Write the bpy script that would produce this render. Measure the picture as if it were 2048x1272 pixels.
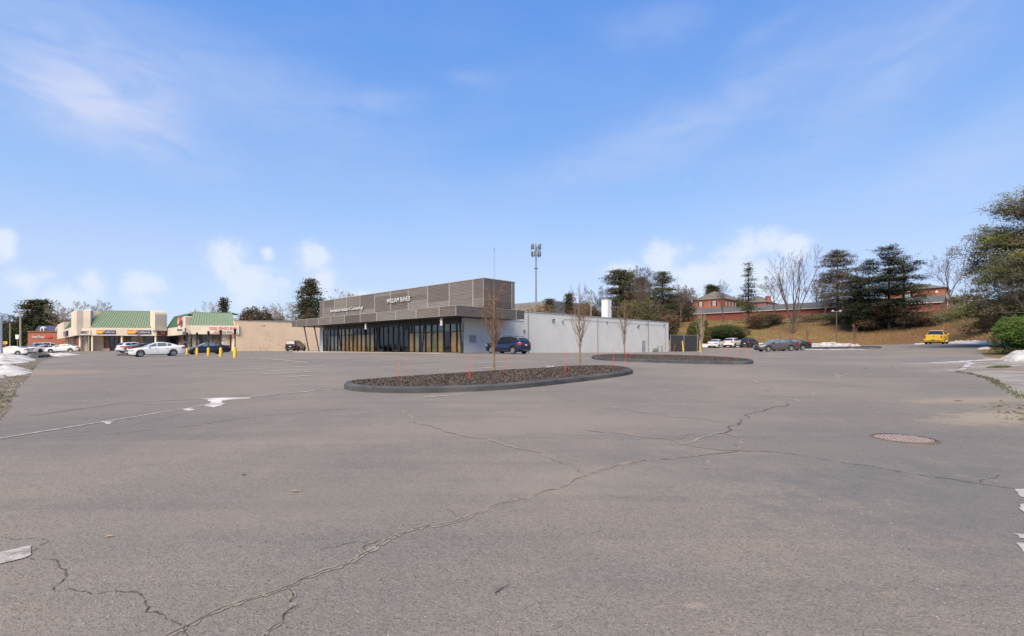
import bpy, math, random
import numpy as np
from mathutils import Vector, Matrix
from mathutils.geometry import delaunay_2d_cdt
R = math.radians
for o in list(bpy.data.objects): bpy.data.objects.remove(o)
sc = bpy.context.scene
col = sc.collection
EYE = 1.4
# ---------------------------------------------------------------- camera, sky, sun, exposure
cam = bpy.data.cameras.new('camera'); camo = bpy.data.objects.new('camera', cam); col.objects.link(camo)
cam.sensor_width = 36.0; cam.lens = 36.0*1000/2048; cam.shift_y = 59/2048
cam.clip_start = 0.05; cam.clip_end = 9000
camo.location = (0, 0, EYE); camo.rotation_euler = (R(90), 0, 0)
sc.camera = camo
sc.render.resolution_x = 1024; sc.render.resolution_y = 636
vs = sc.view_settings
vs.view_transform = 'Standard'; vs.look = 'None'; vs.gamma = 1; vs.use_curve_mapping = False; vs.exposure = 1.5
SUN_EL, SUN_AZ = 49.0, 200.0      # azimuth clockwise from +Y
SKY_STRENGTH = 0.055
sund = bpy.data.lights.new('sun', 'SUN'); sund.energy = 2.2; sund.angle = R(46); sund.color = (1.0, 0.85, 0.62)
suno = bpy.data.objects.new('sun', sund); col.objects.link(suno)
sdir = Vector((math.sin(R(SUN_AZ))*math.cos(R(SUN_EL)), math.cos(R(SUN_AZ))*math.cos(R(SUN_EL)), math.sin(R(SUN_EL))))
suno.rotation_euler = sdir.to_track_quat('Z', 'Y').to_euler(); suno.location = (0, 0, 60)

W = bpy.data.worlds.new('World'); sc.world = W; W.use_nodes = True
nt = W.node_tree; nt.nodes.clear()
def nd(t, **k):
    n = nt.nodes.new(t)
    for a, b in k.items(): setattr(n, a, b)
    return n
def setin(n, i, v):
    if hasattr(v, 'is_linked') or isinstance(v, bpy.types.NodeSocket): nt.links.new(v, n.inputs[i])
    else: n.inputs[i].default_value = v
def mth(op, a, b=None, c=None, clamp=False):
    n = nd('ShaderNodeMath', operation=op, use_clamp=clamp); setin(n, 0, a)
    if b is not None: setin(n, 1, b)
    if c is not None: setin(n, 2, c)
    return n.outputs[0]
def sstep(x, a, b):
    n = nd('ShaderNodeMapRange', interpolation_type='SMOOTHSTEP'); setin(n, 'Value', x)
    setin(n, 'From Min', a); setin(n, 'From Max', b); return n.outputs[0]
def noisew(vec, scale, detail=4, rough=.55, dist=0):
    n = nd('ShaderNodeTexNoise'); setin(n, 'Vector', vec); n.inputs['Scale'].default_value = scale
    n.inputs['Detail'].default_value = detail; n.inputs['Roughness'].default_value = rough; n.inputs['Distortion'].default_value = dist
    return n
sky = nd('ShaderNodeTexSky', sky_type='NISHITA'); sky.sun_disc = False
sky.sun_elevation = R(SUN_EL); sky.sun_rotation = R(SUN_AZ); sky.altitude = 60; sky.air_density = 1.0; sky.dust_density = 0.6; sky.ozone_density = 1.6
tcw = nd('ShaderNodeTexCoord'); sx = nd('ShaderNodeSeparateXYZ'); nt.links.new(tcw.outputs['Generated'], sx.inputs[0])
dx, dy, dz = sx.outputs
az = mth('ARCTAN2', dx, dy); el = mth('ARCSINE', dz)
def comb(a, b, c=0.0):
    n = nd('ShaderNodeCombineXYZ'); setin(n, 0, a); setin(n, 1, b); setin(n, 2, c); return n.outputs[0]
def azel(u, v):
    x = (u-1024)/1000; z = (695-v)/1000; l = math.sqrt(x*x+1+z*z); return math.atan2(x, 1), math.asin(z/l)
ae = comb(az, el)
wn = noisew(ae, 3.0, 5, .6, .4); ws = nd('ShaderNodeSeparateColor'); nt.links.new(wn.outputs['Color'], ws.inputs[0])
wx = mth('SUBTRACT', ws.outputs[0], .5); wy = mth('SUBTRACT', ws.outputs[1], .5)
azw = mth('MULTIPLY_ADD', wx, .22, az); elw = mth('MULTIPLY_ADD', wy, .10, el)
total = None
def addm(a, b): return b if a is None else mth('ADD', a, b)
# (u, v, half length, half width, tilt degrees, strength) of the thin cirrus bands
cirrus = [(170, 200, .20, .045, -17, .50), (235, 195, .10, .065, 8, .42), (60, 90, .30, .10, -10, .26), (560, 195, .30, .05, -8, .20), (760, 205, .10, .022, 8, .22),
          (1400, 240, .32, .055, 16, .40), (1770, 170, .22, .06, 25, .34), (1285, 45, .10, .028, -5, .22), (1510, 68, .07, .018, 15, .18),
          (945, 143, .06, .014, 0, .22), (1900, 330, .30, .06, 18, .28), (800, 380, .35, .05, -20, .14), (1180, 352, .12, .02, 5, .16)]
for (u, v, a, b, t, s) in cirrus:
    a0, e0 = azel(u, v); ct, st = math.cos(R(t)), math.sin(R(t))
    ddx = mth('SUBTRACT', azw, a0); ddy = mth('SUBTRACT', elw, e0)
    xr = mth('ADD', mth('MULTIPLY', ddx, ct/a), mth('MULTIPLY', ddy, st/a))
    yr = mth('SUBTRACT', mth('MULTIPLY', ddy, ct/b), mth('MULTIPLY', ddx, st/b))
    q = mth('ADD', mth('MULTIPLY', xr, xr), mth('MULTIPLY', yr, yr))
    g = mth('MULTIPLY', mth('POWER', 2.718, mth('MULTIPLY', q, -1.1)), s)
    total = addm(total, g)
wisp = noisew(comb(mth('MULTIPLY', az, 2.0), mth('MULTIPLY', el, 6.0), 3.1), 1.6, 5, .5, .6)
veil = mth('MULTIPLY', sstep(wisp.outputs[0], .42, .75), .08)
tex = noisew(comb(mth('MULTIPLY', az, 3.0), mth('MULTIPLY', el, 9.0), 7.7), 3.0, 4, .5, .8)
total = mth('ADD', mth('MULTIPLY', total, sstep(tex.outputs[0], -.1, .75)), veil)
total = mth('MULTIPLY', total, sstep(el, -.02, .12), clamp=True)
# low cumulus heads
pn = noisew(ae, 17, 9, .66, .15); pw = mth('MULTIPLY', mth('SUBTRACT', pn.outputs[0], .53), 2.7)
puffs = [(12, 480, 38, 34), (50, 560, 75, 36), (130, 600, 110, 40), (190, 565, 48, 34), (280, 565, 60, 40), (455, 505, 62, 42), (535, 505, 22, 14), (500, 560, 110, 50), (630, 508, 52, 36),
         (640, 560, 60, 40), (1330, 505, 62, 36), (1250, 540, 60, 26), (1400, 555, 120, 44), (1500, 485, 85, 40), (1590, 490, 60, 26), (1500, 540, 130, 60), (740, 600, 80, 24)]
pt = None
for (u, v, a, b) in puffs:
    a0, e0 = azel(u, v); k = math.cos(a0)
    ddx = mth('MULTIPLY', mth('SUBTRACT', az, a0), 1000/(a*k*k)); ddy = mth('MULTIPLY', mth('SUBTRACT', el, e0), 1000/(b*k)); ddy = mth('MAXIMUM', ddy, mth('MULTIPLY', ddy, .45))
    q = mth('SQRT', mth('ADD', mth('MULTIPLY', ddx, ddx), mth('MULTIPLY', ddy, ddy)))
    m = mth('SUBTRACT', 1.0, q); pt = m if pt is None else mth('MAXIMUM', pt, m)
far = noisew(comb(mth('MULTIPLY', az, 4.0), mth('MULTIPLY', el, 7.0), 0.0), 1.7, 4, .55, 0)
back = mth('SUBTRACT', mth('MULTIPLY', sstep(mth('ABSOLUTE', az), .9, 1.2), sstep(el, .30, .02)), mth('MULTIPLY', far.outputs[0], 1.9))
pt = mth('MAXIMUM', pt, mth('ADD', back, .35))
puff = mth('MULTIPLY', mth('ADD', mth('MULTIPLY', sstep(mth('ADD', pt, pw), .05, .75), .42), mth('MULTIPLY', sstep(mth('ADD', pt, mth('MULTIPLY', pw, .5)), -.2, .9), .35)), mth('MULTIPLY_ADD', sstep(el, -.02, .14), .55, .45))
grad = sstep(el, .0, .62)
tint = nd('ShaderNodeMix', data_type='RGBA', blend_type='MULTIPLY'); tint.inputs[0].default_value = 1; nt.links.new(sky.outputs[0], tint.inputs[6]); tint.inputs[7].default_value = (.85, .95, 1.3, 1)
sat = nd('ShaderNodeHueSaturation'); nt.links.new(tint.outputs[2], sat.inputs['Color']); sat.inputs['Saturation'].default_value = .97
# pale air low down, the sky's own blue above
pr_ = nd('ShaderNodeValToRGB'); setin(pr_, 0, mth('ADD', el, .1)); cr_ = pr_.color_ramp
for k_, (p_, c_) in enumerate([(.10, (.56, .665, .85)), (.24, (.515, .635, .85)), (.35, (.36, .56, .88)), (.48, (.212, .44, .87)), (.68, (.13, .34, .85)), (1.0, (.07, .23, .66))]):
    e_ = cr_.elements[k_] if k_ < 2 else cr_.elements.new(p_)
    e_.position = p_; e_.color = (*c_, 1)
sc_ = nd('ShaderNodeVectorMath', operation='SCALE'); nt.links.new(pr_.outputs[0], sc_.inputs[0]); sc_.inputs['Scale'].default_value = 7.0
pale = nd('ShaderNodeMix', data_type='RGBA'); pale.inputs[0].default_value = .72; nt.links.new(sat.outputs[0], pale.inputs[6]); nt.links.new(sc_.outputs[0], pale.inputs[7])
m1 = nd('ShaderNodeMix', data_type='RGBA'); setin(m1, 0, total); nt.links.new(pale.outputs[2], m1.inputs[6]); m1.inputs[7].default_value = (3.9, 4.4, 6.0, 1)
m2 = nd('ShaderNodeMix', data_type='RGBA'); setin(m2, 0, puff); nt.links.new(m1.outputs[2], m2.inputs[6]); m2.inputs[7].default_value = (5.3, 5.7, 6.4, 1)
bg = nd('ShaderNodeBackground'); nt.links.new(m2.outputs[2], bg.inputs[0]); bg.inputs[1].default_value = SKY_STRENGTH
wo = nd('ShaderNodeOutputWorld'); nt.links.new(bg.outputs[0], wo.inputs[0])

# ---------------------------------------------------------------- ground height of the place
rng = random.Random(7)
def ctl(u, v, Z): return ((u-1024)/1000*Z, Z, EYE-(v-695)/1000*Z)
CT = [(0, 0, 0), (-12, 0, -.05), (12, 0, .05), (0, -25, -.3), ctl(1807, 878, 7.65), (0, 8, .12), (-10, 10, .06), (0, 25, .47), (-25, 25, .27), (22, 22, .4),
      ctl(278, 714, 50), ctl(410, 708.7, 62), ctl(470, 715.4, 40), ctl(374, 710.4, 55), ctl(157, 703.5, 92), ctl(310, 702, 95), ctl(378, 702, 84), ctl(478, 702, 84.5), ctl(580, 701.8, 91),
      ctl(925, 706, 49), ctl(1057, 706.5, 52.5), ctl(1337, 703.3, 79.3), ctl(1394, 702.6, 81), ctl(1557, 702.5, 58), ctl(1430, 694.8, 88), ctl(1510, 694.8, 88),
      ctl(1873, 688.5, 64), ctl(1700, 694, 74), ctl(30, 710, 83), ctl(110, 704.5, 97), ctl(60, 716, 56), ctl(2030, 708, 35), ctl(800, 703.5, 60),
      (-150, 150, 1.0), (0, 200, 2.2), (150, 200, 2.6), (-300, 300, 1.5), (110, 30, 2.4), (-90, 20, .1), (300, 300, 3), (0, -200, -2), (-300, 0, -1), (300, 0, 3)]
CT = np.array(CT)
def _U(r2): return 0.5*r2*np.log(r2+1e-9)
def _fit():
    n = len(CT); d2 = ((CT[:, None, :2]-CT[None, :, :2])**2).sum(-1)
    K = _U(d2) + np.eye(n)*6.0; P = np.c_[np.ones(n), CT[:, :2]]
    A = np.zeros((n+3, n+3)); A[:n, :n] = K; A[:n, n:] = P; A[n:, :n] = P.T
    return np.linalg.solve(A, np.r_[CT[:, 2], 0, 0, 0])
TW = _fit()
TOE = np.array([(8, 140), (20, 112), (30, 100), (46, 97), (60, 84), (65, 75), (62, 64), (54, 52), (46, 44), (52, 20), (70, -40)], float)
HP = [tuple(p) for p in TOE]+[(900, -200), (3000, 3000), (-200, 3000), (-40, 300), (-10, 170)]
def inpoly(P, x, y):
    c = np.zeros(np.shape(x), bool); n = len(P); j = n-1
    for i in range(n):
        xi, yi = P[i]; xj, yj = P[j]
        t = ((yi > y) != (yj > y)) & (x < (xj-xi)*(y-yi)/((yj-yi) or 1e-9)+xi); c ^= t; j = i
    return c
def pdist(P, x, y, closed=False):
    d = np.full(np.shape(x), 1e9); n = len(P)
    for i in range(n if closed else n-1):
        a = P[i]; b = P[(i+1) % n]; vx, vy = b[0]-a[0], b[1]-a[1]; L = vx*vx+vy*vy+1e-12
        t = np.clip(((x-a[0])*vx+(y-a[1])*vy)/L, 0, 1)
        d = np.minimum(d, np.hypot(x-a[0]-t*vx, y-a[1]-t*vy))
    return d
def ss(x, a, b):
    t = np.clip((x-a)/(b-a), 0, 1); return t*t*(3-2*t)
HE = HP[:]
def Hn(x, y):
    x = np.asarray(x, float); y = np.asarray(y, float)
    d2 = (x[..., None]-CT[:, 0])**2+(y[..., None]-CT[:, 1])**2
    z = _U(d2)@TW[:-3]+TW[-3]+TW[-2]*x+TW[-1]*y
    r = np.hypot(x, y); k = ss(r, 120, 320); z = z*(1-k)+2.0*k
    d = np.where(inpoly(HE, x, y), pdist(HE, x, y, True), 0.0)
    h = 5.0*ss(d, -4, 19)*ss(d, 0, 3) + 1.7*ss(d, 15, 45)
    f = ss(x, -40, 20)*ss(r, 900, 200)
    return z + h*f
_HX, _HY = np.meshgrid(np.arange(-130, 131.0), np.arange(-20, 181.0), indexing='ij'); _HT = Hn(_HX, _HY).tolist()
def H(x, y):
    if -130 <= x < 129.9 and -20 <= y < 179.9:
        a = x+130; b = y+20; i = int(a); j = int(b); a -= i; b -= j; p = _HT[i]; q = _HT[i+1]
        return (p[j]*(1-b)+p[j+1]*b)*(1-a)+(q[j]*(1-b)+q[j+1]*b)*a
    return float(Hn(np.array([x]), np.array([y]))[0])
def at(u, v):
    kx, kz = (u-1024)/1000, (695-v)/1000; Y = 1.0; pr = 0
    while Y < 400:
        if EYE+kz*Y < H(kx*Y, Y): break
        pr = Y; Y *= 1.03
    for _ in range(18):
        m = (pr+Y)/2
        if EYE+kz*m < H(kx*m, m): Y = m
        else: pr = m
    return (kx*Y, Y)
def PX(u, v, Z): return Vector(((u-1024)/1000*Z, Z, EYE-(v-695)/1000*Z))
def GX(u, Z): x = (u-1024)/1000*Z; return (x, Z)

# ---------------------------------------------------------------- materials
MATS = {}
def mat(name, c1, c2=None, rough=.7, scale=6.0, bump=0.0, bscale=None, metal=0.0, spec=.5, detail=4, stretch=None, coat=0.0, c3=None, s3=.4, amt=None, emit=None):
    if name in MATS: return MATS[name]
    m = bpy.data.materials.new(name); m.use_nodes = True; n = m.node_tree; b = n.nodes['Principled BSDF']
    b.inputs['Roughness'].default_value = rough; b.inputs['Metallic'].default_value = metal
    b.inputs['Specular IOR Level'].default_value = spec; b.inputs['Coat Weight'].default_value = coat
    b.inputs['Base Color'].default_value = (*c1, 1)
    tc = n.nodes.new('ShaderNodeTexCoord'); mp = n.nodes.new('ShaderNodeMapping'); n.links.new(tc.outputs['Object'], mp.inputs[0])
    if stretch: mp.inputs['Scale'].default_value = stretch
    if c2:
        t = n.nodes.new('ShaderNodeTexNoise'); t.inputs['Scale'].default_value = scale; t.inputs['Detail'].default_value = detail
        n.links.new(mp.outputs[0], t.inputs['Vector'])
        r = n.nodes.new('ShaderNodeValToRGB'); r.color_ramp.elements[0].position = .36; r.color_ramp.elements[1].position = .64
        r.color_ramp.elements[0].color = (*c1, 1); r.color_ramp.elements[1].color = (*c2, 1)
        n.links.new(t.outputs[0], r.inputs[0]); out = r.outputs[0]
        if c3:
            t2 = n.nodes.new('ShaderNodeTexNoise'); t2.inputs['Scale'].default_value = s3; t2.inputs['Detail'].default_value = 5
            n.links.new(mp.outputs[0], t2.inputs['Vector'])
            r2 = n.nodes.new('ShaderNodeMapRange'); r2.inputs['From Min'].default_value = .45; r2.inputs['From Max'].default_value = .62
            n.links.new(t2.outputs[0], r2.inputs[0])
            mx = n.nodes.new('ShaderNodeMix'); mx.data_type = 'RGBA'; n.links.new(r2.outputs[0], mx.inputs[0]); n.links.new(out, mx.inputs[6]); mx.inputs[7].default_value = (*c3, 1); out = mx.outputs[2]
        n.links.new(out, b.inputs['Base Color'])
    if bump:
        t = n.nodes.new('ShaderNodeTexNoise'); t.inputs['Scale'].default_value = bscale or scale*4; t.inputs['Detail'].default_value = 5
        n.links.new(mp.outputs[0], t.inputs['Vector']); bu = n.nodes.new('ShaderNodeBump'); bu.inputs['Strength'].default_value = bump; bu.inputs['Distance'].default_value = .03
        n.links.new(t.outputs[0], bu.inputs['Height']); n.links.new(bu.outputs[0], b.inputs['Normal'])
    if emit: b.inputs['Emission Color'].default_value = (*emit[0], 1); b.inputs['Emission Strength'].default_value = emit[1]
    MATS[name] = m; return m
def glassmat(name, tint=(.6, .68, .68), refl=1.0):
    if name in MATS: return MATS[name]
    m = bpy.data.materials.new(name); m.use_nodes = True; n = m.node_tree; n.nodes.clear()
    tr = n.nodes.new('ShaderNodeBsdfTransparent'); tr.inputs[0].default_value = (*tint, 1)
    g = n.nodes.new('ShaderNodeBsdfGlossy'); g.inputs['Roughness'].default_value = .03; g.inputs[0].default_value = (.9, .95, 1, 1)
    f = n.nodes.new('ShaderNodeFresnel'); f.inputs[0].default_value = 1.7
    mu = n.nodes.new('ShaderNodeMath'); mu.operation = 'MULTIPLY'; mu.use_clamp = True; mu.inputs[1].default_value = refl; n.links.new(f.outputs[0], mu.inputs[0])
    mx = n.nodes.new('ShaderNodeMixShader'); n.links.new(mu.outputs[0], mx.inputs[0]); n.links.new(tr.outputs[0], mx.inputs[1]); n.links.new(g.outputs[0], mx.inputs[2])
    o = n.nodes.new('ShaderNodeOutputMaterial'); n.links.new(mx.outputs[0], o.inputs[0]); MATS[name] = m; return m

# ---------------------------------------------------------------- mesh collector
class MB:
    def __init__(s): s.v = []; s.f = []
    def quad(s, a, b, c, d): n = len(s.v); s.v += [tuple(a), tuple(b), tuple(c), tuple(d)]; s.f.append((n, n+1, n+2, n+3)); return s
    def tri(s, a, b, c): n = len(s.v); s.v += [tuple(a), tuple(b), tuple(c)]; s.f.append((n, n+1, n+2)); return s
    def poly(s, p): n = len(s.v); s.v += [tuple(q) for q in p]; s.f.append(tuple(range(n, n+len(p)))); return s
    def box(s, x0, x1, y0, y1, z0, z1, M=None):
        p = [(x0, y0, z0), (x1, y0, z0), (x1, y1, z0), (x0, y1, z0), (x0, y0, z1), (x1, y0, z1), (x1, y1, z1), (x0, y1, z1)]
        return s.hexa(p, M)
    def hexa(s, p, M=None):
        if M: p = [M@Vector(q) for q in p]
        n = len(s.v); s.v += [tuple(q) for q in p]
        for f in ((3, 2, 1, 0), (4, 5, 6, 7), (0, 1, 5, 4), (1, 2, 6, 5), (2, 3, 7, 6), (3, 0, 4, 7)): s.f.append(tuple(n+i for i in f))
        return s
    def prism(s, pts, off):       # planar outline pushed along a vector
        n = len(s.v); k = len(pts); off = Vector(off)
        s.v += [tuple(p) for p in pts]+[tuple(Vector(p)+off) for p in pts]
        s.f.append(tuple(range(n+k-1, n-1, -1))); s.f.append(tuple(range(n+k, n+2*k)))
        for i in range(k): j = (i+1) % k; s.f.append((n+i, n+j, n+k+j, n+k+i))
        return s
    def wallbox(s, a, b, z0, z1, t=.2, za=None):   # wall between two ground points, thickness t to the left of a->b
        a = Vector((a[0], a[1], 0)); b = Vector((b[0], b[1], 0)); d = (b-a).normalized(); nrm = Vector((-d.y, d.x, 0))*t
        p = [(a.x, a.y, z0), (b.x, b.y, z0), (b.x+nrm.x, b.y+nrm.y, z0), (a.x+nrm.x, a.y+nrm.y, z0)]
        return s.hexa(p+[(q[0], q[1], z1) for q in p])
    def tube(s, pts, rad, n=6, cap=True):
        base = len(s.v); prev = None; pts = [Vector(p) for p in pts]
        if not hasattr(rad, '__len__'): rad = [rad]*len(pts)
        for i, p in enumerate(pts):
            d = (pts[min(i+1, len(pts)-1)]-pts[max(i-1, 0)]); d = d.normalized() if d.length > 1e-9 else Vector((0, 0, 1))
            if prev is None: prev = d.orthogonal().normalized()
            a = (prev-d*prev.dot(d)); a = a.normalized() if a.length > 1e-6 else d.orthogonal().normalized(); prev = a; b = d.cross(a)
            for k in range(n): t = 2*math.pi*k/n; s.v.append(tuple(p+(a*math.cos(t)+b*math.sin(t))*rad[i]))
        for i in range(len(pts)-1):
            for k in range(n):
                q = base+i*n+k; r = base+i*n+(k+1) % n; s.f.append((q, r, r+n, q+n))
        if cap: s.f.append(tuple(base+k for k in range(n-1, -1, -1))); s.f.append(tuple(base+(len(pts)-1)*n+k for k in range(n)))
        return s
    def lathe(s, prof, c=(0, 0, 0), axis='z', n=16, M=None):   # prof: (radius, height)
        base = len(s.v)
        for (r, h) in prof:
            for k in range(n):
                t = 2*math.pi*k/n; p = (r*math.cos(t), r*math.sin(t), h)
                if axis == 'y': p = (p[0], h, p[1])
                p = Vector(p)+Vector(c); s.v.append(tuple(M@p if M else p))
        for i in range(len(prof)-1):
            for k in range(n):
                q = base+i*n+k; r = base+i*n+(k+1) % n; s.f.append((q, r, r+n, q+n))
        s.f.append(tuple(base+k for k in range(n-1, -1, -1))); s.f.append(tuple(base+(len(prof)-1)*n+k for k in range(n)))
        return s
    def mesh(s, name, m, smooth=False):
        me = bpy.data.meshes.new(name); me.from_pydata(s.v, [], s.f); me.validate()
        if m: me.materials.append(m)
        if smooth:
            me.polygons.foreach_set('use_smooth', [True]*len(me.polygons))
            try: me.set_sharp_from_angle(angle=R(smooth if smooth > 1 else 40))
            except Exception: pass
        return me
    def add(s, name, m, parent=None, smooth=False, world=False, **props):
        if not s.v: return None
        o = bpy.data.objects.new(name, s.mesh(name, m, smooth)); col.objects.link(o)
        if parent: setpar(o, parent, world)
        for k, v in props.items(): o[k] = v
        return o
def rootmat(p): return Matrix.Translation(p.location)@p.rotation_euler.to_matrix().to_4x4()
def setpar(o, parent, world=False):      # world=True: the mesh is written in world terms
    o.parent = parent
    if world and parent.parent is None: o.matrix_parent_inverse = rootmat(parent).inverted()
def thing(name, label, cat, loc=(0, 0, 0), rz=0, group=None):
    o = bpy.data.objects.new(name, None); col.objects.link(o); o.location = loc; o.rotation_euler = (0, 0, rz); o.empty_display_size = .1
    o['label'] = label; o['category'] = cat
    if group: o['group'] = group
    return o
def tag(o, label, cat, group=None):
    o['label'] = label; o['category'] = cat
    if group: o['group'] = group
    return o
def clone(root, loc, rz=None, label=None):
    r = root.copy(); col.objects.link(r); r.location = loc
    if rz is not None: r.rotation_euler = (0, 0, rz)
    if label: r['label'] = label
    for ch in list(root.children):
        c = ch.copy(); col.objects.link(c); c.parent = r
        for g in list(ch.children):
            e = g.copy(); col.objects.link(e); e.parent = c
    return r
def textmesh(s, size, name, m, parent, M, extrude=.03, xs=1.0, world=False, offset=0.0):
    cu = bpy.data.curves.new('text', 'FONT'); cu.body = s; cu.size = size; cu.extrude = extrude; cu.align_x = 'CENTER'; cu.align_y = 'CENTER'; cu.resolution_u = 2; cu.offset = offset
    t = bpy.data.objects.new('text', cu); me = bpy.data.meshes.new_from_object(t); bpy.data.objects.remove(t)
    me.transform(M@Matrix.Diagonal((xs, 1, 1, 1))); me.name = name; me.materials.clear(); me.materials.append(m)
    o = bpy.data.objects.new(name, me); col.objects.link(o)
    if parent: setpar(o, parent, world)
    return o
def facing(p, right, up=(0, 0, 1)):    # text plane: local x -> right, y -> up, z -> out
    r = Vector(right).normalized(); u = Vector(up); n = r.cross(u).normalized()
    M = Matrix.Identity(4)
    for i in range(3): M[i][0] = r[i]; M[i][1] = u[i]; M[i][2] = n[i]; M[i][3] = p[i]
    return M
# ---------------------------------------------------------------- ground, parking lot
def asphalt_mat():
    m = bpy.data.materials.new('asphalt'); m.use_nodes = True; n = m.node_tree; b = n.nodes['Principled BSDF']; L = n.links.new
    tc = n.nodes.new('ShaderNodeTexCoord')
    def noise(scale, detail=4, rough=.6, st=None, dist=0):
        t = n.nodes.new('ShaderNodeTexNoise'); t.inputs['Scale'].default_value = scale; t.inputs['Detail'].default_value = detail; t.inputs['Roughness'].default_value = rough; t.inputs['Distortion'].default_value = dist
        if st:
            mp = n.nodes.new('ShaderNodeMapping'); mp.inputs['Scale'].default_value = st[0]; mp.inputs['Rotation'].default_value = (0, 0, R(st[1])); L(tc.outputs['Object'], mp.inputs[0]); L(mp.outputs[0], t.inputs['Vector'])
        else: L(tc.outputs['Object'], t.inputs['Vector'])
        return t.outputs[0]
    def ramp(x, a, b_, smooth=True):
        r = n.nodes.new('ShaderNodeMapRange'); r.interpolation_type = 'SMOOTHSTEP' if smooth else 'LINEAR'; r.inputs['From Min'].default_value = a; r.inputs['From Max'].default_value = b_; L(x, r.inputs[0]); return r.outputs[0]
    def mix(f, a, c):
        x = n.nodes.new('ShaderNodeMix'); x.data_type = 'RGBA'
        for s, v in ((x.inputs[0], f), (x.inputs[6], a), (x.inputs[7], c)):
            if isinstance(v, bpy.types.NodeSocket): L(v, s)
            elif isinstance(v, tuple): s.default_value = (*v, 1)
            else: s.default_value = v
        return x.outputs[2]
    def mm(op, a, c, clamp=False):
        x = n.nodes.new('ShaderNodeMath'); x.operation = op; x.use_clamp = clamp
        for i, v in enumerate((a, c)):
            if isinstance(v, bpy.types.NodeSocket): L(v, x.inputs[i])
            else: x.inputs[i].default_value = v
        return x.outputs[0]
    base = mix(ramp(noise(.16, 5), .35, .65), ASPH[0], ASPH[1])
    base = mix(mm('MULTIPLY', ramp(noise(.45, 5, .6, ((1, 3.5, 1), -44)), .5, .72), .55), base, ASPH[2])
    base = mix(mm('MULTIPLY', ramp(noise(1.6, 6, .65), .52, .70), .40), base, ASPH[3])
    base = mix(mm('MULTIPLY', ramp(noise(3.2, 4, .6, ((.35, 1.6, 1), 46)), .60, .75), .30), base, ASPH[0])
    base = mix(mm('MULTIPLY', ramp(noise(.8, 3, .5, ((.12, 2.4, 1), -28), .3), .52, .68), .35), base, (.135, .126, .12))
    base = mix(mm('MULTIPLY', ramp(noise(.9, 4, .5, ((.10, 3.0, 1), 20), .4), .56, .70), .30), base, (.25, .22, .185))
    base = mix(mm('MULTIPLY', ramp(noise(7, 4, .7), .58, .72), .25), base, (.25, .21, .15))
    # aggregate: pale and dark chips
    v = n.nodes.new('ShaderNodeTexVoronoi'); v.inputs['Scale'].default_value = 105; L(tc.outputs['Object'], v.inputs['Vector'])
    sc_ = n.nodes.new('ShaderNodeSeparateColor'); L(v.outputs['Color'], sc_.inputs[0])
    chip = mm('GREATER_THAN', sc_.outputs[0], .90); base = mix(mm('MULTIPLY', chip, .30), base, (.36, .34, .32))
    dark = mm('GREATER_THAN', sc_.outputs[1], .80); base = mix(mm('MULTIPLY', dark, .36), base, (.045, .042, .042))
    v2 = n.nodes.new('ShaderNodeTexVoronoi'); v2.inputs['Scale'].default_value = 48; L(tc.outputs['Object'], v2.inputs['Vector'])
    s2 = n.nodes.new('ShaderNodeSeparateColor'); L(v2.outputs['Color'], s2.inputs[0])
    base = mix(mm('MULTIPLY', mm('SUBTRACT', s2.outputs[0], .5), .30, True), base, (.06, .058, .06))
    base = mix(mm('MULTIPLY', mm('SUBTRACT', s2.outputs[1], .6), .5, True), base, (.24, .225, .20))
    # washed sand and salt stains, each with its own place and ragged edge
    sp = n.nodes.new('ShaderNodeSeparateXYZ'); L(tc.outputs['Object'], sp.inputs[0])
    wob = noise(2.2, 6, .7); wob2 = noise(14, 3, .7)
    for (cx, cy, rx, ry, rot, colr, amt) in STAINS:
        c_, s_ = math.cos(R(rot)), math.sin(R(rot)); X = mm('SUBTRACT', sp.outputs[0], cx); Y = mm('SUBTRACT', sp.outputs[1], cy)
        a = mm('ADD', mm('MULTIPLY', X, c_/rx), mm('MULTIPLY', Y, s_/rx)); c = mm('SUBTRACT', mm('MULTIPLY', Y, c_/ry), mm('MULTIPLY', X, s_/ry))
        q = mm('SQRT', mm('ADD', mm('MULTIPLY', a, a), mm('MULTIPLY', c, c)), 0)
        q = mm('ADD', q, mm('MULTIPLY', mm('SUBTRACT', wob, .5), 1.9)); q = mm('ADD', q, mm('MULTIPLY', mm('SUBTRACT', wob2, .5), .9))
        base = mix(mm('MULTIPLY', ramp(q, 1.0, .25), amt), base, colr)
    L(base, b.inputs['Base Color']); b.inputs['Roughness'].default_value = .93; b.inputs['Specular IOR Level'].default_value = .25
    bu = n.nodes.new('ShaderNodeBump'); bu.inputs['Strength'].default_value = .55; bu.inputs['Distance'].default_value = .006; L(v.outputs['Distance'], bu.inputs['Height'])
    b2 = n.nodes.new('ShaderNodeBump'); b2.inputs['Strength'].default_value = .5; b2.inputs['Distance'].default_value = .03; L(noise(5, 6, .7), b2.inputs['Height']); L(bu.outputs[0], b2.inputs['Normal'])
    L(b2.outputs[0], b.inputs['Normal']); return m
ASPH = [(.178, .160, .144), (.236, .206, .174), (.158, .149, .141), (.252, .217, .180)]
STAINS = []
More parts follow.
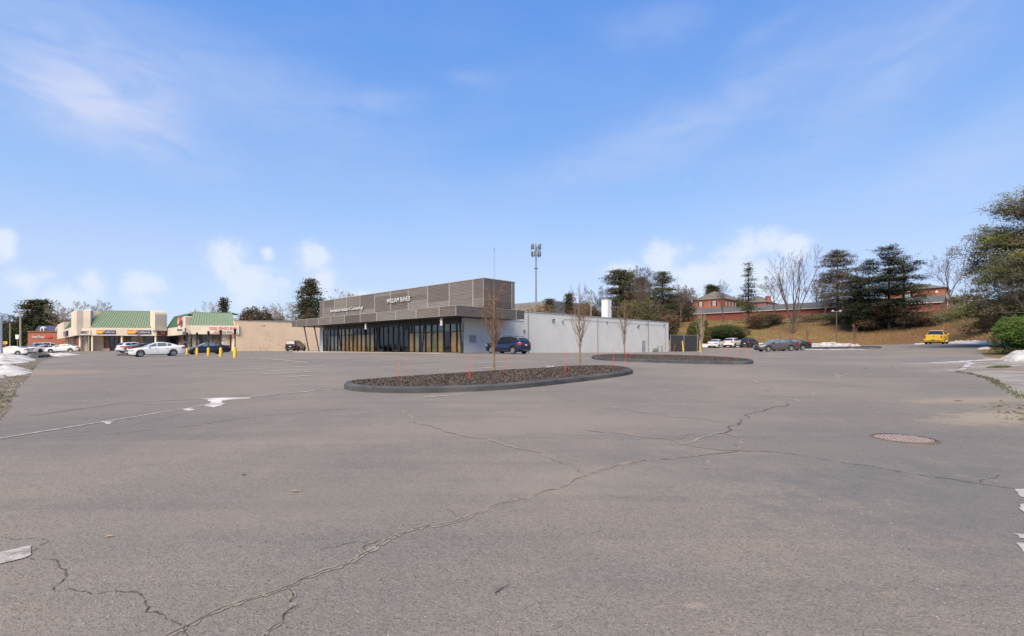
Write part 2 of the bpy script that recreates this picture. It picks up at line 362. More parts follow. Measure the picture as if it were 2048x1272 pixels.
for (u, v, rx, ry, rot, c, a) in [(2000, 835, 2.6, .9, 20, (.36, .30, .215), .5), (1950, 800, 3.0, .7, 10, (.36, .29, .21), .35), (110, 745, 3.5, 2.5, 0, (.33, .24, .18), .5), (60, 742, 2.2, 3.5, 20, (.28, .24, .2), .5),
                                  (880, 860, 5, 1.2, 20, (.25, .21, .18), .45), (560, 812, 3.0, 1.4, 15, (.22, .185, .16), .5), (1150, 960, 1.6, .7, 20, (.25, .22, .19), .4), (1390, 1210, .10, .05, 10, (.33, .27, .22), .5),
                                  (1480, 905, .9, .15, -5, (.28, .235, .18), .6), (1700, 900, 5, 2.5, 20, (.12, .122, .124), .4), (2000, 1000, 3, 2, 20, (.12, .12, .122), .5), (120, 860, 5, 2.5, 0, (.13, .125, .125), .35),
                                  (1250, 840, 5, 1.5, 20, (.22, .195, .175), .4), (700, 1000, 2.5, .8, 20, (.22, .195, .17), .35), (1800, 720, 6, 3, 0, (.15, .15, .155), .5), (1940, 725, 5, .9, 5, (.4, .39, .385), .5), (1990, 740, 4, 1.6, 0, (.3, .285, .27), .6)]:
    p = at(u, v); STAINS.append((p[0], p[1], rx, ry, rot, c, a))
def ragged(P, step, amp, seed, closed=True):
    r = random.Random(seed); out = []; n = len(P)
    for i in range(n if closed else n-1):
        a = Vector(P[i][:2]); b = Vector(P[(i+1) % n][:2]); L = (b-a).length; k = max(1, int(L/step)); d = (b-a)/max(L, 1e-6); nr = Vector((-d.y, d.x))
        for j in range(k):
            t = j/k; out.append(tuple(a.lerp(b, t)+nr*r.uniform(-amp, amp)))
    if not closed: out.append(tuple(P[-1][:2]))
    return out
LEFT = [at(-60, 900), at(3, 832), at(30, 790), at(50, 765), at(66, 745), at(72, 733), at(84, 722)]
RIGHT = [at(1975, 712), at(1957, 702), at(1985, 691)]
lot = ragged([(-8, -30), (-9.5, 0)]+LEFT+[(-56, 62), (-90, 64), (-140, 90), (-160, 150), (-20, 160), (8, 140), (20, 112.5), (30, 100.5), (46, 97.5), (60, 84.5), (64.7, 75), (61.5, 64)], 1.6, .10, 3)
RV = [at(1985, 691), at(1957, 702), at(1972, 714), at(1905, 741), at(1975, 757), at(2015, 778), at(2048, 801)]
lot += ragged(RV, .8, .07, 4, closed=False) + ragged([at(2048, 801), (11.5, 8), (11.5, 2), (12.5, -30)], 1.4, .05, 5)[:-1]
dw = ragged([at(1972, 714), at(1905, 741)], .8, .07, 4, False)
def same(P): return [P]
drive_poly = [at(1905, 741), at(1975, 757), at(2015, 778), at(2048, 801), (17.5, 12), (24, 16), (45, 27), (48, 33), at(2048, 722), at(1972, 714)]
pts = []; 
def grid(x0, x1, y0, y1, s, excl=None):
    xs = np.arange(x0, x1+.01, s); ys = np.arange(y0, y1+.01, s)
    for x in xs:
        for y in ys:
            if excl and excl[0] <= x <= excl[1] and excl[2] <= y <= excl[3]: continue
            pts.append((x+rng.uniform(-.2, .2)*s, y+rng.uniform(-.2, .2)*s))
grid(-76, 112, -10, 160, 2.0); grid(-260, 300, -80, 360, 9, (-80, 116, -14, 164)); grid(-3600, 3600, -1500, 6000, 180, (-270, 310, -90, 370))
nb = len(pts); cv = [Vector(p) for p in pts]; ce = []
def addpoly(P):
    b0 = len(cv); cv.extend(Vector(p[:2]) for p in P)
    for i in range(len(P)): ce.append((b0+i, b0+(i+1) % len(P)))
addpoly(lot); addpoly(drive_poly)
res = delaunay_2d_cdt(cv, ce, [], 0, 1e-4)
vv, ff = res[0], res[2]
X = np.array([v[0] for v in vv]); Y = np.array([v[1] for v in vv]); Zg = Hn(X, Y)
cx = np.array([sum(X[i] for i in f)/3 for f in ff]); cy = np.array([sum(Y[i] for i in f)/3 for f in ff])
inl = inpoly(lot, cx, cy); ind = inpoly(drive_poly, cx, cy) & ~inl
def sub(name, mask, m, off=0):
    idx = {}; v = []; F = []
    for k, f in enumerate(ff):
        if not mask[k]: continue
        g = []
        for i in f:
            if i not in idx: idx[i] = len(v); v.append((X[i], Y[i], Zg[i]+off))
            g.append(idx[i])
        F.append(g)
    b = MB(); b.v = v; b.f = F; o = b.add(name, m, smooth=60); o['kind'] = 'structure'; return o
def hill_mat():
    m = bpy.data.materials.new('dry_grass_ground'); m.use_nodes = True; n = m.node_tree; b = n.nodes['Principled BSDF']; L = n.links.new
    tc = n.nodes.new('ShaderNodeTexCoord')
    def noise(s, d=5, r=.65, st=(1, 1, 1)):
        mp = n.nodes.new('ShaderNodeMapping'); mp.inputs['Scale'].default_value = st; L(tc.outputs['Object'], mp.inputs[0])
        t = n.nodes.new('ShaderNodeTexNoise'); t.inputs['Scale'].default_value = s; t.inputs['Detail'].default_value = d; t.inputs['Roughness'].default_value = r; L(mp.outputs[0], t.inputs['Vector']); return t.outputs[0]
    def rmp(x, a, c):
        r = n.nodes.new('ShaderNodeMapRange'); r.inputs['From Min'].default_value = a; r.inputs['From Max'].default_value = c; L(x, r.inputs[0]); return r.outputs[0]
    def mix(f, a, c):
        x = n.nodes.new('ShaderNodeMix'); x.data_type = 'RGBA'
        for s, v in ((x.inputs[0], f), (x.inputs[6], a), (x.inputs[7], c)):
            if isinstance(v, bpy.types.NodeSocket): L(v, s)
            elif isinstance(v, tuple): s.default_value = (*v, 1)
        return x.outputs[2]
    c = mix(rmp(noise(1.3), .38, .62), (.23, .15, .065), (.15, .10, .05))
    c = mix(rmp(noise(.22), .50, .62), c, (.13, .125, .042))
    sp = n.nodes.new('ShaderNodeSeparateXYZ'); L(tc.outputs['Object'], sp.inputs[0])
    ad = n.nodes.new('ShaderNodeMath'); ad.operation = 'MULTIPLY_ADD'; L(noise(.12), ad.inputs[0]); ad.inputs[1].default_value = 30; L(sp.outputs[0], ad.inputs[2])
    c = mix(rmp(ad.outputs[0], 66, 84), c, mix(rmp(noise(2.2), .4, .6), (.12, .062, .035), (.17, .095, .05)))
    lf = n.nodes.new('ShaderNodeMapRange'); lf.inputs['From Min'].default_value = -2; lf.inputs['From Max'].default_value = -12; L(sp.outputs[0], lf.inputs[0])
    c = mix(lf.outputs[0], c, mix(rmp(noise(1.7), .4, .6), (.135, .118, .095), (.19, .165, .13)))
    c = mix(rmp(noise(9), .55, .75), c, (.07, .045, .028))
    L(c, b.inputs['Base Color']); b.inputs['Roughness'].default_value = .95; b.inputs['Specular IOR Level'].default_value = .15
    bu = n.nodes.new('ShaderNodeBump'); bu.inputs['Strength'].default_value = .8; bu.inputs['Distance'].default_value = .12; L(noise(4), bu.inputs['Height']); L(bu.outputs[0], b.inputs['Normal']); return m
parking = sub('parking_lot', inl, asphalt_mat())
drive = sub('driveway', ind, mat('worn_concrete', (.22, .205, .19), (.30, .275, .25), .9, 1.2, .5, 30, c3=(.19, .155, .12), s3=.7))
ground = sub('ground', ~inl & ~ind, hill_mat())

# flat marks lying on the lot, each a part of it
def resample(P, step):
    out = [Vector(P[0])]
    for a, b in zip(P, P[1:]):
        a, b = Vector(a), Vector(b); k = max(1, int((b-a).length/step))
        for j in range(1, k+1): out.append(a.lerp(b, j/k))
    return out
def ribbon(name, P, w, m, zo=.006, jit=0, step=.35, wj=0, seed=0, uv=True, taper=False, parent=None, gaps=0):
    if uv: P = [at(*p) for p in P]
    r = random.Random(seed or hash((round(P[0][0], 3), round(P[0][1], 3))) & 0xffff); Q = resample(P, step); b = MB(); n = len(Q); rows = []
    for i, q in enumerate(Q):
        d = (Q[min(i+1, n-1)]-Q[max(i-1, 0)]).normalized(); nr = Vector((-d.y, d.x)); c = q+nr*r.uniform(-jit, jit)
        ww = w*(1+r.uniform(-wj, wj))*(1 if not taper else (.25+.75*min(1, (n-1-i)/(n*.6+1)))); rows.append((c+nr*ww/2, c-nr*ww/2))
    for (a, c), (d, e) in zip(rows, rows[1:]):
        if gaps and r.random() < gaps: continue
        b.quad((a.x, a.y, H(a.x, a.y)+zo), (c.x, c.y, H(c.x, c.y)+zo), (e.x, e.y, H(e.x, e.y)+zo), (d.x, d.y, H(d.x, d.y)+zo))
    return b.add(name, m, parent or parking)
def patch(name, P, m, zo=.006, uv=True, parent=None):
    if uv: P = [at(*p) for p in P]
    return MB().poly([(p[0], p[1], H(*p[:2])+zo) for p in P]).add(name, m, parent or parking)
def fract(P, amp, tiny, seed, uv=True):      # a ragged path: midpoints pushed aside, finer towards the camera
    if uv: P = [at(*p) for p in P]
    r = random.Random(seed); P = [Vector(p) for p in P]
    def rec(a, b, out):
        L = (b-a).length; lim = tiny*max(1, (a.y+b.y)/2/3.0)
        if L < lim: out.append(b); return
        d = (b-a)/L; m = (a+b)/2+Vector((-d.y, d.x))*r.uniform(-1, 1)*amp*L+d*r.uniform(-.12, .12)*L; rec(a, m, out); rec(m, b, out)
    out = [P[0]]
    for a, b in zip(P, P[1:]): rec(a, b, out)
    return [tuple(q) for q in out]
def crack(P, w, wd, seed, amp=.13, gaps=.05, tiny=.035):
    F = fract(P, amp, tiny, seed)
    if wd: ribbon('crack_dust', F, wd, mpale, .003, .004, 9, .8, seed, uv=False)
    if w: ribbon('crack', F, w, mcrack, .005, 0, 9, .8, seed+1, uv=False, gaps=gaps)
mcrack = mat('crack_dark', (.045, .04, .036), (.10, .088, .078), .95, 30)
mpale = mat('crack_dust', (.265, .228, .185), (.215, .187, .158), .95, 14, c3=(.19, .168, .146), s3=2.5)
mpaint = mat('worn_white_paint', (.44, .42, .385), (.30, .275, .25), .9, 40, c3=(.215, .195, .175), s3=9)
myel = mat('faded_yellow_paint', (.56, .52, .40), (.36, .33, .28), .85, 12)
msnow = mat('old_snow', (.62, .61, .60), (.48, .455, .43), .9, 2.5, .9, 7, c3=(.30, .255, .215), s3=1.3)
main = [(300, 1290), (345, 1266), (400, 1238), (480, 1205), (560, 1180), (590, 1168), (640, 1145), (720, 1112), (760, 1088), (790, 1072), (850, 1053), (905, 1045), (950, 1027), (1000, 1008), (1060, 995), (1110, 978), (1175, 950), (1230, 932), (1300, 920), (1370, 914), (1430, 908)]
crack(main, .0065, .042, 11, .10, .10)
m2_ = [(1430, 908), (1480, 902), (1540, 904), (1600, 911), (1680, 925), (1740, 932), (1800, 944), (1900, 958), (1960, 968), (2060, 982)]
crack(m2_, .012, 0, 13, .09, .05)
for i, (P, w, wd) in enumerate([([(515, 1285), (540, 1260), (565, 1235), (588, 1212), (586, 1195), (578, 1180)], .010, .035), ([(770, 1077), (750, 1085), (733, 1087), (722, 1100), (722, 1112)], .008, .03), ([(733, 1087), (712, 1084), (690, 1088), (640, 1100)], .006, 0),
                             ([(20, 1118), (60, 1117), (110, 1120), (118, 1130), (130, 1145), (126, 1160), (108, 1182), (150, 1182), (185, 1189), (230, 1183), (285, 1195), (294, 1212), (290, 1225), (330, 1232), (350, 1245), (368, 1254)], .008, 0),
                             ([(0, 1075), (40, 1079), (92, 1080), (80, 1095), (65, 1103)], .006, 0), ([(370, 1254), (372, 1268), (385, 1280)], .007, 0), ([(895, 1021), (910, 1030), (925, 1038)], .006, 0),
                             ([(1175, 953), (1155, 943), (1120, 925), (1080, 910)], .006, 0), ([(1218, 990), (1235, 996), (1262, 996)], .006, 0),
                             ([(1430, 868), (1455, 853), (1480, 842), (1500, 835), (1525, 823), (1545, 815), (1575, 808)], .034, 0), ([(2000, 950), (1960, 966)], .01, 0)]):
    crack(P, w*.72, wd*.7, 40+i, .16, .08)
for i, (P, w) in enumerate([([(1575, 808), (1600, 798), (1627, 792), (1624, 785)], .09), ([(1170, 861), (1250, 868), (1330, 877), (1365, 888), (1400, 895), (1435, 899), (1480, 901)], .06), ([(1085, 780), (1110, 793), (1160, 804), (1250, 819), (1350, 834), (1460, 844)], .06),
                          ([(812, 822), (825, 838), (870, 855), (930, 872), (1000, 886), (1080, 906)], .05), ([(1345, 880), (1390, 866)], .04), ([(1370, 886), (1400, 876), (1440, 866), (1470, 872), (1486, 878), (1470, 889), (1480, 900)], .045),
                          ([(1415, 916), (1418, 926), (1408, 938)], .05), ([(1500, 755), (1515, 765), (1515, 768)], .16), ([(1522, 770), (1550, 776), (1530, 781), (1545, 790), (1600, 795)], .06), ([(1690, 748), (1683, 756), (1720, 742), (1765, 716)], .14),
                          ([(430, 808), (330, 836), (150, 866), (0, 880)], .02), ([(60, 878), (400, 850), (700, 815)], .03), ([(1300, 790), (1500, 760)], .03)]):
    ribbon('crack_dust', fract(P, .12, .05, 80+i), w*.8, mpale, .005, .004, 9, .7, 80+i, uv=False, gaps=.12)
for i, (P, w) in enumerate([([(60, 832), (250, 806), (430, 797), (500, 790)], .03), ([(75, 731), (180, 724), (262, 716)], .16), ([(200, 742), (330, 732), (420, 724), (560, 722), (640, 720)], .10), ([(1850, 772), (1980, 776)], .03), ([(1220, 720), (1500, 735)], .04)]):
    ribbon('paving_seam', P, w, mat('seam_dark', (.085, .078, .076), (.12, .11, .105), .95, 6), .005, .01, .5, .3, 100+i)
ribbon('painted_line', [(-30, 882), (100, 861), (200, 845), (300, 829), (380, 816), (430, 805)], .085, mpaint, .007, .003, .35, .25, 120)
ribbon('painted_line', [(440, 797), (500, 795), (560, 788), (640, 781), (700, 776)], .12, mpaint, .009, .004, .35, .3, 121, gaps=.04)
for i, (P, w, mt) in enumerate([([(449, 740.5), (540, 736.5), (690, 730)], .12, myel), ([(482, 744.3), (629, 739)], .12, myel), ([(523, 749), (636, 743)], .12, myel), ([(571, 755), (625, 751)], .11, myel), ([(472, 714), (560, 720), (625, 726)], .10, myel),
                                ([(960, 737), (1016, 733)], .12, myel), ([(400, 733), (470, 729), (600, 725)], .12, myel), ([(690, 716), (800, 713), (900, 712)], .12, myel), ([(700, 722), (860, 718), (945, 716)], .12, myel), ([(760, 735), (900, 728), (1010, 724)], .1, myel),
                                ([(540, 712), (640, 710)], .12, myel), ([(30, 718), (110, 716), (240, 712.5)], .12, mpaint), ([(1500, 716), (1545, 722)], .12, mpaint), ([(1520, 708), (1640, 712)], .1, mpaint), ([(1750, 702), (1800, 701)], .1, mpaint),
                                ([(640, 729), (760, 724)], .1, myel), ([(850, 795), (1000, 783)], .05, myel)]):
    ribbon('painted_line', P, w*1.35, mt, .014, .006, .8, .25, 130+i, gaps=.15)
patch('painted_line', [(-20, 1110), (62, 1092), (62, 1111), (50, 1117), (-20, 1134)], mpaint, .006)

def blob(name, P, hgt, m, res=.35, parent=None, world=True, rough=.25, edge=.9, base=-.02, seed=1, smooth=70, uv=True, fn=None):
    if uv: P = [at(*p) for p in P]
    P = ragged(P, res*1.2, res*.25, seed); xs = [p[0] for p in P]; ys = [p[1] for p in P]; r = random.Random(seed)
    px = []; py = []; x = min(xs)
    while x < max(xs):
        y = min(ys)
        while y < max(ys): px.append(x+r.uniform(-.3, .3)*res); py.append(y+r.uniform(-.3, .3)*res); y += res
        x += res
    px = np.array(px); py = np.array(py); ok = inpoly(P, px, py) & (pdist(P, px, py, True) > res*.4); px, py = px[ok], py[ok]
    v = [Vector(p) for p in P]+[Vector((a, b)) for a, b in zip(px, py)]; e = [(i, (i+1) % len(P)) for i in range(len(P))]
    rs = delaunay_2d_cdt(v, e, [], 1, 1e-5); V2 = np.array([tuple(q) for q in rs[0]]); d = pdist(P, V2[:, 0], V2[:, 1], True); hz = Hn(V2[:, 0], V2[:, 1])
    prof = np.clip(d/edge, 0, 1)**.55*hgt; nz = np.array([r.uniform(1-rough, 1+rough) for _ in d]); wav = 1+.22*np.sin(V2[:, 0]*5.1/max(edge, .3)+3*seed)*np.sin(V2[:, 1]*4.3/max(edge, .3))+.3*np.sin(V2[:, 0]*1.7/max(edge, .3)+seed)*np.sin(V2[:, 1]*1.3/max(edge, .3)+2*seed)
    z = hz+np.where(d < 1e-4, base, prof*nz*wav*(1 if fn is None else fn(V2)))
    b = MB(); b.v = [(a[0], a[1], c) for a, c in zip(V2, z)]; b.f = [tuple(f) for f in rs[2]]
    return b.add(name, m, parent, smooth=smooth)

# kerbed planting beds
mkerb = mat('asphalt_kerb', (.040, .042, .048), (.062, .063, .068), .8, 3, .3, 40, c3=(.085, .082, .08), s3=.8)
mmulch = mat('dark_mulch', (.035, .028, .026), (.10, .075, .06), .95, 30, .9, 40)
mchip = mat('bark_chip', (.040, .032, .029), (.12, .09, .072), .9, 9, detail=6)
mchip2 = mat('grey_chip', (.19, .155, .13), (.08, .065, .055), .9, 2.2)
def offsetP(P, d):
    out = []; n = len(P); A = sum(P[i][0]*P[(i+1) % n][1]-P[(i+1) % n][0]*P[i][1] for i in range(n)); s = 1 if A > 0 else -1
    for i in range(n):
        a = Vector(P[i-1]); b = Vector(P[i]); c = Vector(P[(i+1) % n]); t = ((b-a).normalized()+(c-b).normalized())
        t = t.normalized() if t.length > 1e-6 else (c-b).normalized(); out.append(tuple(b+Vector((-t.y, t.x))*d*s))
    return out
def smoothP(P, it=2):
    for _ in range(it):
        Q = []
        for i in range(len(P)): a = Vector(P[i]); b = Vector(P[(i+1) % len(P)]); Q += [tuple(a.lerp(b, .25)), tuple(a.lerp(b, .75))]
        P = Q
    return P
def bed(label, outline, hgt, kh, nch, crown, seed, name='planting_bed', uv=True):
    P = [at(*p) for p in outline] if uv else outline
    P = smoothP(P, 2); cxm = sum(p[0] for p in P)/len(P); cym = sum(p[1] for p in P)/len(P)
    root = thing(name, label, 'planting bed', (cxm, cym, H(cxm, cym)), 0, 'kerbed planting beds in the lot')
    prof = [(0, -.05), (.015, kh*.75), (.07, kh), (.22, kh), (.24, kh*.4)]
    rings = [offsetP(P, o) for o, _ in prof]; b = MB(); n = len(P)
    for ring, (o, z) in zip(rings, prof):
        for p, q in zip(ring, P): b.v.append((p[0], p[1], H(q[0], q[1])+z))
    for k in range(len(prof)-1):
        for i in range(n): j = (i+1) % n; b.f.append((k*n+i, k*n+j, (k+1)*n+j, (k+1)*n+i))
    o = b.add('kerb', mkerb, root, smooth=35, world=True)
    inner = offsetP(P, .20)
    def top(x, y):
        d = pdist(inner, np.array([x]), np.array([y]), True)[0]; return H(x, y)+kh*.8+crown*(1-math.exp(-d/.8))
    r = random.Random(seed); IV = inner
    bb = blob('mulch', inner, 1, mmulch, .45, None, uv=False, rough=0, seed=seed, edge=.4, base=kh*.7); me = bb.data
    for v in me.vertices: v.co.z = top(v.co.x, v.co.y)
    setpar(bb, root, True)
    c1, c2 = MB(), MB(); xs = [p[0] for p in inner]; ys = [p[1] for p in inner]
    qx = np.array([r.uniform(min(xs), max(xs)) for _ in range(nch)]); qy = np.array([r.uniform(min(ys), max(ys)) for _ in range(nch)]); ok = inpoly(inner, qx, qy); qx, qy = qx[ok], qy[ok]
    hz = Hn(qx, qy)+kh*.8+crown*(1-np.exp(-pdist(inner, qx, qy, True)/.8))
    for x, y, z in zip(qx, qy, hz):
        s = r.uniform(.009, .022); a = r.uniform(0, 6.28); t = r.uniform(.15, .55)*s; dx_, dy_ = math.cos(a)*s, math.sin(a)*s; ex, ey = -dy_*t/s*1.2, dx_*t/s*1.2; zt = r.uniform(.003, .022); tl = r.uniform(-.02, .03)
        B = c1 if r.random() < .72 else c2
        B.quad((x-dx_-ex, y-dy_-ey, z+zt-tl), (x+dx_-ex, y+dy_-ey, z+zt+tl), (x+dx_+ex, y+dy_+ey, z+zt+tl+.01), (x-dx_+ex, y-dy_+ey, z+zt-tl+.012))
    c1.add('bark_chips', mchip, root, world=True, kind='stuff'); c2.add('grey_chips', mchip2, root, world=True, kind='stuff')
    return root, top
bed1, top1 = bed('long near planting bed with dark kerb and bark mulch holding the two bare young trees', [(684, 777), (705, 783), (760, 786), (830, 787), (900, 785), (1000, 781), (1100, 771), (1200, 759), (1269, 749), (1262, 742), (1235, 738.5), (1190, 737.5), (1130, 739), (1080, 743), (1000, 748), (900, 755), (800, 762), (740, 767), (695, 771)], .3, .17, 60000, .09, 5)
bed2, top2 = bed('far long planting bed in front of the white block wall with dark kerb and mulch', [(1178, 716.5), (1200, 721), (1300, 725), (1400, 728), (1480, 729.5), (1509, 728), (1505, 723), (1460, 719), (1400, 716), (1300, 714), (1230, 713), (1195, 713.5)], .3, .17, 26000, .09, 6)
bed3, top3 = bed('low dark kerbed bed at the foot of the grass bank, mostly under snow', [(1600, 696.5), (1640, 698), (1700, 698), (1750, 697.3), (1766, 696), (1758, 694.3), (1700, 693.5), (1640, 693.3), (1600, 693.3)], .3, .15, 1500, .1, 8)
bed4, top4 = bed('short dark kerb end poking out of the snow near the left white cars', [(58, 714.2), (70, 716), (86, 715.4), (103, 713.4), (96, 711), (76, 709.8), (64, 711)], .3, .3, 500, .1, 9)
bed5, top5 = bed('small dark kerbed bed just left of the white sedan', [(228, 711), (252, 712.5), (280, 711.5), (275, 708.5), (245, 708.5)], .3, .15, 500, .1, 10)
# ---------------------------------------------------------------- main building (local x along the white wall, local y along the glass front)
KX, KY, KZ = -4.7, 49.0, .86
ca, sa = .698, .716
Adir = Vector((-sa, ca, 0)); Bdir = Vector((ca, sa, 0))
def t_at(u, y0=0.0):      # local x on the side plane y=y0 seen at column u
    k = (u-1024)/1000; x0, y_ = KX-sa*y0, KY+ca*y0
    return (k*y_-x0)/(ca-k*sa)
def s_at(u, x0=0.0):      # local y on the front plane x=x0 seen at column u
    k = (u-1024)/1000; x_, y_ = KX+ca*x0, KY+sa*x0
    return (x_-k*y_)/(sa+k*ca)
mwhite = mat('white_painted_block', (.66, .66, .67), (.72, .72, .725), .8, 1.2, c3=(.62, .62, .64), s3=.25)
def block_wall(name, c1, c2, bw=.4, bh=.2, mort=.012, depth=.6, mc=None):
    m = bpy.data.materials.new(name); m.use_nodes = True; n = m.node_tree; b = n.nodes['Principled BSDF']; L = n.links.new
    tc = n.nodes.new('ShaderNodeTexCoord'); g = n.nodes.new('ShaderNodeSeparateXYZ'); L(tc.outputs['Object'], g.inputs[0])
    ad = n.nodes.new('ShaderNodeMath'); ad.operation = 'ADD'; L(g.outputs[0], ad.inputs[0]); L(g.outputs[1], ad.inputs[1])
    cb = n.nodes.new('ShaderNodeCombineXYZ'); L(ad.outputs[0], cb.inputs[0]); L(g.outputs[2], cb.inputs[1])
    br = n.nodes.new('ShaderNodeTexBrick'); br.inputs['Scale'].default_value = 1; br.inputs['Brick Width'].default_value = bw; br.inputs['Row Height'].default_value = bh; br.inputs['Mortar Size'].default_value = mort
    br.inputs['Color1'].default_value = (*c1, 1); br.inputs['Color2'].default_value = (*c2, 1); br.inputs['Mortar'].default_value = (*(mc or tuple(x*.8 for x in c1)), 1); L(cb.outputs[0], br.inputs['Vector'])
    t = n.nodes.new('ShaderNodeTexNoise'); t.inputs['Scale'].default_value = .5; t.inputs['Detail'].default_value = 6; L(tc.outputs['Object'], t.inputs['Vector'])
    r = n.nodes.new('ShaderNodeMapRange'); r.inputs['From Min'].default_value = .3; r.inputs['From Max'].default_value = .7; r.inputs['To Min'].default_value = .93; r.inputs['To Max'].default_value = 1.03; L(t.outputs[0], r.inputs[0])
    mx = n.nodes.new('ShaderNodeMix'); mx.data_type = 'RGBA'; mx.blend_type = 'MULTIPLY'; mx.inputs[0].default_value = 1; L(br.outputs[0], mx.inputs[6]); L(r.outputs[0], mx.inputs[7]); L(mx.outputs[2], b.inputs['Base Color'])
    bu = n.nodes.new('ShaderNodeBump'); bu.inputs['Strength'].default_value = depth; bu.inputs['Distance'].default_value = .015; bu.invert = True; L(br.outputs['Fac'], bu.inputs['Height']); L(bu.outputs[0], b.inputs['Normal'])
    b.inputs['Roughness'].default_value = .85; b.inputs['Specular IOR Level'].default_value = .25; return m
mblock = block_wall('white_block_wall', (.66, .66, .63), (.69, .69, .66), .4, .2, .012, .5, (.59, .59, .565))
mplanks = [mat('weathered_planks_%s' % w, c, d, .85, 1.4, .4, 20, stretch=(.6, .6, 14), detail=6) for w, c, d in
           (('grey', (.150, .136, .129), (.205, .188, .178)), ('brown', (.118, .102, .095), (.165, .145, .136)), ('dark', (.092, .081, .077), (.138, .122, .115)), ('pale', (.175, .162, .153), (.235, .22, .208)))]
mstrip = mat('pale_metal_trim', (.33, .305, .285), (.37, .34, .32), .5, 3)
mdark = mat('dark_bronze_metal', (.018, .018, .02), (.026, .026, .028), .45, 3)
mroofgrey = mat('flat_roof_membrane', (.22, .22, .22), (.28, .28, .27), .9, 1)
bld = thing('commercial_building', 'low white block building with weathered plank fascia, dark glass front and plank sign band', 'building', (KX, KY, KZ), math.atan2(sa, ca))
Zc0, Zc1, Zb0, Zb1, Zt = 3.42, 4.33, 4.47, 7.2, 4.48
yL = 31.6
MB().box(0, 8.6, 0, .3, -.8, Zc0).add('side_wall', mblock, bld)
MB().box(0, .3, yL-1.1, yL-.3, -.8, Zc0).add('end_pier', mblock, bld)
MB().box(0, 8.6, yL-.3, yL, -.8, Zc0).add('back_wall', mblock, bld)
MB().box(8.6, 42.3, 0, .3, -1.2, Zt).box(8.6, 8.9, .3, yL, Zc0, Zt).box(42.0, 42.3, .3, yL, -1.2, Zt).box(8.9, 42.0, yL-.3, yL, -1.2, Zt).add('side_wall', mblock, bld)
MB().box(.3, 8.6, .3, yL-.3, Zc0-.15, Zc0-.02).box(8.9, 42.0, .3, yL-.3, Zt-.4, Zt-.2).add('roof', mroofgrey, bld)
mcap = mat('grey_metal_coping', (.38, .39, .40), (.44, .45, .46), .45, 2, metal=.3)
MB().box(8.55, 42.36, -.06, .34, Zt, Zt+.09).box(8.55, 8.95, .34, yL, Zt, Zt+.09).box(42, 42.36, .34, yL, Zt, Zt+.09).add('coping', mcap, bld)
MB().box(5.95, 8.56, -.05, .3, Zc0, Zc0+.08).add('coping', mcap, bld)
for t in (t_at(1055.8), t_at(1194.7), t_at(1296)):
    MB().tube([(t, -.07, -.7), (t, -.07, Zt-.02)], .045, 6).add('downspout', mat('weathered_pipe', (.16, .165, .17), (.22, .22, .23), .6, 4), bld)
MB().tube([(t_at(1330), -.06, -.7), (t_at(1330), -.06, Zt-.3)], .03, 5).add('downspout', MATS['weathered_pipe'], bld)
MB().box(t_at(1027)-.012, t_at(1027)+.012, -.006, 0, -.7, Zc0).add('expansion_joint', mat('joint_grey', (.3, .3, .3)), bld)
MB().box(t_at(1283.4), t_at(1290), -.06, 0, -.62, 1.55).add('door', mat('grey_door_paint', (.30, .31, .33), (.34, .35, .37), .6, 3), bld)
MB().box(t_at(1283.4)+.1, t_at(1283.4)+.16, -.12, -.06, .35, .48).add('door_handle', mdark, bld.children[-1])
for u in (1313.5, 1321.5): MB().box(t_at(u)-.2, t_at(u)+.2, -.22, 0, -.7, .82).add('utility_cabinet', mat('cabinet_grey', (.3, .31, .33), (.36, .37, .38), .6, 3), bld)
b = MB(); t = t_at(1307)
b.tube([(t-.2, -.25, -.7), (t-.2, -.25, .3), (t+.35, -.25, .3), (t+.35, -.25, 0)], .04, 5); b.box(t-.38, t-.05, -.4, -.1, .05, .42); b.box(t+.15, t+.5, -.4, -.1, -.05, .4)
b.add('gas_meter', mat('meter_grey', (.2, .2, .2), (.28, .28, .27), .6, 5), bld)
for u, z, s in ((1105.6, 3.72, .30), (1275.6, 3.60, .30)):
    t = t_at(u); MB().prism([(t-s/2, 0, z-.17), (t-s/2, -.12, z-.17), (t-s/2, -.26, z+.05), (t-s/2, -.26, z+.17), (t-s/2, 0, z+.17)], (s, 0, 0)).add('wall_light', mat('wall_light_grey', (.12, .12, .12), (.16, .16, .16), .5, 3), bld)
    MB().quad((t-s/2+.03, -.128, z-.162), (t+s/2-.03, -.128, z-.162), (t+s/2-.03, -.262, z+.04), (t-s/2+.03, -.262, z+.04)).add('lens', mat('lamp_lens', (.7, .7, .68), rough=.2), bld.children[-1])
for u, z in ((1124, 3.62), (1213, 3.85), (1292, 3.98), (1327, 4.0), (1047.5, 2.3)):
    t = t_at(u); MB().box(t-.1, t+.1, -.2, 0, z, z+.2).tube([(t, -.1, z-.18), (t, -.14, z)], .05, 6).add('wall_fitting', mat('fitting_grey', (.25, .25, .25), (.3, .3, .3), .5, 3), bld)
MB().tube([(t_at(1127), -.025, 3.95), (t_at(1210), -.025, 3.97), (t_at(1325), -.025, 3.98)], .015, 4).add('conduit', MATS['joint_grey'], bld)
MB().box(t_at(939), t_at(949.7), -.2, 0, 1.1, 1.75).add('electrical_box', mat('electrical_box_grey', (.26, .27, .28), (.30, .31, .32), .5, 4), bld)
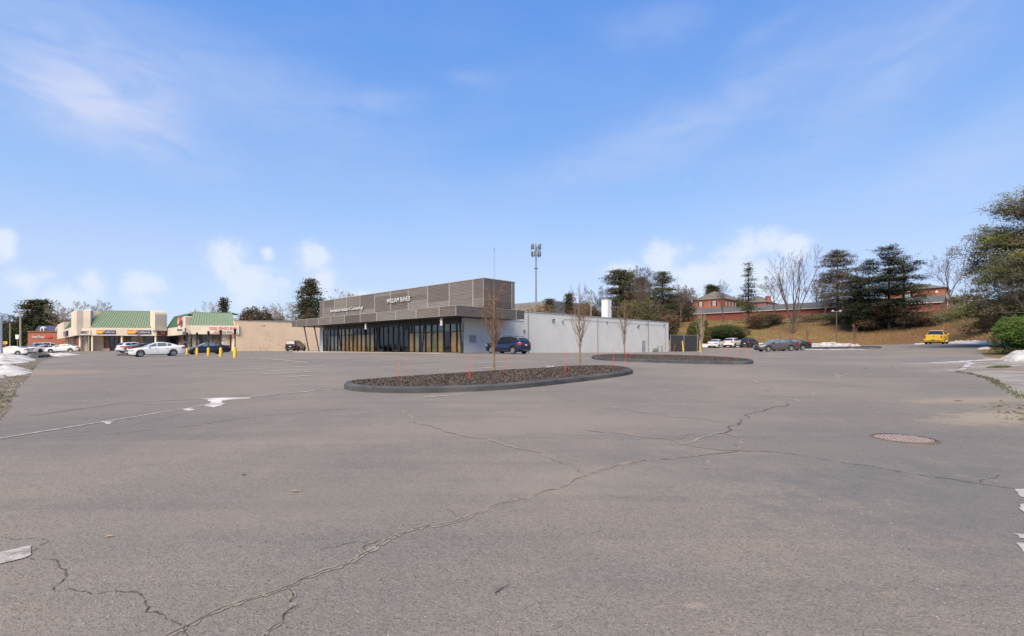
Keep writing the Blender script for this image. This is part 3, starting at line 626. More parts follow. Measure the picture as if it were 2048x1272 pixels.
# planks: each panel a part
def panel(parent, P, Q, z0, z1, nrm, m, seed, name='plank_panel', ph=.145):
    r = random.Random(seed); P = Vector(P); Q = Vector(Q); n = max(1, round((z1-z0)/ph)); hh = (z1-z0)/n; b = MB(); nrm = Vector(nrm)
    for i in range(n):
        o = r.uniform(.03, .045); z = z0+i*hh; a, c = P+nrm*o, Q+nrm*o; zz = z+hh-.022
        b.quad((a.x, a.y, z), (c.x, c.y, z), (c.x, c.y, zz), (a.x, a.y, zz))
        b.quad((a.x, a.y, zz), (c.x, c.y, zz), (Q.x, Q.y, zz), (P.x, P.y, zz)); b.quad((P.x, P.y, z), (Q.x, Q.y, z), (c.x, c.y, z), (a.x, a.y, z)); b.quad((P.x, P.y, zz), (Q.x, Q.y, zz), (Q.x, Q.y, z+hh), (P.x, P.y, z+hh))
        b.quad((a.x, a.y, z), (a.x, a.y, zz), (P.x, P.y, zz), (P.x, P.y, z)); b.quad((c.x, c.y, zz), (c.x, c.y, z), (Q.x, Q.y, z), (Q.x, Q.y, zz))
    return b.add(name, m, parent)
CX, CY = -3.06, -2.5; CXr, CYl = 5.94, 33.6
can = MB().box(CX, CXr, CY, CYl, Zc0+.02, Zc1-.02).add('canopy', mdark, bld)
MB().box(CX-.06, CXr+.06, CY-.06, CYl+.06, Zc1-.02, Zc1+.03).add('canopy_edge', mstrip, bld)
uc = [585, 593, 614, 637, 662, 690, 721, 754, 792, 833, 879, 912]; yc = [s_at(u, CX) for u in uc]; yc[0] = CYl; yc[-1] = CY
seq = [2, 1, 1, 0, 0, 2, 1, 3, 3, 0, 1, 2]
for i in range(len(yc)-1):
    panel(bld, (CX, yc[i], 0), (CX, yc[i+1], 0), Zc0, Zc1-.03, (-1, 0, 0), mplanks[seq[i]], 200+i)
    if i and i % 1 == 0: MB().box(CX-.055, CX, yc[i]-.05, yc[i]+.05, Zc0, Zc1-.022).add('trim_strip', mstrip, bld)
MB().box(CX-.05, CX, CY-.05, CY, Zc0, Zc1-.022).add('trim_strip', mstrip, bld)
xs_ = [CX, t_at(1032, CY), CXr]
for i in range(2): panel(bld, (xs_[i]+(0 if i else .0), CY, 0), (xs_[i+1], CY, 0), Zc0, Zc1-.03, (0, -1, 0), mplanks[(1, 2)[i]], 230+i)
MB().box(xs_[1]-.05, xs_[1]+.05, CY-.055, CY, Zc0, Zc1-.022).add('trim_strip', mstrip, bld)
BX, BY = .57, -2.2; BXr, BYl = t_at(1029, -2.2), 32.8
MB().box(BX, BXr, BY, BYl, Zb0, Zb1-.04).box(BX+.3, BXr-.3, BY+.3, BYl-.3, Zc1, Zb0).add('sign_band_core', mdark, bld)
MB().box(BX-.07, BXr+.07, BY-.07, BYl+.07, Zb1-.04, Zb1+.03).add('box_edge', mstrip, bld)
ub = [639.4, 647, 669.6, 694, 720.8, 750, 781.8, 817, 856, 899, 946.6, 966.6]; yb = [s_at(u, BX) for u in ub]; yb[0] = BYl; yb[-1] = BY
def split_panels(P, Q, nrm, seed, base):      # one bay of the tall band: two or three panels stacked
    r = random.Random(seed); cuts = [Zb0]+sorted(r.sample([5.0, 5.42, 5.84, 6.3, 6.72], r.choice((1, 2))))+[Zb1-.05]
    for i in range(len(cuts)-1): panel(bld, P, Q, cuts[i], cuts[i+1]-.012, nrm, mplanks[r.choice(base)], seed*7+i)
for i in range(len(yb)-1):
    split_panels((BX, yb[i], 0), (BX, yb[i+1], 0), (-1, 0, 0), 300+i, (0, 0, 1, 3, 1) if i < 10 else (1, 0))
    if i: MB().box(BX-.055, BX, yb[i]-.05, yb[i]+.05, Zb0, Zb1-.042).add('trim_strip', mstrip, bld)
MB().box(BX-.05, BX, BY-.05, BY, Zb0, Zb1-.042).add('trim_strip', mstrip, bld)
xb = [BX, t_at(1023, BY), BXr]
for i in range(2):
    split_panels((xb[i], BY, 0), (xb[i+1], BY, 0), (0, -1, 0), 330+i, (1, 2) if i == 0 else (0, 3))
MB().box(xb[1]-.05, xb[1]+.05, BY-.055, BY, Zb0, Zb1-.042).add('trim_strip', mstrip, bld)
# glass front
nb_ = 29; y0g, y1g = .12, yL-1.12; bw = (y1g-y0g)/nb_
mglass = glassmat('shop_glass', (.97, .98, .97), .7)
mbrown = mat('brown_kraft_paper', (.66, .40, .13), (.72, .46, .17), .8, 1.5, .3, 5)
mgreen = mat('greenish_paper', (.30, .34, .15), (.56, .48, .27), .8, .8, detail=6)
mgreyp = mat('grey_paper', (.36, .30, .27), (.50, .43, .38), .8, .9)
mcream = mat('cream_paper', (.68, .60, .38), (.58, .5, .32), .8, .9)
MB().box(.02, .12, y0g-.1, y1g+.1, 2.95, Zc0).add('glazing_head', mdark, bld)
MB().box(.02, .12, y0g-.1, y1g+.1, -.06, .06).add('glazing_sill', mdark, bld)
MB().box(6.0, 6.1, .3, yL-.3, -.1, Zc0-.2).box(.3, 6.0, .3, yL-.3, -.12, -.06).add('interior', mat('dim_interior', (.05, .05, .055), (.09, .085, .08), .9, .7), bld)
low = "BBdKGBcGKdDdDDdDKGKKBKBKgGgGDg"; up = "                     CCCC DD"
for i in range(nb_+1):
    y = y0g+i*bw; wide = .09 if i in (3, 7, 12, 15) else .045
    MB().box(-.03, .13, y-wide, y+wide, .06, 2.95).add('mullion', mdark, bld)
for i in range(nb_):
    ya, yb_ = y0g+i*bw+.05, y0g+(i+1)*bw-.05
    MB().box(.0, .1, ya, yb_, 2.12, 2.20).add('transom_bar', mdark, bld)
    MB().quad((.05, yb_, .06), (.05, ya, .06), (.05, ya, 2.12), (.05, yb_, 2.12)).add('glass_pane', mglass, bld)
    MB().quad((.05, yb_, 2.20), (.05, ya, 2.20), (.05, ya, 2.95), (.05, yb_, 2.95)).add('glass_pane', mglass, bld)
    k = low[i]; mm_ = {'B': mbrown, 'K': mbrown, 'G': mgreen, 'g': mgreyp, 'c': mgreyp}.get(k)
    if mm_: MB().quad((.14, ya-.02, .07), (.14, yb_+.02, .07), (.16, yb_+.02, 2.12), (.16, ya-.02, 2.12)).add('window_paper', mm_, bld)
    elif k == 'd': MB().box(.02, .05-.004, ya+.02, yb_-.02, .08, .35).box(.02, .046, ya+.02, ya+.1, .35, 2.1).box(.02, .046, yb_-.1, yb_-.02, .35, 2.1).add('door', mdark, bld)
    if i < len(up) and up[i] == 'C': MB().quad((.14, ya, 2.2), (.14, yb_, 2.2), (.15, yb_, 2.94), (.15, ya, 2.94)).add('window_paper', mcream, bld)
    elif i < 9: MB().quad((.6, ya-.05, 2.2), (.6, yb_+.05, 2.2), (.6, yb_+.05, 2.94), (.6, ya-.05, 2.94)).add('reflection_sheet', mat('blue_grey_reflection', (.36, .48, .52), (.48, .58, .58), .6, .8), bld)  # blue-grey sheet behind the upper panes: their sky reflection put into colour
wk = MB().box(CX-.25, 0, -.35, yL+1, -.7, .015).add('walkway', mat('pale_concrete', (.42, .37, .34), (.50, .45, .42), .9, 2, .2, 20), bld)
# leaning steel struts carrying the canopy edge
for i, (ut, ubm, xt, xb2) in enumerate([(608, 619.5, CX+.25, CX+.25), (628, 640, CX+.4, CX+.4), (653, 660, CX+.35, CX+.5), (918, 925.5, -.9, -.9), (919.5, 923, -.35, -.35), (839, 843.5, -.8, -.8), (849, 844.5, -.8, -.8), (798, 799, -.8, -.8), (727, 735, -.8, -.8), (676, 682, -.8, -.8)]):
    MB().tube([(xb2, s_at(ubm, xb2), -.5 if i < 3 else 0), (xt, s_at(ut, xt), Zc0+.05)], .085, 8).add('canopy_strut', mdark, bld)
for ut, x0 in ((882.5, CX+.35), (731, CX+.35)):
    y = s_at(ut, x0); q = MB().box(x0-.015, x0+.015, y-.16, y+.16, 2.62, 3.3).add('blade_sign', mat('sign_white', (.72, .70, .70), rough=.5), bld); MB().box(x0-.022, x0-.016, y-.1, y+.1, 3.12, 3.24).box(x0-.022, x0-.016, y-.1, y+.1, 2.74, 2.8).add('red_mark', mat('sign_red', (.5, .05, .05), rough=.5), q)
# roof things
def local(x, y, z=0): return Vector((KX, KY, KZ))+Bdir*x+Adir*y+Vector((0, 0, z))
p = PX(1213, 634, 70); xx = MB()
chm = thing('roof_stack', 'square white stack standing on the roof of the white block building', 'chimney', (p.x, p.y, KZ+Zt-.3), math.atan2(sa, ca))
MB().box(-.48, .48, -.5, .5, 0, 3.05).add('shaft', mat('stack_white', (.66, .66, .66), (.72, .72, .72), .7, 1), chm)
MB().box(-.52, .52, -.54, .54, 3.05, 3.12).add('cap', mcap, chm); MB().box(.3, .7, -.75, -.5, 1.9, 2.1).add('lamp', MATS['wall_light_grey'], chm)
# lettering on the plank band
mlet = mat('white_sign_letter', (.66, .66, .66), rough=.4); mshd = mat('letter_shadow_dark', (.03, .03, .03), rough=.5)
def front_text(s, uL, uR, z, size, name, label, xs=None, off=0.0):
    off = 0.0
    yL_, yR_ = s_at(uL, BX-.15), s_at(uR, BX-.15); w = abs(yL_-yR_); yc_ = (yL_+yR_)/2; p = local(BX-.16, yc_, z)
    root = thing(name, label, 'sign', p, 0)
    cu = bpy.data.curves.new('t', 'FONT'); cu.body = s; cu.size = size; t = bpy.data.objects.new('t', cu); me = bpy.data.meshes.new_from_object(t); w0 = max(v.co.x for v in me.vertices)-min(v.co.x for v in me.vertices); bpy.data.objects.remove(t)
    M = facing((0, 0, 0), -Adir); textmesh(s, size, 'lettering', mlet, root, Matrix.Translation(-Bdir*.012)@M, .012, w/w0, offset=off); textmesh(s, size, 'letter_shadow', mshd, root, Matrix.Translation(Bdir*.06+Vector((0,0,-.035)))@M, .025, w/w0)  # dark copy set lower behind the letters stands for their shadow
    return root
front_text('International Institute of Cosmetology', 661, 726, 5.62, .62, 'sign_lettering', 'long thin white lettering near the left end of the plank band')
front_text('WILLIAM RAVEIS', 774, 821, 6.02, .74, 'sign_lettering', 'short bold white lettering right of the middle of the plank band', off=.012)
for c in bpy.data.objects:
    pass

# ---------------------------------------------------------------- dark fenced enclosure beyond the white building
eA, eB = GX(1340.5, 79.5), GX(1394.5, 80.5); zE = H(*eB)
enc = thing('dumpster_enclosure', 'dark slatted screen enclosure at the far end of the white building', 'enclosure', (eA[0], eA[1], zE))
dE = Vector((eB[0]-eA[0], eB[1]-eA[1], 0)); LE = dE.length; dE.normalize(); n_ = 22
mscreen = mat('charcoal_screen', (.022, .024, .03), (.035, .037, .044), .6, 3)
for i in range(n_):
    a = Vector((eA[0], eA[1], 0))+dE*(LE*i/n_); c = a+dE*(LE/n_-.02); MB().wallbox(a, c, zE-.3, zE+2.55, .04).add('slat', mscreen, enc, world=True)
for k in (0, .5, 1): a = Vector((eA[0], eA[1], 0))+dE*(LE*k); MB().tube([(a.x, a.y-.06, zE-.3), (a.x, a.y-.06, zE+2.7)], .05, 6).add('post', mat('galvanised_post', (.3, .3, .31), rough=.5, metal=.4), enc, world=True)
MB().wallbox(eB, (eB[0]+2.5, eB[1]+4.5), zE-.3, zE+2.5, .04).add('side_screen', mscreen, enc, world=True)
MB().tube([(eA[0], eA[1]-.05, zE+2.58), (eB[0], eB[1]-.05, zE+2.58)], .03, 6).add('top_rail', MATS['galvanised_post'], enc, world=True)

# ---------------------------------------------------------------- strip mall on the left
mstucco = mat('cream_stucco', (.62, .53, .42), (.68, .59, .48), .9, .8, .2, 20, c3=(.56, .48, .39), s3=.3)
mgreenroof = mat('green_metal_roof', (.10, .168, .108), (.122, .195, .13), .6, 1.0, c3=(.115, .17, .125), s3=.5)
mtan = block_wall('tan_painted_brick', (.84, .63, .43), (.87, .66, .455), .4, .1, .008, .3, (.77, .57, .39))
mredbrick = block_wall('red_brick', (.27, .095, .062), (.34, .13, .082), .42, .16, .014, .4, (.36, .17, .11))
mgar = block_wall('dark_red_brick', (.17, .055, .045), (.24, .08, .06), .42, .16, .014, .4, (.24, .09, .07))
mdglass = mat('dark_shop_glass', (.03, .034, .036), (.06, .062, .06), .12, .8, spec=.8)
mwarm = mat('lit_shop_interior', (.10, .09, .06), (.20, .18, .10), .5, .7, c3=(.24, .07, .05), s3=.6)
P1 = PX(155, 0, 92); P2 = PX(313, 0, 95); P3 = PX(332, 0, 97.5); P4 = PX(378, 0, 83); P5 = PX(478, 0, 84.5)
L0 = PX(114.5, 0, 132); L1 = PX(154.5, 0, 92.5)
mall = thing('strip_mall', 'cream strip mall with green standing seam mansard roofs and columns along the shop fronts', 'building', (P2.x, P2.y, 1.0))
def zf(v, Z): return EYE+(695-v)/1000*Z
zF0, zF1 = 3.62, 4.92           # fascia bottom and top
def seg_fascia(a, b, z0, z1, t=.35): MB().wallbox(b, a, z0, z1, -t).add('fascia', mstucco, mall, world=True); MB().wallbox(b, a, z1, z1+.16, -t-.12).add('cornice', mat('cornice_cream', (.58, .51, .42), (.62, .55, .45), .7, 2), mall, world=True)
def inward(a, b):   # unit vector pointing away from the camera side
    d = (Vector(b)-Vector(a)); d.z = 0; d.normalize(); n = Vector((-d.y, d.x, 0)); return n if n.y > 0 else -n
def xy(v, z): return Vector((v[0], v[1], z))
def mansard(a, b, z0, z1, run, ea=0, eb=0, spacing=.42):
    n = inward(a, b); d = (Vector((b[0]-a[0], b[1]-a[1], 0))); L = d.length; d.normalize(); a0 = xy(a, z0)+n*.12; b0 = xy(b, z0)+n*.12; a1 = xy(a, z1)+n*run+d*ea; b1 = xy(b, z1)+n*run-d*eb
    MB().quad(a0, b0, b1, a1).add('roof_slope', mgreenroof, mall, world=True)
    MB().hexa([a1-Vector((0, 0, .12)), b1-Vector((0, 0, .12)), b1+n*3-Vector((0, 0, .12)), a1+n*3-Vector((0, 0, .12)), a1+Vector((0, 0, .10)), b1+Vector((0, 0, .1)), b1+n*3+Vector((0, 0, .1)), a1+n*3+Vector((0, 0, .1))]).add('ridge_cap', mgreenroof, mall, world=True)
    k = int(L/spacing); up = n.cross(d).normalized(); sn = ((a1-a0).cross(d)).normalized(); sn = sn if sn.y < 0 else -sn; bmb = MB()
    for i in range(k+1):
        t = i/k; p = a0.lerp(b0, t); q = a1.lerp(b1, t); o = sn*.07; w = d*.022
        bmb.hexa([p-w, p+w, q+w, q-w, p-w+o, p+w+o, q+w+o, q-w+o])
    bmb.add('roof_seams', mat('green_seam', (.10, .20, .12), (.13, .24, .15), .5, 2), mall, world=True, kind='stuff')
seg_fascia(P1, P2, zF0, zF1); seg_fascia(P2, P3, zF0, zF1); seg_fascia(P3, P4, zF0, zF1-.0); seg_fascia(P4, P5, zF0, zF1)
mansard(PX(166, 0, 92.2), PX(311, 0, 94.9), zF1+.16, 8.3, 1.6, 1.6, .15)
mansard(P3, PX(361, 0, 88.1), zF1+.16, 7.4, 1.3, .3, .2); mansard(P4, PX(472.5, 0, 84.4), zF1+.16, 7.25, 1.3, .1, 1.1)
nP3 = inward(P3, P4); nP4 = inward(P4, P5)
MB().tri(xy(P4, zF1+.16)+nP4*.12, xy(P4, 7.25)+nP4*1.3+Vector((.1, 0, 0)), xy(PX(372, 0, 84.6), 7.3)+nP3*1.2).add('roof_hip', mgreenroof, mall, world=True)
def tower(a, b, z0, z1, dep, rnd=.5, mt=None, name='parapet_tower'):
    n = inward(a, b); pr = [(0, z0)]
    for k in range(6): t = k/5*math.pi/2; pr.append((rnd*(1-math.sin(t)) if 0 else rnd-rnd*math.cos(t), z1-rnd+rnd*math.sin(t)))
    pr += [(dep, z1), (dep, z0)]; A = Vector((a[0], a[1], 0)); off = Vector((b[0]-a[0], b[1]-a[1], 0))
    MB().prism([A+n*x+Vector((0, 0, z)) for x, z in pr], off).add(name, mt or mstucco, mall, world=True)
tower(PX(142.5, 0, 96), PX(153.5, 0, 91.6), 3.62, 8.25, 6, .15); tower(PX(153.6, 0, 92.0), PX(181, 0, 92.6), 5.1, 8.30, 5, .12) 
tower(PX(310, 0, 94.3), PX(334, 0, 96.2), zF1-.3, 8.45, 1.6, .9)
gq0, gq1 = PX(356.3, 0, 86.0), PX(371, 0, 84.2); gL = Vector((gq1.x-gq0.x, gq1.y-gq0.y, 0)); gn = inward(gq0, gq1); gz0, gz1 = zF1-.25, 6.7
arch = [gq0, gq0+gL]; A_ = [xy(gq0, gz0), xy(gq0+gL, gz0), xy(gq0+gL, gz1-.15)]+[xy(gq0+gL*(1-.05-.95*(k/8)), gz0+(gz1-gz0)*(1-(k/8)**2.6*.75)) for k in range(9)]
MB().prism(A_, gn*1.3).add('round_gable', mstucco, mall, world=True)
# lower left wing
seg_fascia(L0, L1, zF0, 5.35, .3); tower(L0, PX(127, 0, 118), 5.3, 7.5, 3, .3); mansard(PX(124.5, 0, 121), PX(142.3, 0, 101), 5.51, 7.7, 1.5, .8, .0)
# posts along the walkway
mpost = mat('cream_post', (.66, .58, .42), (.70, .62, .47), .7, 3)
for u, Z in ((158.3, 92.3), (182.8, 92.6), (242.2, 93.8), (309.8, 95)):
    p = PX(u, 0, Z); z0 = H(p.x, p.y); MB().box(p.x-.14, p.x+.14, p.y+.1, p.y+.38, z0-.2, zF0).add('column', mpost, mall, world=True)
# shop fronts, set back behind the columns
mwalk = mat('brick_walk', (.25, .16, .12), (.30, .2, .15), .9, 3)
def shopfront(a, b, z0, z1, items, knee=.55):
    """items: (fraction0, fraction1, kind)"""
    a = Vector((a[0], a[1], 0)); b = Vector((b[0], b[1], 0)); d = b-a; n = inward(a, b)
    for f0, f1, k in items:
        p, q = a+d*f0, a+d*f1; e = (q-p).normalized()*.04; zb = z0
        if k == 'w': MB().wallbox(q, p, z0, z1, -.25).add('wall_pier', mstucco, mall, world=True); continue
        if k == 'b': MB().wallbox(q, p, z0, z1, -.25).add('wall_pier', mat('brown_pier', (.25, .13, .09), (.3, .17, .12), .8, 3), mall, world=True); continue
        if k in 'gGlr': MB().wallbox(q-n*.03, p-n*.03, z0, z0+knee, -.2).add('knee_wall', mstucco, mall, world=True); zb = z0+knee
        mt = {'g': mdglass, 'd': mat('dark_door_glass', (.02, .022, .03), (.03, .035, .045), .15, 1, spec=.8), 'G': mwarm, 'l': mat('pale_blinds', (.42, .42, .38), (.3, .3, .27), .6, 2), 'r': mat('red_neon_window', (.06, .04, .04), (.10, .06, .06), .2, 1), 'x': mat('pale_window', (.34, .36, .33), (.2, .22, .2), .4, 1.2)}[k]
        w = MB().wallbox(q-e+n*.05, p+e+n*.05, zb, z1, -.05).add('door' if k == 'd' else 'shop_window', mt, mall, world=True)
        f = MB()
        for r_ in (p, q): f.wallbox(r_+e*.7, r_-e*.7, zb, z1, -.08)
        f.wallbox(q, p, z1-.08, z1, -.07); f.wallbox(q, p, z1-.75, z1-.69, -.07)
        if k == 'd': f.wallbox(q, p, z0+1.0, z0+1.06, -.065)
        f2 = f.add('frame', mdark if k != 'x' else mpost, w)
        if k in 'Ggxlr':
            rq = random.Random(int(f0*1000)+int(a.x*7)); Lp = (q-p).length
            for _ in range(max(1, int(Lp/.9))):
                s0 = rq.uniform(.08, .7)*Lp; ww = rq.uniform(.25, .6); zz = rq.uniform(zb+.15, z1-1.2); hh = rq.uniform(.3, .75); dn_ = (q-p).normalized(); A0 = p+dn_*s0-n*.03
                if s0+ww > Lp-.1: continue
                pm_ = rq.choice([('poster_red', (.42, .05, .04)), ('poster_white', (.62, .60, .56)), ('poster_green', (.16, .26, .14)), ('poster_tan', (.45, .34, .2)), ('poster_yellow', (.55, .42, .12)), ('poster_blue', (.10, .15, .28))])
                MB().wallbox(A0+dn_*ww, A0, zz, zz+hh, -.02).add('window_poster', mat(pm_[0], pm_[1], tuple(min(1, c_*1.3) for c_ in pm_[1]), .6, 4), w)
        w2 = w
nn = inward(P1, P2)
zs = H(P2.x, P2.y)+.05
shopfront(P1+nn*2.4, P2+nn*2.4, zs-.1, zF0+.1, [(0, .04, 'w'), (.04, .10, 'x'), (.10, .165, 'd'), (.165, .2, 'x'), (.2, .235, 'w'), (.235, .31, 'G'), (.31, .375, 'd'), (.375, .42, 'g'), (.42, .585, 'G'), (.585, .73, 'x'), (.73, .76, 'b'), (.76, .88, 'g'), (.88, 1.0, 'r')])
nn2 = inward(P3, P4)
shopfront(P3+nn2*1.5+Vector((-3, 3, 0)), P4+nn2*1.5+Vector((.2, -.2, 0)), zs-.2, zF0+.1, [(0, .15, 'g'), (.15, .30, 'd'), (.3, .40, 'G'), (.4, .5, 'b'), (.5, .6, 'g'), (.6, .72, 'x'), (.72, .8, 'd'), (.8, .88, 'x'), (.88, 1, 'g')])
nn3 = inward(P4, P5); zs3 = H(P5.x, P5.y)
shopfront(P4+nn3*1.5, P5+nn3*1.2, zs3-.1, zF0+.1, [(0, .06, 'x'), (.06, .14, 'G'), (.14, .25, 'x'), (.25, .36, 'g'), (.36, .38, 'w'), (.38, .55, 'G'), (.55, .73, 'G'), (.73, .83, 'd'), (.83, 1, 'w')])
nl = inward(L0, L1)
shopfront(L0+nl*1.5, L1+nl*1.5+Vector((1, -1, 0)), .2, zF0+.1, [(0, .2, 'w'), (.2, .32, 'g'), (.32, .45, 'x'), (.45, .52, 'd'), (.52, .66, 'g'), (.66, .74, 'x'), (.74, .82, 'd'), (.82, 1, 'x')], .3)
# soffit and body behind
MB().poly([xy(P1, zF0+.05), xy(P2, zF0+.05), xy(P3, zF0+.05), xy(P3, zF0+.05)+Vector((-2, 8, 0)), xy(P1, zF0+.05)+Vector((-2, 8, 0))]).add('soffit', mat('soffit_cream', (.45, .40, .33), rough=.9), mall, world=True)
MB().wallbox(P2+nn*2.9, P1+nn*2.9, 0, 5, -8).wallbox(P4+nn2*2.4+Vector((3, 0, 0)), P3+nn2*2.4, 0, 5.2, -6).wallbox(P5+nn3*2.4, P4+nn3*2.4+Vector((2, 0, 0)), 0, 5.6, -8).wallbox(L1+nl*2.4, L0+nl*2.4, -1, 5.0, -8).add('building_body', mstucco, mall, world=True)
MB().hexa([(P1.x-1, P1.y-1.2, -.5), (P2.x, P2.y-1.2, -.5), (P2.x, P2.y+3, -.5), (P1.x-1, P1.y+3, -.5), (P1.x-1, P1.y-1.2, H(P1.x, P1.y)+.1), (P2.x, P2.y-1.2, H(P2.x, P2.y)+.1), (P2.x, P2.y+3, H(P2.x, P2.y)+.1), (P1.x-1, P1.y+3, H(P1.x, P1.y)+.1)]).add('walkway', mwalk, mall, world=True)
# tan side wall
T0 = PX(469, 0, 84.3)+nn3*.05; T1 = T0+Bdir*46
tanw = thing('tan_brick_building', 'long blank tan painted brick wall with flaking patches joining the strip mall', 'building', (T0.x, T0.y, .8))
MB().wallbox(T1, T0, -.3, 5.92, -10).add('wall', mtan, tanw, world=True)
MB().wallbox(T1-Bdir*.0+Vector((0, -.05, 0)), T0+Vector((0, -.05, 0)), 5.92, 6.0, -10.1).add('coping', mat('tan_coping', (.45, .36, .28), rough=.8), tanw, world=True)
r = random.Random(5); fl = MB(); fo = Vector((Bdir.y, -Bdir.x, 0))*.006
for i in range(420):
    s = abs(r.gauss(0, 1)); t = r.uniform(1.5, 30); z = .75+abs(r.gauss(0, .8))*(1.0 if 3 < t < 12 else .7)+r.uniform(0, .3)
    if z > 3.9 or (t < 3 and z > 2.5): continue
    w, h = r.uniform(.05, .22), r.uniform(.02, .055); p = T0+Bdir*t+fo
    fl.poly([(p.x, p.y, z), (p.x+Bdir.x*w, p.y+Bdir.y*w, z-h*.2), (p.x+Bdir.x*w*1.1, p.y+Bdir.y*w*1.1, z+h*.5), (p.x+Bdir.x*w*.6, p.y+Bdir.y*w*.6, z+h), (p.x+Bdir.x*w*.1, p.y+Bdir.y*w*.1, z+h*.8)])
fl.add('flaked_paint', mat('bare_brick_brown', (.22, .13, .09), (.30, .19, .13), .9, 4), tanw, world=True, kind='stuff')
for u, v in ((500, 651), (526, 651.5)): p = PX(u, v, 86.5); MB().box(p.x-.25, p.x+.25, p.y-.3, p.y+.3, p.z-.08, p.z+.08).add('vent', mat('vent_tan', (.35, .27, .2), rough=.8), tanw, world=True)
MB().box(PX(548, 0, 88).x-7, PX(548, 0, 88).x+2.5, 94, 97, 6.0, 6.5).add('roof_unit', mat('roof_unit_grey', (.1, .1, .1), rough=.8), tanw, world=True)

# signs on the mall
mink = mat('sign_ink_dark', (.03, .03, .035), rough=.5); mred = mat('sign_red_paint', (.55, .04, .035), rough=.5); mnavy = mat('sign_navy', (.02, .03, .12), rough=.4); morange = mat('sign_orange', (.75, .22, .02), (.8, .38, .03), .4, 1.5)
def wall_sign(a, b, f0, f1, z0, z1, board, label, texts, proud=.10, trim=None):
    """board on the wall line a->b; texts: (string, fraction across, fraction up, size, material, width fraction)"""
    a = Vector((a[0], a[1], 0)); b = Vector((b[0], b[1], 0)); d = b-a; n = inward(a, b); dn = d.normalized(); p, q = a+d*f0-n*.02, a+d*f1-n*.02; c = (p+q)/2
    root = thing('shop_sign', label, 'sign', (c.x, c.y, (z0+z1)/2))
    if board: MB().wallbox(p, q, z0, z1, -proud).add('board', board, root, world=True)
    if trim: trim(root, p-n*(proud+.01), q-n*(proud+.01), z0, z1, dn)
    Lw = (q-p).length
    for s, fx, fy, size, m, wf in texts:
        cu = bpy.data.curves.new('t', 'FONT'); cu.body = s; cu.size = size; t = bpy.data.objects.new('t', cu); me = bpy.data.meshes.new_from_object(t); w0 = max(v.co.x for v in me.vertices)-min(v.co.x for v in me.vertices); bpy.data.objects.remove(t)
        pos = p.lerp(q, fx)-n*(proud+.03)+Vector((0, 0, z0+(z1-z0)*fy)); textmesh(s, size, 'lettering', m, root, facing(pos, dn), .015, Lw*wf/w0, world=True)
    return root
wall_sign(P1, P2, .015, .165, 3.72, 4.62, mat('sign_cream', (.62, .57, .50), rough=.6), 'cream sign with dark lettering reading PHARMACY above the first shop door', [('PHARMACY', .45, .5, .8, mink, .78)])
def swoosh(root, p, q, z0, z1, dn):
    L = (q-p).length; h = z1-z0; pts = [(.0, .08), (.30, .08), (.36, .3), (.40, .6), (.44, .92), (0, .92)]
    MB().poly([p+dn*(L*x)+Vector((0, 0, z0+h*y)) for x, y in pts]).add('orange_panel', morange, root, world=True)
    n = inward(p, q); MB().poly([p-n*.01+dn*(L*x)+Vector((0, 0, z0+h*y)) for x, y in ((.03, .3), (.25, .28), (.36, .62), (.05, .6))]).add('yellow_flash', mat('sign_yellow', (.85, .50, .05), rough=.5), root, world=True)
wall_sign(P1, P2, .235, .475, 3.95, 4.62, mnavy, 'small orange and navy shop sign, the left of the two', [('California', .70, .5, .55, mlet, .52)], trim=swoosh)
wall_sign(P1, P2, .625, .93, 3.95, 4.66, mnavy, 'larger orange and navy shop sign, the right of the two', [('California', .70, .48, .65, mlet, .55)], trim=swoosh)
PS = P2.lerp(P3, .1); PE = PX(330.5, 0, 96.8)
wall_sign(PX(316, 0, 95.2), PX(333, 0, 96.6), 0, 1, 3.86, 4.86, mat('sign_maroon', (.16, .022, .02), (.2, .03, .028), .5, 2), 'dark maroon shop sign with cream lettering in the inner corner', [('COSTUME', .42, .7, .4, mat('sign_cream_letter', (.7, .6, .5), rough=.5), .75), ('CAFE', .5, .28, .42, mat('sign_cream_letter', (.7, .6, .5)), .4)], .15)
wall_sign(P4, P5, .40, .97, 4.33, 4.86, mat('sign_pale_pink', (.66, .52, .45), rough=.6), 'pale sign strip with large red lettering at the right end of the cream fascia', [('OOO', .15, .5, .62, mred, .28), ("KING'S END", .66, .5, .62, mred, .62)], .06)
def tri_mark(root, p, q, z0, z1, dn):
    c = p+dn*((q-p).length*.25); MB().tube([c+Vector((0, 0, z0+.1))-dn*.28, c+Vector((0, 0, z1-.02)), c+Vector((0, 0, z0+.1))+dn*.28, c+Vector((0, 0, z0+.1))-dn*.28], .05, 4).add('red_triangle', mred, root, world=True)
wall_sign(P4, P5, .40, .97, 3.78, 4.3, mat('sign_pale_cream', (.64, .55, .46), rough=.6), 'cream sign band with a red triangle and dark lettering under the red lettering', [('Barbecue House', .58, .5, .42, mink, .5)], .06, tri_mark)
n0 = Vector((0, 0, 0))
def roundel(root, p, q, z0, z1, dn):
    c = (p+q)/2+n0*0; n = inward(p, q); cz = 5.85
    ring = MB(); pts = [c-n*.05+dn*(.52*math.cos(k*math.pi/10))+Vector((0, 0, cz+.78*math.sin(k*math.pi/10))) for k in range(20)]
    MB().prism(pts, -n*.12).add('red_disc', mred, root, world=True)
    MB().tube([c-n*.2+dn*(.34*math.cos(k*math.pi/8))+Vector((0, 0, cz+.5*math.sin(k*math.pi/8))) for k in range(17)], .045, 4).tube([c-n*.2+Vector((0, 0, cz-.3)), c-n*.2+Vector((0, 0, cz+.3))], .05, 4).tube([c-n*.2-dn*.25+Vector((0, 0, cz)), c-n*.2+dn*.25+Vector((0, 0, cz))], .05, 4).add('pale_ring', mat('sign_pink', (.75, .5, .45), rough=.5), root, world=True)
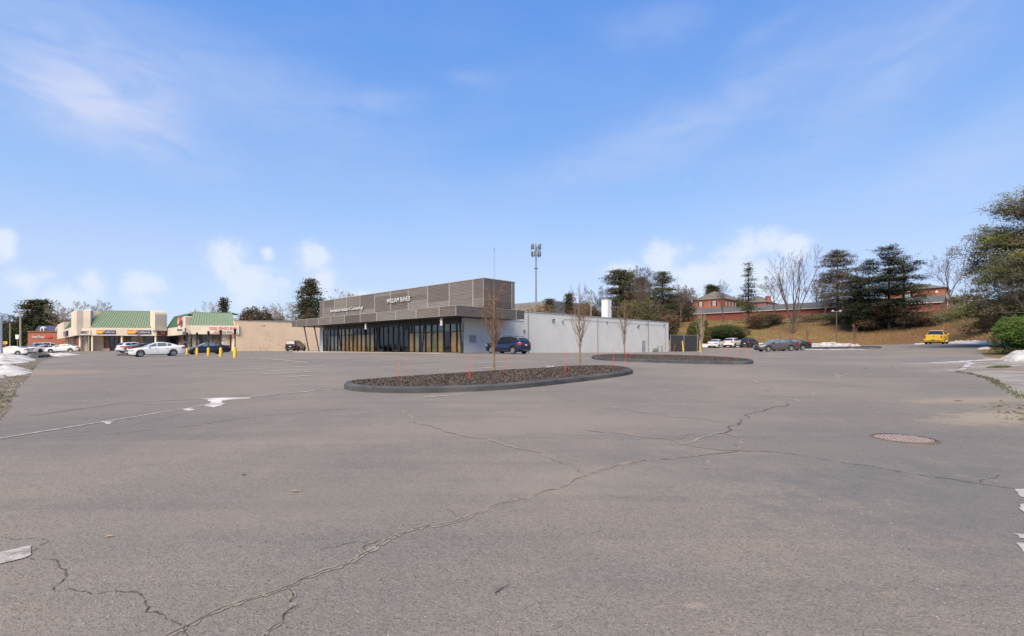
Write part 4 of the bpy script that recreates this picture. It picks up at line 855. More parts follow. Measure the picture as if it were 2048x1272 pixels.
q0, q1 = gq0-gn*.02, gq1-gn*.02
wall_sign(q0, q1, 0, 1, 4.05, 4.75, mat('sign_cream', (.6, .5, .4)), 'round red badge above a small cream sign with dark lettering on the curved gable', [('Pizzeria', .5, .5, .6, mink, .7)], .25, roundel)
for k, (u, v, w, h, c) in enumerate([(320, 0, 0, 0, 0)]): pass
wall_sign(L0, L1, .48, .57, 3.9, 5.0, mat('sign_brownish', (.25, .2, .17), rough=.6), 'narrow brown blade board on the receding left wing', [], .3)
wall_sign(L0, L1, .60, .645, 3.9, 5.0, mnavy, 'narrow navy blade board beside the brown one on the left wing', [], .3)
wall_sign(P4, P5, .855, .925, 3.15, 3.5, mat('sign_rust', (.45, .12, .05), rough=.6), 'small rust red sign beside the door at the end of the mall', [], -.9)
def slab_thing(name, label, cat, u, v0, v1, Z, w, m):
    a = PX(u, v1, Z); b_ = PX(u, v0, Z); o = MB().box(a.x-w/2, a.x+w/2, Z, Z+.08, a.z, b_.z).add(name, m); tag(o, label, cat); return o
# ---------------------------------------------------------------- red brick shop and the navy roofed house, far left
B0 = PX(55.7, 0, 135); B1 = PX(132, 0, 135)
bs = thing('brick_shop', 'low red brick shop with white and red sign beyond the parked cars', 'building', (B0.x, B0.y, 1))
MB().box(B0.x, B1.x, 135, 147, -.5, zf(664, 135)).add('wall', mredbrick, bs, world=True)
MB().box(B0.x-.15, B1.x+.15, 134.8, 147.2, zf(664, 135), zf(662, 135)).add('parapet_cap', mat('brown_cap', (.22, .08, .05), rough=.7), bs, world=True)
sg = thing('shop_sign', 'white lettering with a red arrow on the red brick shop', 'sign', (PX(84, 674, 134.9)))
textmesh('HomeThread', 1.0, 'lettering', mlet, sg, facing(PX(76.5, 674, 134.85), (1, 0, 0)), .03, .62, world=True)
a = PX(89.5, 674, 134.85); MB().prism([a+Vector((0, 0, -.12)), a+Vector((.9, 0, .32)), a+Vector((1.1, 0, .15)), a+Vector((1.95, 0, .1)), a+Vector((1.95, 0, -.2)), a+Vector((.9, 0, -.28))], (0, -.05, 0)).add('red_arrow', mred, sg, world=True)
h0 = PX(72, 0, 152); h1 = PX(121, 0, 152)
nh = thing('mansard_house', 'house with navy mansard roof and white dormers behind the red brick shop', 'house', (h0.x, h0.y, 1))
MB().box(h0.x, h1.x, 152, 162, 0, zf(664, 152)).add('wall', mat('house_white', (.6, .6, .6), rough=.8), nh, world=True)
za, zb_ = zf(664, 152), zf(651.5, 152)
MB().hexa([(h0.x-.3, 151.7, za), (h1.x+.3, 151.7, za), (h1.x+.3, 162.3, za), (h0.x-.3, 162.3, za), (h0.x+.3, 152.6, zb_), (h1.x-.3, 152.6, zb_), (h1.x-.3, 161, zb_), (h0.x+.3, 161, zb_)]).add('roof', mat('navy_shingle', (.035, .045, .10), (.05, .06, .13), .8, 1.5), nh, world=True)
for u in (84, 115):
    p = PX(u, 0, 151.4); d_ = MB().prism([(p.x-.6, 151.4, za), (p.x+.6, 151.4, za), (p.x+.6, 151.4, za+1.2), (p.x, 151.4, za+1.7), (p.x-.6, 151.4, za+1.2)], (0, 1.5, 0)).add('dormer', mat('house_white', (.6, .6, .6)), nh, world=True)
    MB().box(p.x-.3, p.x+.3, 151.34, 151.4, za+.3, za+1.05).add('window', mdglass, d_)
for k, (u0, u1, va, vb, Z) in enumerate([(53, 71, 665, 690, 160)]):
    p0, p1 = PX(u0, va, Z), PX(u1, va, Z); hh = thing('white_house', 'pale house with light roof between the trees at far left', 'house', (p0.x, Z, 1))
    MB().box(p0.x, p1.x, Z, Z+8, 0, p0.z).add('wall', mat('house_white', (.6, .6, .6)), hh, world=True)
    MB().prism([(p0.x-.3, Z-.3, p0.z), (p1.x+.3, Z-.3, p0.z), (p1.x+.3, Z+4, p0.z+1.6), (p0.x-.3, Z+4, p0.z+1.6)], (0, .1, .12)).add('roof', mat('grey_shingle_far', (.16, .16, .17), (.2, .2, .21), .9, 1.5), hh, world=True)
    for q_ in (.25, .65): x = p0.x+(p1.x-p0.x)*q_; MB().box(x-.4, x+.4, Z-.03, Z, p0.z-1.6, p0.z-.4).add('window', mdglass, hh, world=True)

# ---------------------------------------------------------------- hill top: long garage, apartments, far houses
mshing = mat('grey_shingles', (.07, .072, .078), (.105, .107, .11), .9, 1.2, .3, 8, stretch=(1, 1, 6))
g1 = Vector((90.6, 105, 0)); g0 = g1+Adir*61.8
zg = 8.7
gar = thing('brick_garage', 'long low dark red brick garage row with grey shingle roof along the hill top', 'garage', (g1.x, g1.y, zg))
MB().wallbox(g1, g0, 5.5, zg+2.35, -6).add('wall', mgar, gar, world=True)
nG = inward(g0, g1)
zr0, zr1 = zg+2.3, zg+3.95
MB().prism([xy(g1-Adir*.2, zr0)-nG*.35, xy(g1-Adir*.2, zr1)+nG*3, xy(g1-Adir*.2, zr0)+nG*6.35, xy(g1-Adir*.2, zr0-.12)+nG*6.35, xy(g1-Adir*.2, zr1-.14)+nG*3, xy(g1-Adir*.2, zr0-.12)-nG*.35], Adir*62.2).add('roof', mshing, gar, world=True)
MB().wallbox(g1-nG*.36, g0-nG*.36, zr0-.16, zr0+.01, .05).add('eave_board', mat('eave_pale', (.45, .42, .38), rough=.7), gar, world=True)
MB().prism([xy(g1, zr0), xy(g1, zr1-.15)+nG*3, xy(g1, zr0)+nG*6], Adir*.2).add('gable', mgar, gar, world=True)
mhip = mat('brown_grey_shingles', (.115, .103, .09), (.155, .14, .122), .9, 1.2, .3, 8)
def hip_house(name, label, C, la, lb, zb0, ze, zrf, wins, wall=mredbrick, right_wins=()):
    """C corner nearest the camera; la along Adir, lb along Bdir"""
    C = Vector((C[0], C[1], 0)); root = thing(name, label, 'house', (C.x, C.y, zb0))
    q = [C, C+Bdir*lb, C+Bdir*lb+Adir*la, C+Adir*la]
    MB().hexa([xy(p_, zb0) for p_ in q]+[xy(p_, ze) for p_ in q]).add('wall', wall, root, world=True)
    o = .45; e = [C-Bdir*o-Adir*o, C+Bdir*(lb+o)-Adir*o, C+Bdir*(lb+o)+Adir*(la+o), C-Bdir*o+Adir*(la+o)]; hw_ = min(la, lb)/2
    if lb >= la: r0, r1 = C+Bdir*hw_+Adir*la/2, C+Bdir*(lb-hw_)+Adir*la/2
    else: r0, r1 = C+Adir*hw_+Bdir*lb/2, C+Adir*(la-hw_)+Bdir*lb/2
    E = [xy(p_, ze) for p_ in e]; r0, r1 = xy(r0, zrf), xy(r1, zrf); rb = MB()
    if lb >= la: rb.quad(E[0], E[1], r1, r0).tri(E[1], E[2], r1).quad(E[2], E[3], r0, r1).tri(E[3], E[0], r0)
    else: rb.tri(E[0], E[1], r0).quad(E[1], E[2], r1, r0).tri(E[2], E[3], r1).quad(E[3], E[0], r0, r1)
    rb.poly([E[3], E[2], E[1], E[0]]); rb.add('roof', mhip, root, world=True)
    mwf = mat('window_frame_white', (.75, .74, .72), rough=.6); msh = mat('shutter_dark', (.02, .02, .022), rough=.6); mwg = mat('far_window_glass', (.22, .25, .27), (.32, .35, .37), .2, 1, spec=.6)
    def win(f, z, w, h, shut, face):
        dd, ln = (Adir, la) if face == 'A' else (Bdir, lb); out = -Bdir if face == 'A' else -Adir; c = C+dd*(f*ln)+out*.02
        fr = MB(); a_, b_ = c-dd*w/2, c+dd*w/2
        def bx(p_, q_, z0, z1, t): 
            return [xy(p_, z0), xy(q_, z0), xy(q_+out*t, z0), xy(p_+out*t, z0), xy(p_, z1), xy(q_, z1), xy(q_+out*t, z1), xy(p_+out*t, z1)]
        fr.hexa(bx(a_-dd*.1, b_+dd*.1, z-h/2-.12, z+h/2+.1, .06)); fo_ = fr.add('window', mwf, root, world=True)
        MB().hexa(bx(a_, b_, z+.04, z+h/2, .09)).add('pane', mwg, fo_); MB().hexa(bx(a_, b_, z-h/2, z-.04, .09)).add('pane', mwg, fo_)
        if shut:
            for sgn in (-1, 1): m_ = c+dd*sgn*(w/2+.4); MB().hexa(bx(m_-dd*.25, m_+dd*.25, z-h/2-.05, z+h/2+.05, .07)).add('shutter', msh, root, world=True)
    for w_ in wins: win(*w_, 'A')
    for w_ in right_wins: win(*w_, 'B')
    return root
ap1 = hip_house('brick_apartment_house', 'red brick apartment house with shuttered windows at the left end of the hill', PX(1447, 0, 190), 11.8, 22, 8, 20.0, 23.7, [(.75, 18.3, .9, 1.5, 1), (.30, 18.3, .9, 1.5, 1), (.75, 15.2, .9, 1.5, 1), (.30, 15.2, .9, 1.5, 1)], right_wins=[(f, 18.2, .8, 1.5, 0) for f in (.12, .27, .42, .56, .70, .85)])
ap2 = hip_house('brick_apartment_house', 'brick apartment house with hip roof and chimney behind the sparse spruce', PX(1532, 0, 196), 9, 14, 8, 19.3, 22.2, [(.5, 17.5, 1.6, 1.4, 0)], right_wins=[(f, 17.8, .8, 1.4, 0) for f in (.2, .45, .7)])
p = PX(1541, 0, 198); MB().box(p.x-.8, p.x+.8, 199, 200.6, 18.5, zf(592, 199)).add('chimney', mredbrick, ap2, world=True)
ap3 = hip_house('brick_apartment_house', 'red brick house with porch light rising behind the right end of the garage', PX(1891, 0, 118), 11.5, 11, 6, 15.6, 17.6, [(.62, 14.3, .9, 1.5, 1), (.18, 12.2, .9, 1.4, 0)], right_wins=[(.3, 14.2, .9, 1.4, 0), (.7, 14.2, .9, 1.4, 0), (.5, 11.3, 1.1, 2.0, 0)])
p = PX(1880, 579, 0.1); c_ = Vector((PX(1891, 0, 118).x, 118, 0))+Adir*1.6-Bdir*.12; MB().lathe([(.1, 0), (.16, .1), (.1, .2)], (c_.x, c_.y, 14.6), n=8).add('porch_light', mat('porch_lamp_lit', (.9, .85, .7), emit=((1, .85, .6), 1.3)), ap3, world=True)
# far stucco house with timber gables, and its white fence
def gable_house(label, u0, u1, vE, vR, vB, Z, mw, mr, gables, name='stucco_house'):
    a, b_ = PX(u0, vE, Z), PX(u1, vE, Z); root = thing(name, label, 'house', (a.x, Z, PX(u0, vB, Z).z)); zB = PX(u0, vB, Z).z-3; zE_, zR = a.z, PX(u0, vR, Z).z
    MB().box(a.x, b_.x, Z, Z+8, zB, zE_).add('wall', mw, root, world=True)
    MB().prism([(a.x-.4, Z-.4, zE_-.1), (a.x-.4, Z+4, zR), (a.x-.4, Z+8.4, zE_-.1)], (b_.x-a.x+.8, 0, 0)).add('roof', mr, root, world=True)
    for f0, f1 in gables:
        x0, x1 = a.x+(b_.x-a.x)*f0, a.x+(b_.x-a.x)*f1; xm = (x0+x1)/2; hg = zE_+(x1-x0)*.62
        g_ = MB().prism([(x0, Z-.6, zB), (x1, Z-.6, zB), (x1, Z-.6, zE_-.3), (xm, Z-.6, hg), (x0, Z-.6, zE_-.3)], (0, 3, 0)).add('gable', mw, root, world=True)
        MB().quad((x0-.3, Z-.9, zE_-.6), (xm, Z-.9, hg+.15), (xm, Z+3, hg+.15), (x0-.3, Z+3, zE_-.6)).quad((xm, Z-.9, hg+.15), (x1+.3, Z-.9, zE_-.6), (x1+.3, Z+3, zE_-.6), (xm, Z+3, hg+.15)).add('gable_roof', mr, root, world=True)
        t_ = MB(); 
        for k in (.2, .5, .8): x = x0+(x1-x0)*k; t_.box(x-.08, x+.08, Z-.66, Z-.6, zE_-2.2, zE_-.2)
        t_.box(x0, x1, Z-.665, Z-.605, zE_-.35, zE_-.2); t_.add('timber', mat('dark_timber', (.06, .04, .03), rough=.8), g_)
        MB().box(xm-.5, xm+.5, Z-.68, Z-.6, zE_-1.7, zE_-.6).add('window', mdglass, g_)
    return root
mst = mat('cream_stucco_far', (.5, .47, .42), (.55, .52, .46), .9, 1)
gable_house('cream stucco house with dark timber gables far behind the bare trees', 1927, 1966, 601, 591, 617, 165, mst, mhip, [(.12, .5), (.58, .95)])
vf = thing('white_fence', 'low white fence in front of the cream stucco house on the hill', 'fence', PX(1940, 616, 150))
a, b_ = PX(1912, 615.5, 148), PX(1972, 615.5, 148)
for i in range(24): x = a.x+(b_.x-a.x)*i/24; MB().box(x, x+(b_.x-a.x)/24-.04, 148, 148.05, a.z-1.0, a.z+.25).add('board', mat('fence_white', (.72, .72, .72), rough=.6), vf, world=True)
# grey metal warehouse behind the white building
wh = thing('grey_warehouse', 'grey ribbed metal warehouse rising behind the white building', 'building', PX(1105, 640, 120))
wc = PX(1105, 0, 120); wz = zf(602.5, 120)
q = [Vector((wc.x, 120, 0)), Vector((wc.x, 120, 0))+Bdir*16, Vector((wc.x, 120, 0))+Bdir*16+Adir*20, Vector((wc.x, 120, 0))+Adir*20]
MB().hexa([xy(p_, 0) for p_ in q]+[xy(p_, wz) for p_ in q]).add('wall', mat('grey_sheet_metal', (.17, .18, .195), (.21, .22, .235), .6, 1), wh, world=True)
for k in range(40): p_ = q[0]+Bdir*(k*.4+.1)-Adir*.0; MB().hexa([xy(p_, 0), xy(p_+Bdir*.12, 0), xy(p_+Bdir*.12-Adir*.05, 0), xy(p_-Adir*.05, 0), xy(p_, wz-.1), xy(p_+Bdir*.12, wz-.1), xy(p_+Bdir*.12-Adir*.05, wz-.1), xy(p_-Adir*.05, wz-.1)]).add('rib', mat('grey_rib', (.14, .15, .165), rough=.6), wh, world=True)
MB().hexa([xy(p_+(-Adir-Bdir)*0, wz) for p_ in q]+[xy(p_, wz+.2) for p_ in q]).add('roof_edge', mat('tan_trim', (.3, .27, .23), rough=.7), wh, world=True)
MB().hexa([xy(q[3]-Bdir*.15, 0), xy(q[0]-Bdir*.15, 0), xy(q[0]-Bdir*.02, 0), xy(q[3]-Bdir*.02, 0), xy(q[3]-Bdir*.15, wz-.5), xy(q[0]-Bdir*.15, wz-.5), xy(q[0]-Bdir*.02, wz-.5), xy(q[3]-Bdir*.02, wz-.5)]).add('front_panel', mat('tan_block_far', (.19, .17, .145), (.23, .21, .18), .8, 1), wh, world=True)
# ---------------------------------------------------------------- vehicles
def lerp_prof(P, x):
    P = sorted(P)
    if x <= P[0][0]: return P[0][1]
    for (a, za), (b, zb) in zip(P, P[1:]):
        if x <= b: return za+(zb-za)*(x-a)/max(b-a, 1e-9)
    return P[-1][1]
SPEC = {
 'sedan': dict(L=4.85, W=1.84, wb=2.78, wr=.335, fo=.95, top=[(2.425, .66), (2.36, .76), (2.15, .80), (1.6, .90), (1.05, .97), (.4, .99), (-.6, 1.02), (-1.3, 1.05), (-1.75, 1.08), (-2.2, 1.10), (-2.36, 1.08), (-2.425, .92)],
   roof=[(1.15, .965), (.75, 1.20), (.25, 1.40), (-.15, 1.465), (-.5, 1.45), (-.9, 1.385), (-1.3, 1.27), (-1.83, 1.095)], ws=(.18, 1.15), rw=(-1.80, -.88), win=[(.12, .98), (-.74, .04), (-1.17, -.82)]),
 'suv': dict(L=4.45, W=1.84, wb=2.73, wr=.35, fo=.85, top=[(2.225, .74), (2.17, .90), (2.0, .98), (1.4, 1.06), (1.05, 1.09), (.4, 1.10), (-.6, 1.12), (-1.5, 1.16), (-2.0, 1.17), (-2.17, 1.12), (-2.225, .95)],
   roof=[(1.12, 1.085), (.7, 1.36), (.35, 1.54), (-.1, 1.61), (-.8, 1.61), (-1.4, 1.56), (-1.75, 1.50), (-2.12, 1.17)], ws=(.30, 1.12), rw=(-2.1, -1.72), win=[(.12, .95), (-.82, .03), (-1.55, -.90)]),
 'boxsuv': dict(L=4.95, W=1.95, wb=2.9, wr=.38, fo=.9, top=[(2.475, .82), (2.4, 1.0), (2.2, 1.07), (1.4, 1.13), (1.15, 1.15), (.4, 1.15), (-.8, 1.17), (-2.3, 1.19), (-2.44, 1.15), (-2.475, .98)],
   roof=[(1.25, 1.14), (.85, 1.45), (.45, 1.70), (0, 1.78), (-1.2, 1.80), (-2.1, 1.76), (-2.30, 1.70), (-2.44, 1.19)], ws=(.40, 1.25), rw=(-2.43, -2.28), win=[(.15, 1.05), (-.9, .05), (-1.0+-1.05, -1.0)]),
 'pickup': dict(L=5.5, W=1.98, wb=3.4, wr=.39, fo=.95, top=[(2.75, .85), (2.68, 1.05), (2.4, 1.12), (1.6, 1.18), (1.3, 1.2), (.5, 1.2), (-.7, 1.2), (-.8, 1.22), (-2.6, 1.24), (-2.72, 1.22), (-2.75, 1.1)],
   roof=[(1.35, 1.19), (.95, 1.5), (.6, 1.74), (.2, 1.82), (-.35, 1.82), (-.68, 1.74), (-.85, 1.22)], ws=(.55, 1.35), rw=(-.85, -.62), win=[(.2, 1.1), (-.6, .1)])}
mtyre = mat('tyre_rubber', (.014, .014, .014), (.022, .022, .022), .85, 20); malloy = mat('alloy_rim', (.55, .56, .57), rough=.3, metal=.7); mblk = mat('black_plastic', (.018, .018, .018), (.025, .025, .025), .6, 10)
mcg = mat('car_glass', (.012, .014, .016), (.03, .034, .036), .06, 1.2, spec=.8); mcgl = mat('car_glass_light', (.10, .13, .14), (.16, .19, .19), .06, 1.5, spec=.9)
mtail = mat('tail_lamp_red', (.42, .012, .014), (.6, .02, .02), .2, 8); mhead = mat('head_lamp', (.62, .65, .68), (.3, .32, .34), .12, 6, spec=.9); mplate = mat('number_plate', (.62, .65, .68), (.5, .54, .6), .5, 20); mchrome = mat('chrome_trim', (.6, .6, .6), rough=.2, metal=.9)
def paint(n, c, metal=.3, rough=.28): return mat('paint_'+n, c, tuple(min(1, x*1.04) for x in c), rough, 2, metal=metal, coat=.7)
def car(name, label, cat, kind, u, Z, heading, pm, group=None, glass=None, H_=None, scale=1.0, spokes=5, rack=False, xy_=None, rimm=None, wheels=True):
    S = SPEC[kind]; L, Wd, wr = S['L'], S['W'], S['wr']; xf = L/2-S['fo']; xr = xf-S['wb']; glass = glass or mcg
    x, y = GX(u, Z) if xy_ is None else xy_
    hd = Vector((heading[0], heading[1], 0)).normalized(); A = Vector((x, y, 0))+hd*xf; B = Vector((x, y, 0))+hd*xr; za, zb = H(A.x, A.y), H(B.x, B.y)
    fwd = Vector((A.x-B.x, A.y-B.y, za-zb)).normalized(); left = Vector((-hd.y, hd.x, 0)); up = fwd.cross(left).normalized(); left = up.cross(fwd)
    M = Matrix(((fwd.x, left.x, up.x), (fwd.y, left.y, up.y), (fwd.z, left.z, up.z))); z0 = zb+(za-zb)*(0-xr)/(xf-xr)
    root = thing(name, label, cat, (x, y, z0), 0, group); root.rotation_euler = M.to_euler(); root.scale = (scale,)*3
    def hw(q):
        a = L/2-.75; e = max(0, (abs(q)-a)/.75); return Wd/2*(1-.20*e**2.2)
    st = set(np.round(np.linspace(-L/2, L/2, 40), 3)); st |= {p[0] for p in S['top']}; Ra = wr+.055
    for c in (xf, xr): st |= {round(c+Ra*math.cos(k*math.pi/10), 3) for k in range(11)}
    st = sorted(st); b = MB(); n = None; sill = .20 if kind == 'sedan' else .27
    for q in st:
        t = lerp_prof(S['top'], q); w = hw(q); bt = sill+(.06 if abs(q) > L/2-.2 else 0)
        for c in (xf, xr):
            if abs(q-c) < Ra: bt = max(bt, wr+math.sqrt(Ra*Ra-(q-c)**2))
        h = t-bt; arch = bt > sill+.1
        ring = [(0, bt), (w*.80, bt), (w*.975, bt+(.0 if arch else .02)), (w*1.0, bt+max(.02, h*.12)), (w*1.0, bt+h*.45), (w*.985, bt+h*.70), (w*.955, t-min(.07, h*.12)), (w*.90, t-.015), (w*.80, t), (w*.4, t+.018), (0, t+.022)]
        full = [(-y_, z_) for y_, z_ in reversed(ring[1:])] + [(0, bt)] + ring[1:]
        full = full[:-1]+[full[-1]]
        n = len(full); b.v += [(q, y_, z_) for y_, z_ in full]
    for i in range(len(st)-1):
        for k in range(n-1): a = i*n+k; b.f.append((a, a+n, a+n+1, a+1))
    b.f.append(tuple(range(n-1, -1, -1))[:]); b.f.append(tuple((len(st)-1)*n+k for k in range(n)))
    body = b.add('body', pm, root, smooth=38)
    # greenhouse
    gs = sorted({p[0] for p in S['roof']}|{e for w_ in S['win'] for e in w_}|set(S['ws'])|set(S['rw'])|set(np.round(np.linspace(S['roof'][-1][0], S['roof'][0][0], 16), 3)))
    gs = [q for q in gs if S['roof'][-1][0]-1e-6 <= q <= S['roof'][0][0]+1e-6]
    def gring(q):
        zb_ = lerp_prof(S['top'], q)-.03; zr_ = max(lerp_prof(S['roof'], q), zb_+.005); wb_ = hw(q)*.90; hh = zr_-zb_
        y1 = wb_-max(0, hh-.05)*.34; cr = min(.05, hh*.2)
        return [(wb_, zb_), (wb_-.012, zb_+min(.05, hh*.3)), (y1+.015, zr_-cr-.012), (y1-.03, zr_-.008), (max(y1-.16, 0), zr_), (0, zr_+.02)]
    G = [gring(q) for q in gs]; paintb, sw, fw, rwb = MB(), [MB() for _ in S['win']*2], MB(), MB()
    for i in range(len(gs)-1):
        xm = (gs[i]+gs[i+1])/2
        for s in (1, -1):
            P = [(gs[i], s*y_, z_) for y_, z_ in G[i]]; Q = [(gs[i+1], s*y_, z_) for y_, z_ in G[i+1]]
            for k in range(5):
                tgt = paintb
                if k == 1:
                    for wi, (w0, w1) in enumerate(S['win']):
                        if w0 <= xm <= w1: tgt = sw[wi*2+(0 if s > 0 else 1)]
                if k == 4 or k == 3:
                    if xm > S['ws'][0]: tgt = fw if (k == 4 or G[i][3][1]-G[i][0][1] > .1) else paintb
                    elif xm < S['rw'][1] and xm > S['rw'][0]: tgt = rwb
                q4 = (P[k], Q[k], Q[k+1], P[k+1]) if s < 0 else (P[k+1], Q[k+1], Q[k], P[k])
                tgt.quad(*q4)
    roofp = paintb.add('cabin_frame', pm, root)
    for m_ in sw: m_.add('side_window', glass, root)
    fw.add('windshield', glass, root); rwb.add('rear_window', glass, root)
    # underside, bumpers, lamps, plates
    MB().box(xr+wr+.08, xf-wr-.08, -Wd*.42, Wd*.42, .17, .5).box(-L/2+.12, xr-wr-.06, -Wd*.36, Wd*.36, .22, .5).box(xf+wr+.06, L/2-.1, -Wd*.36, Wd*.36, .2, .5).box(xr-wr-.06, xr+wr+.08, -Wd*.28, Wd*.28, .3, .62).box(xf-wr-.08, xf+wr+.06, -Wd*.28, Wd*.28, .3, .62).add('underbody', mblk, root)
    def wrap(nm, m_, end, z0_, z1_, xs, yin, side, off=.014, zk=1.0):
        e = L/2*end; pts = [];
        for k in range(5): q = xs*end+(e-xs*end)*k/4; pts.append((q, side*(hw(q)*zk+off)))
        pts[-1] = (e+off*end, side*(hw(e)*zk+off*.6)); pts.append((e+off*end*1.2, side*yin)); B_ = MB()
        for (xa, ya), (xc, yc_) in zip(pts, pts[1:]):
            B_.quad((xa, ya, z0_), (xc, yc_, z0_), (xc, yc_, z1_), (xa, ya, z1_)); i_ = .05
            B_.quad((xa, ya, z1_), (xc, yc_, z1_), (xc-i_*end, yc_-side*.03, z1_+.01), (xa, ya-side*i_, z1_+.01)); B_.quad((xa, ya, z0_), (xa, ya-side*i_, z0_-.01), (xc-i_*end, yc_-side*.03, z0_-.01), (xc, yc_, z0_))
        return B_.add(nm, m_, root)
    hz = {'sedan': (.60, .73), 'suv': (.70, .85), 'boxsuv': (.80, .98), 'pickup': (.82, 1.02)}[kind]; tz = {'sedan': (.78, .93), 'suv': (.88, 1.04), 'boxsuv': (.88, 1.12), 'pickup': (.82, 1.14)}[kind]
    for s in (1, -1):
        wrap('head_lamp', mhead, 1, hz[0], hz[1], L/2-.35, Wd*.26, s, zk=.985)
        wrap('tail_lamp', mtail, -1, tz[0], tz[1], L/2-(.12 if kind in ('boxsuv', 'pickup') else .36), Wd*(.37 if kind == 'pickup' else .33 if kind == 'boxsuv' else .22), s, zk=.985)
        MB().box(-.04, .07, -.10, .10, -.06, .07, Matrix.Translation((S['ws'][0]+.62, s*(Wd/2+.05), lerp_prof(S['top'], .6)+.08))).add('mirror', pm, root)
        for c in (xf, xr):
            R_ = wr*.66; w = MB().lathe([(R_*.2, -.02), (R_, -.03), (R_, .03), (R_*.2, .02)], (0, 0, 0), 'y', 18); wo_ = w.add('wheel', mblk, root); wo_.location = (c, s*(Wd/2-.125), wr)
            MB().lathe([(R_*.98, -.10), (wr*.93, -.11), (wr, -.07), (wr, .07), (wr*.93, .11), (R_*.98, .10), (R_*.98, .02), (R_*.98, -.02)], (0, 0, 0), 'y', 22).add('tyre', mtyre, wo_, smooth=30)
            rb = MB(); rb.tube([(R_*.93*math.cos(k*math.pi/9), s*.085, R_*.93*math.sin(k*math.pi/9)) for k in range(19)], .018, 4, False); rb.lathe([(.055, 0), (.055, s*.08)], (0, 0, 0), 'y', 8)
            for k in range(spokes):
                t_ = 2*math.pi*k/spokes+.3
                for dt in (-.16, .16): rb.tube([(.04*math.cos(t_), s*.075, .04*math.sin(t_)), (R_*.92*math.cos(t_+dt), s*.088, R_*.92*math.sin(t_+dt))], .018, 4)
            rb.add('rim', rimm or malloy, wo_)
            # dark arch lip
            MB().tube([(c+(Ra+.01)*math.cos(t_), s*(hw(c+(Ra)*math.cos(t_))+.002), wr+(Ra+.01)*math.sin(t_)) for t_ in np.linspace(-.25, math.pi+.25, 14)], .022 if kind == 'suv' else .010, 4).add('wheel_arch', mblk if kind in ('suv', 'boxsuv') else pm, root)
        # door cuts and handles
        sb = MB()
        for q in ((.98, .02, -.86) if kind != 'pickup' else (1.15, .12, -.62)):
            t = lerp_prof(S['top'], q); w = hw(q)
            sb.quad((q-.008, s*(w+.003), sill+.12), (q+.008, s*(w+.003), sill+.12), (q+.008, s*(w*.995+.004), sill+.12+(t-sill)*.6), (q-.008, s*(w*.995+.004), sill+.12+(t-sill)*.6))
        sb.add('door_gap', mblk, root)
        hb = MB(); t = lerp_prof(S['top'], -.1)
        for q in (.22, -.72): hb.box(q-.10, q+.10, s*Wd/2*.97-.02, s*Wd/2*.97+.035, t-.17, t-.135)
        hb.add('door_handle', pm, root)
        MB().box(xr+wr+.12, xf-wr-.12, s*(Wd/2-.10)-.03, s*(Wd/2-.035)+.02, sill-.03, sill+.05).add('side_skirt', mblk, root)
    fz = {'sedan': .26, 'suv': .32, 'boxsuv': .34, 'pickup': .4}[kind]
    MB().box(L/2-.02, L/2+.012, -Wd*.26, Wd*.26, hz[0]-.04, hz[1]-.02).add('grille', mblk, root)
    MB().box(L/2-.03, L/2+.02, -Wd*.32, Wd*.32, fz, fz+.18).add('lower_grille', mblk, root)
    MB().box(-L/2-.02, -L/2+.03, -Wd*.36, Wd*.36, fz, fz+(.16 if kind != 'pickup' else .12)).add('rear_bumper', mblk, root)
    if kind in ('suv', 'boxsuv'): MB().box(-L/2-.03, -L/2+.01, -Wd*.22, Wd*.22, fz+.02, fz+.07).add('bumper_trim', mchrome, root)
    pz = {'sedan': .66, 'suv': .78, 'boxsuv': .72, 'pickup': .62}[kind]
    MB().box(-L/2-.022, -L/2-.004, -.16, .16, pz, pz+.15).add('number_plate', mplate, root)
    if kind == 'sedan': MB().box(-L/2-.012, -L/2, -Wd*.22, Wd*.22, .86, .875).add('boot_gap', mblk, root)
    if rack:
        for s in (1, -1): MB().tube([(.2, s*.58, 1.64), (0, s*.58, 1.69), (-1.4, s*.58, 1.66), (-1.6, s*.58, 1.6)] if kind == 'suv' else [(.1, s*.66, 1.8), (0, s*.66, 1.86), (-1.8, s*.66, 1.85), (-1.9, s*.66, 1.8)], .02, 5).add('roof_rail', mchrome if kind == 'boxsuv' else mblk, root)
    return root
nA, nB = -Adir, -Bdir
W1 = paint('white', (.72, .73, .74), 0, .25); NV = paint('navy', (.012, .018, .045), .3, .22); BL = paint('blue', (.010, .022, .062), .4, .25); GRY = paint('brown_grey', (.12, .105, .10), .5, .3); DG = paint('dark_grey', (.035, .038, .042), .4, .28); YL = paint('yellow', (.80, .50, .02), 0, .35); BK = paint('black', (.012, .012, .014), .2, .2); SV = paint('silver', (.36, .37, .38), .6, .3); RD = paint('rust_red', (.12, .04, .028), .2, .3)
p0 = Vector(GX(278, 50.6)); # front wheel of the white sedan
c0 = p0+Vector((Bdir.x, Bdir.y))*(.0+4.85/2-.95)
car('parked_car', 'white sedan facing left with grey spoked rims, nearest car left of the yellow bollards', 'car', 'sedan', 0, 0, nB, W1, 'cars in the left lot', mcgl, xy_=tuple(c0), spokes=5)
p0 = Vector(GX(388, 62)); c0 = p0+Vector((Bdir.x, Bdir.y))*1.45
car('parked_car', 'dark navy sedan partly behind the yellow bollards', 'car', 'sedan', 0, 0, nB, NV, 'cars in the left lot', mcgl, xy_=tuple(c0), spokes=7)
car('parked_car', 'white crossover with red tail lamps seen over the bonnet of the white sedan', 'car', 'suv', 279, 78, (.45, .9), W1, 'cars in the left lot', xy_=GX(270, 78))
car('parked_car', 'rust red car mostly hidden behind the white sedan', 'car', 'sedan', 292, 76, (.35, .93), RD, 'cars in the left lot', xy_=GX(291, 73.5))
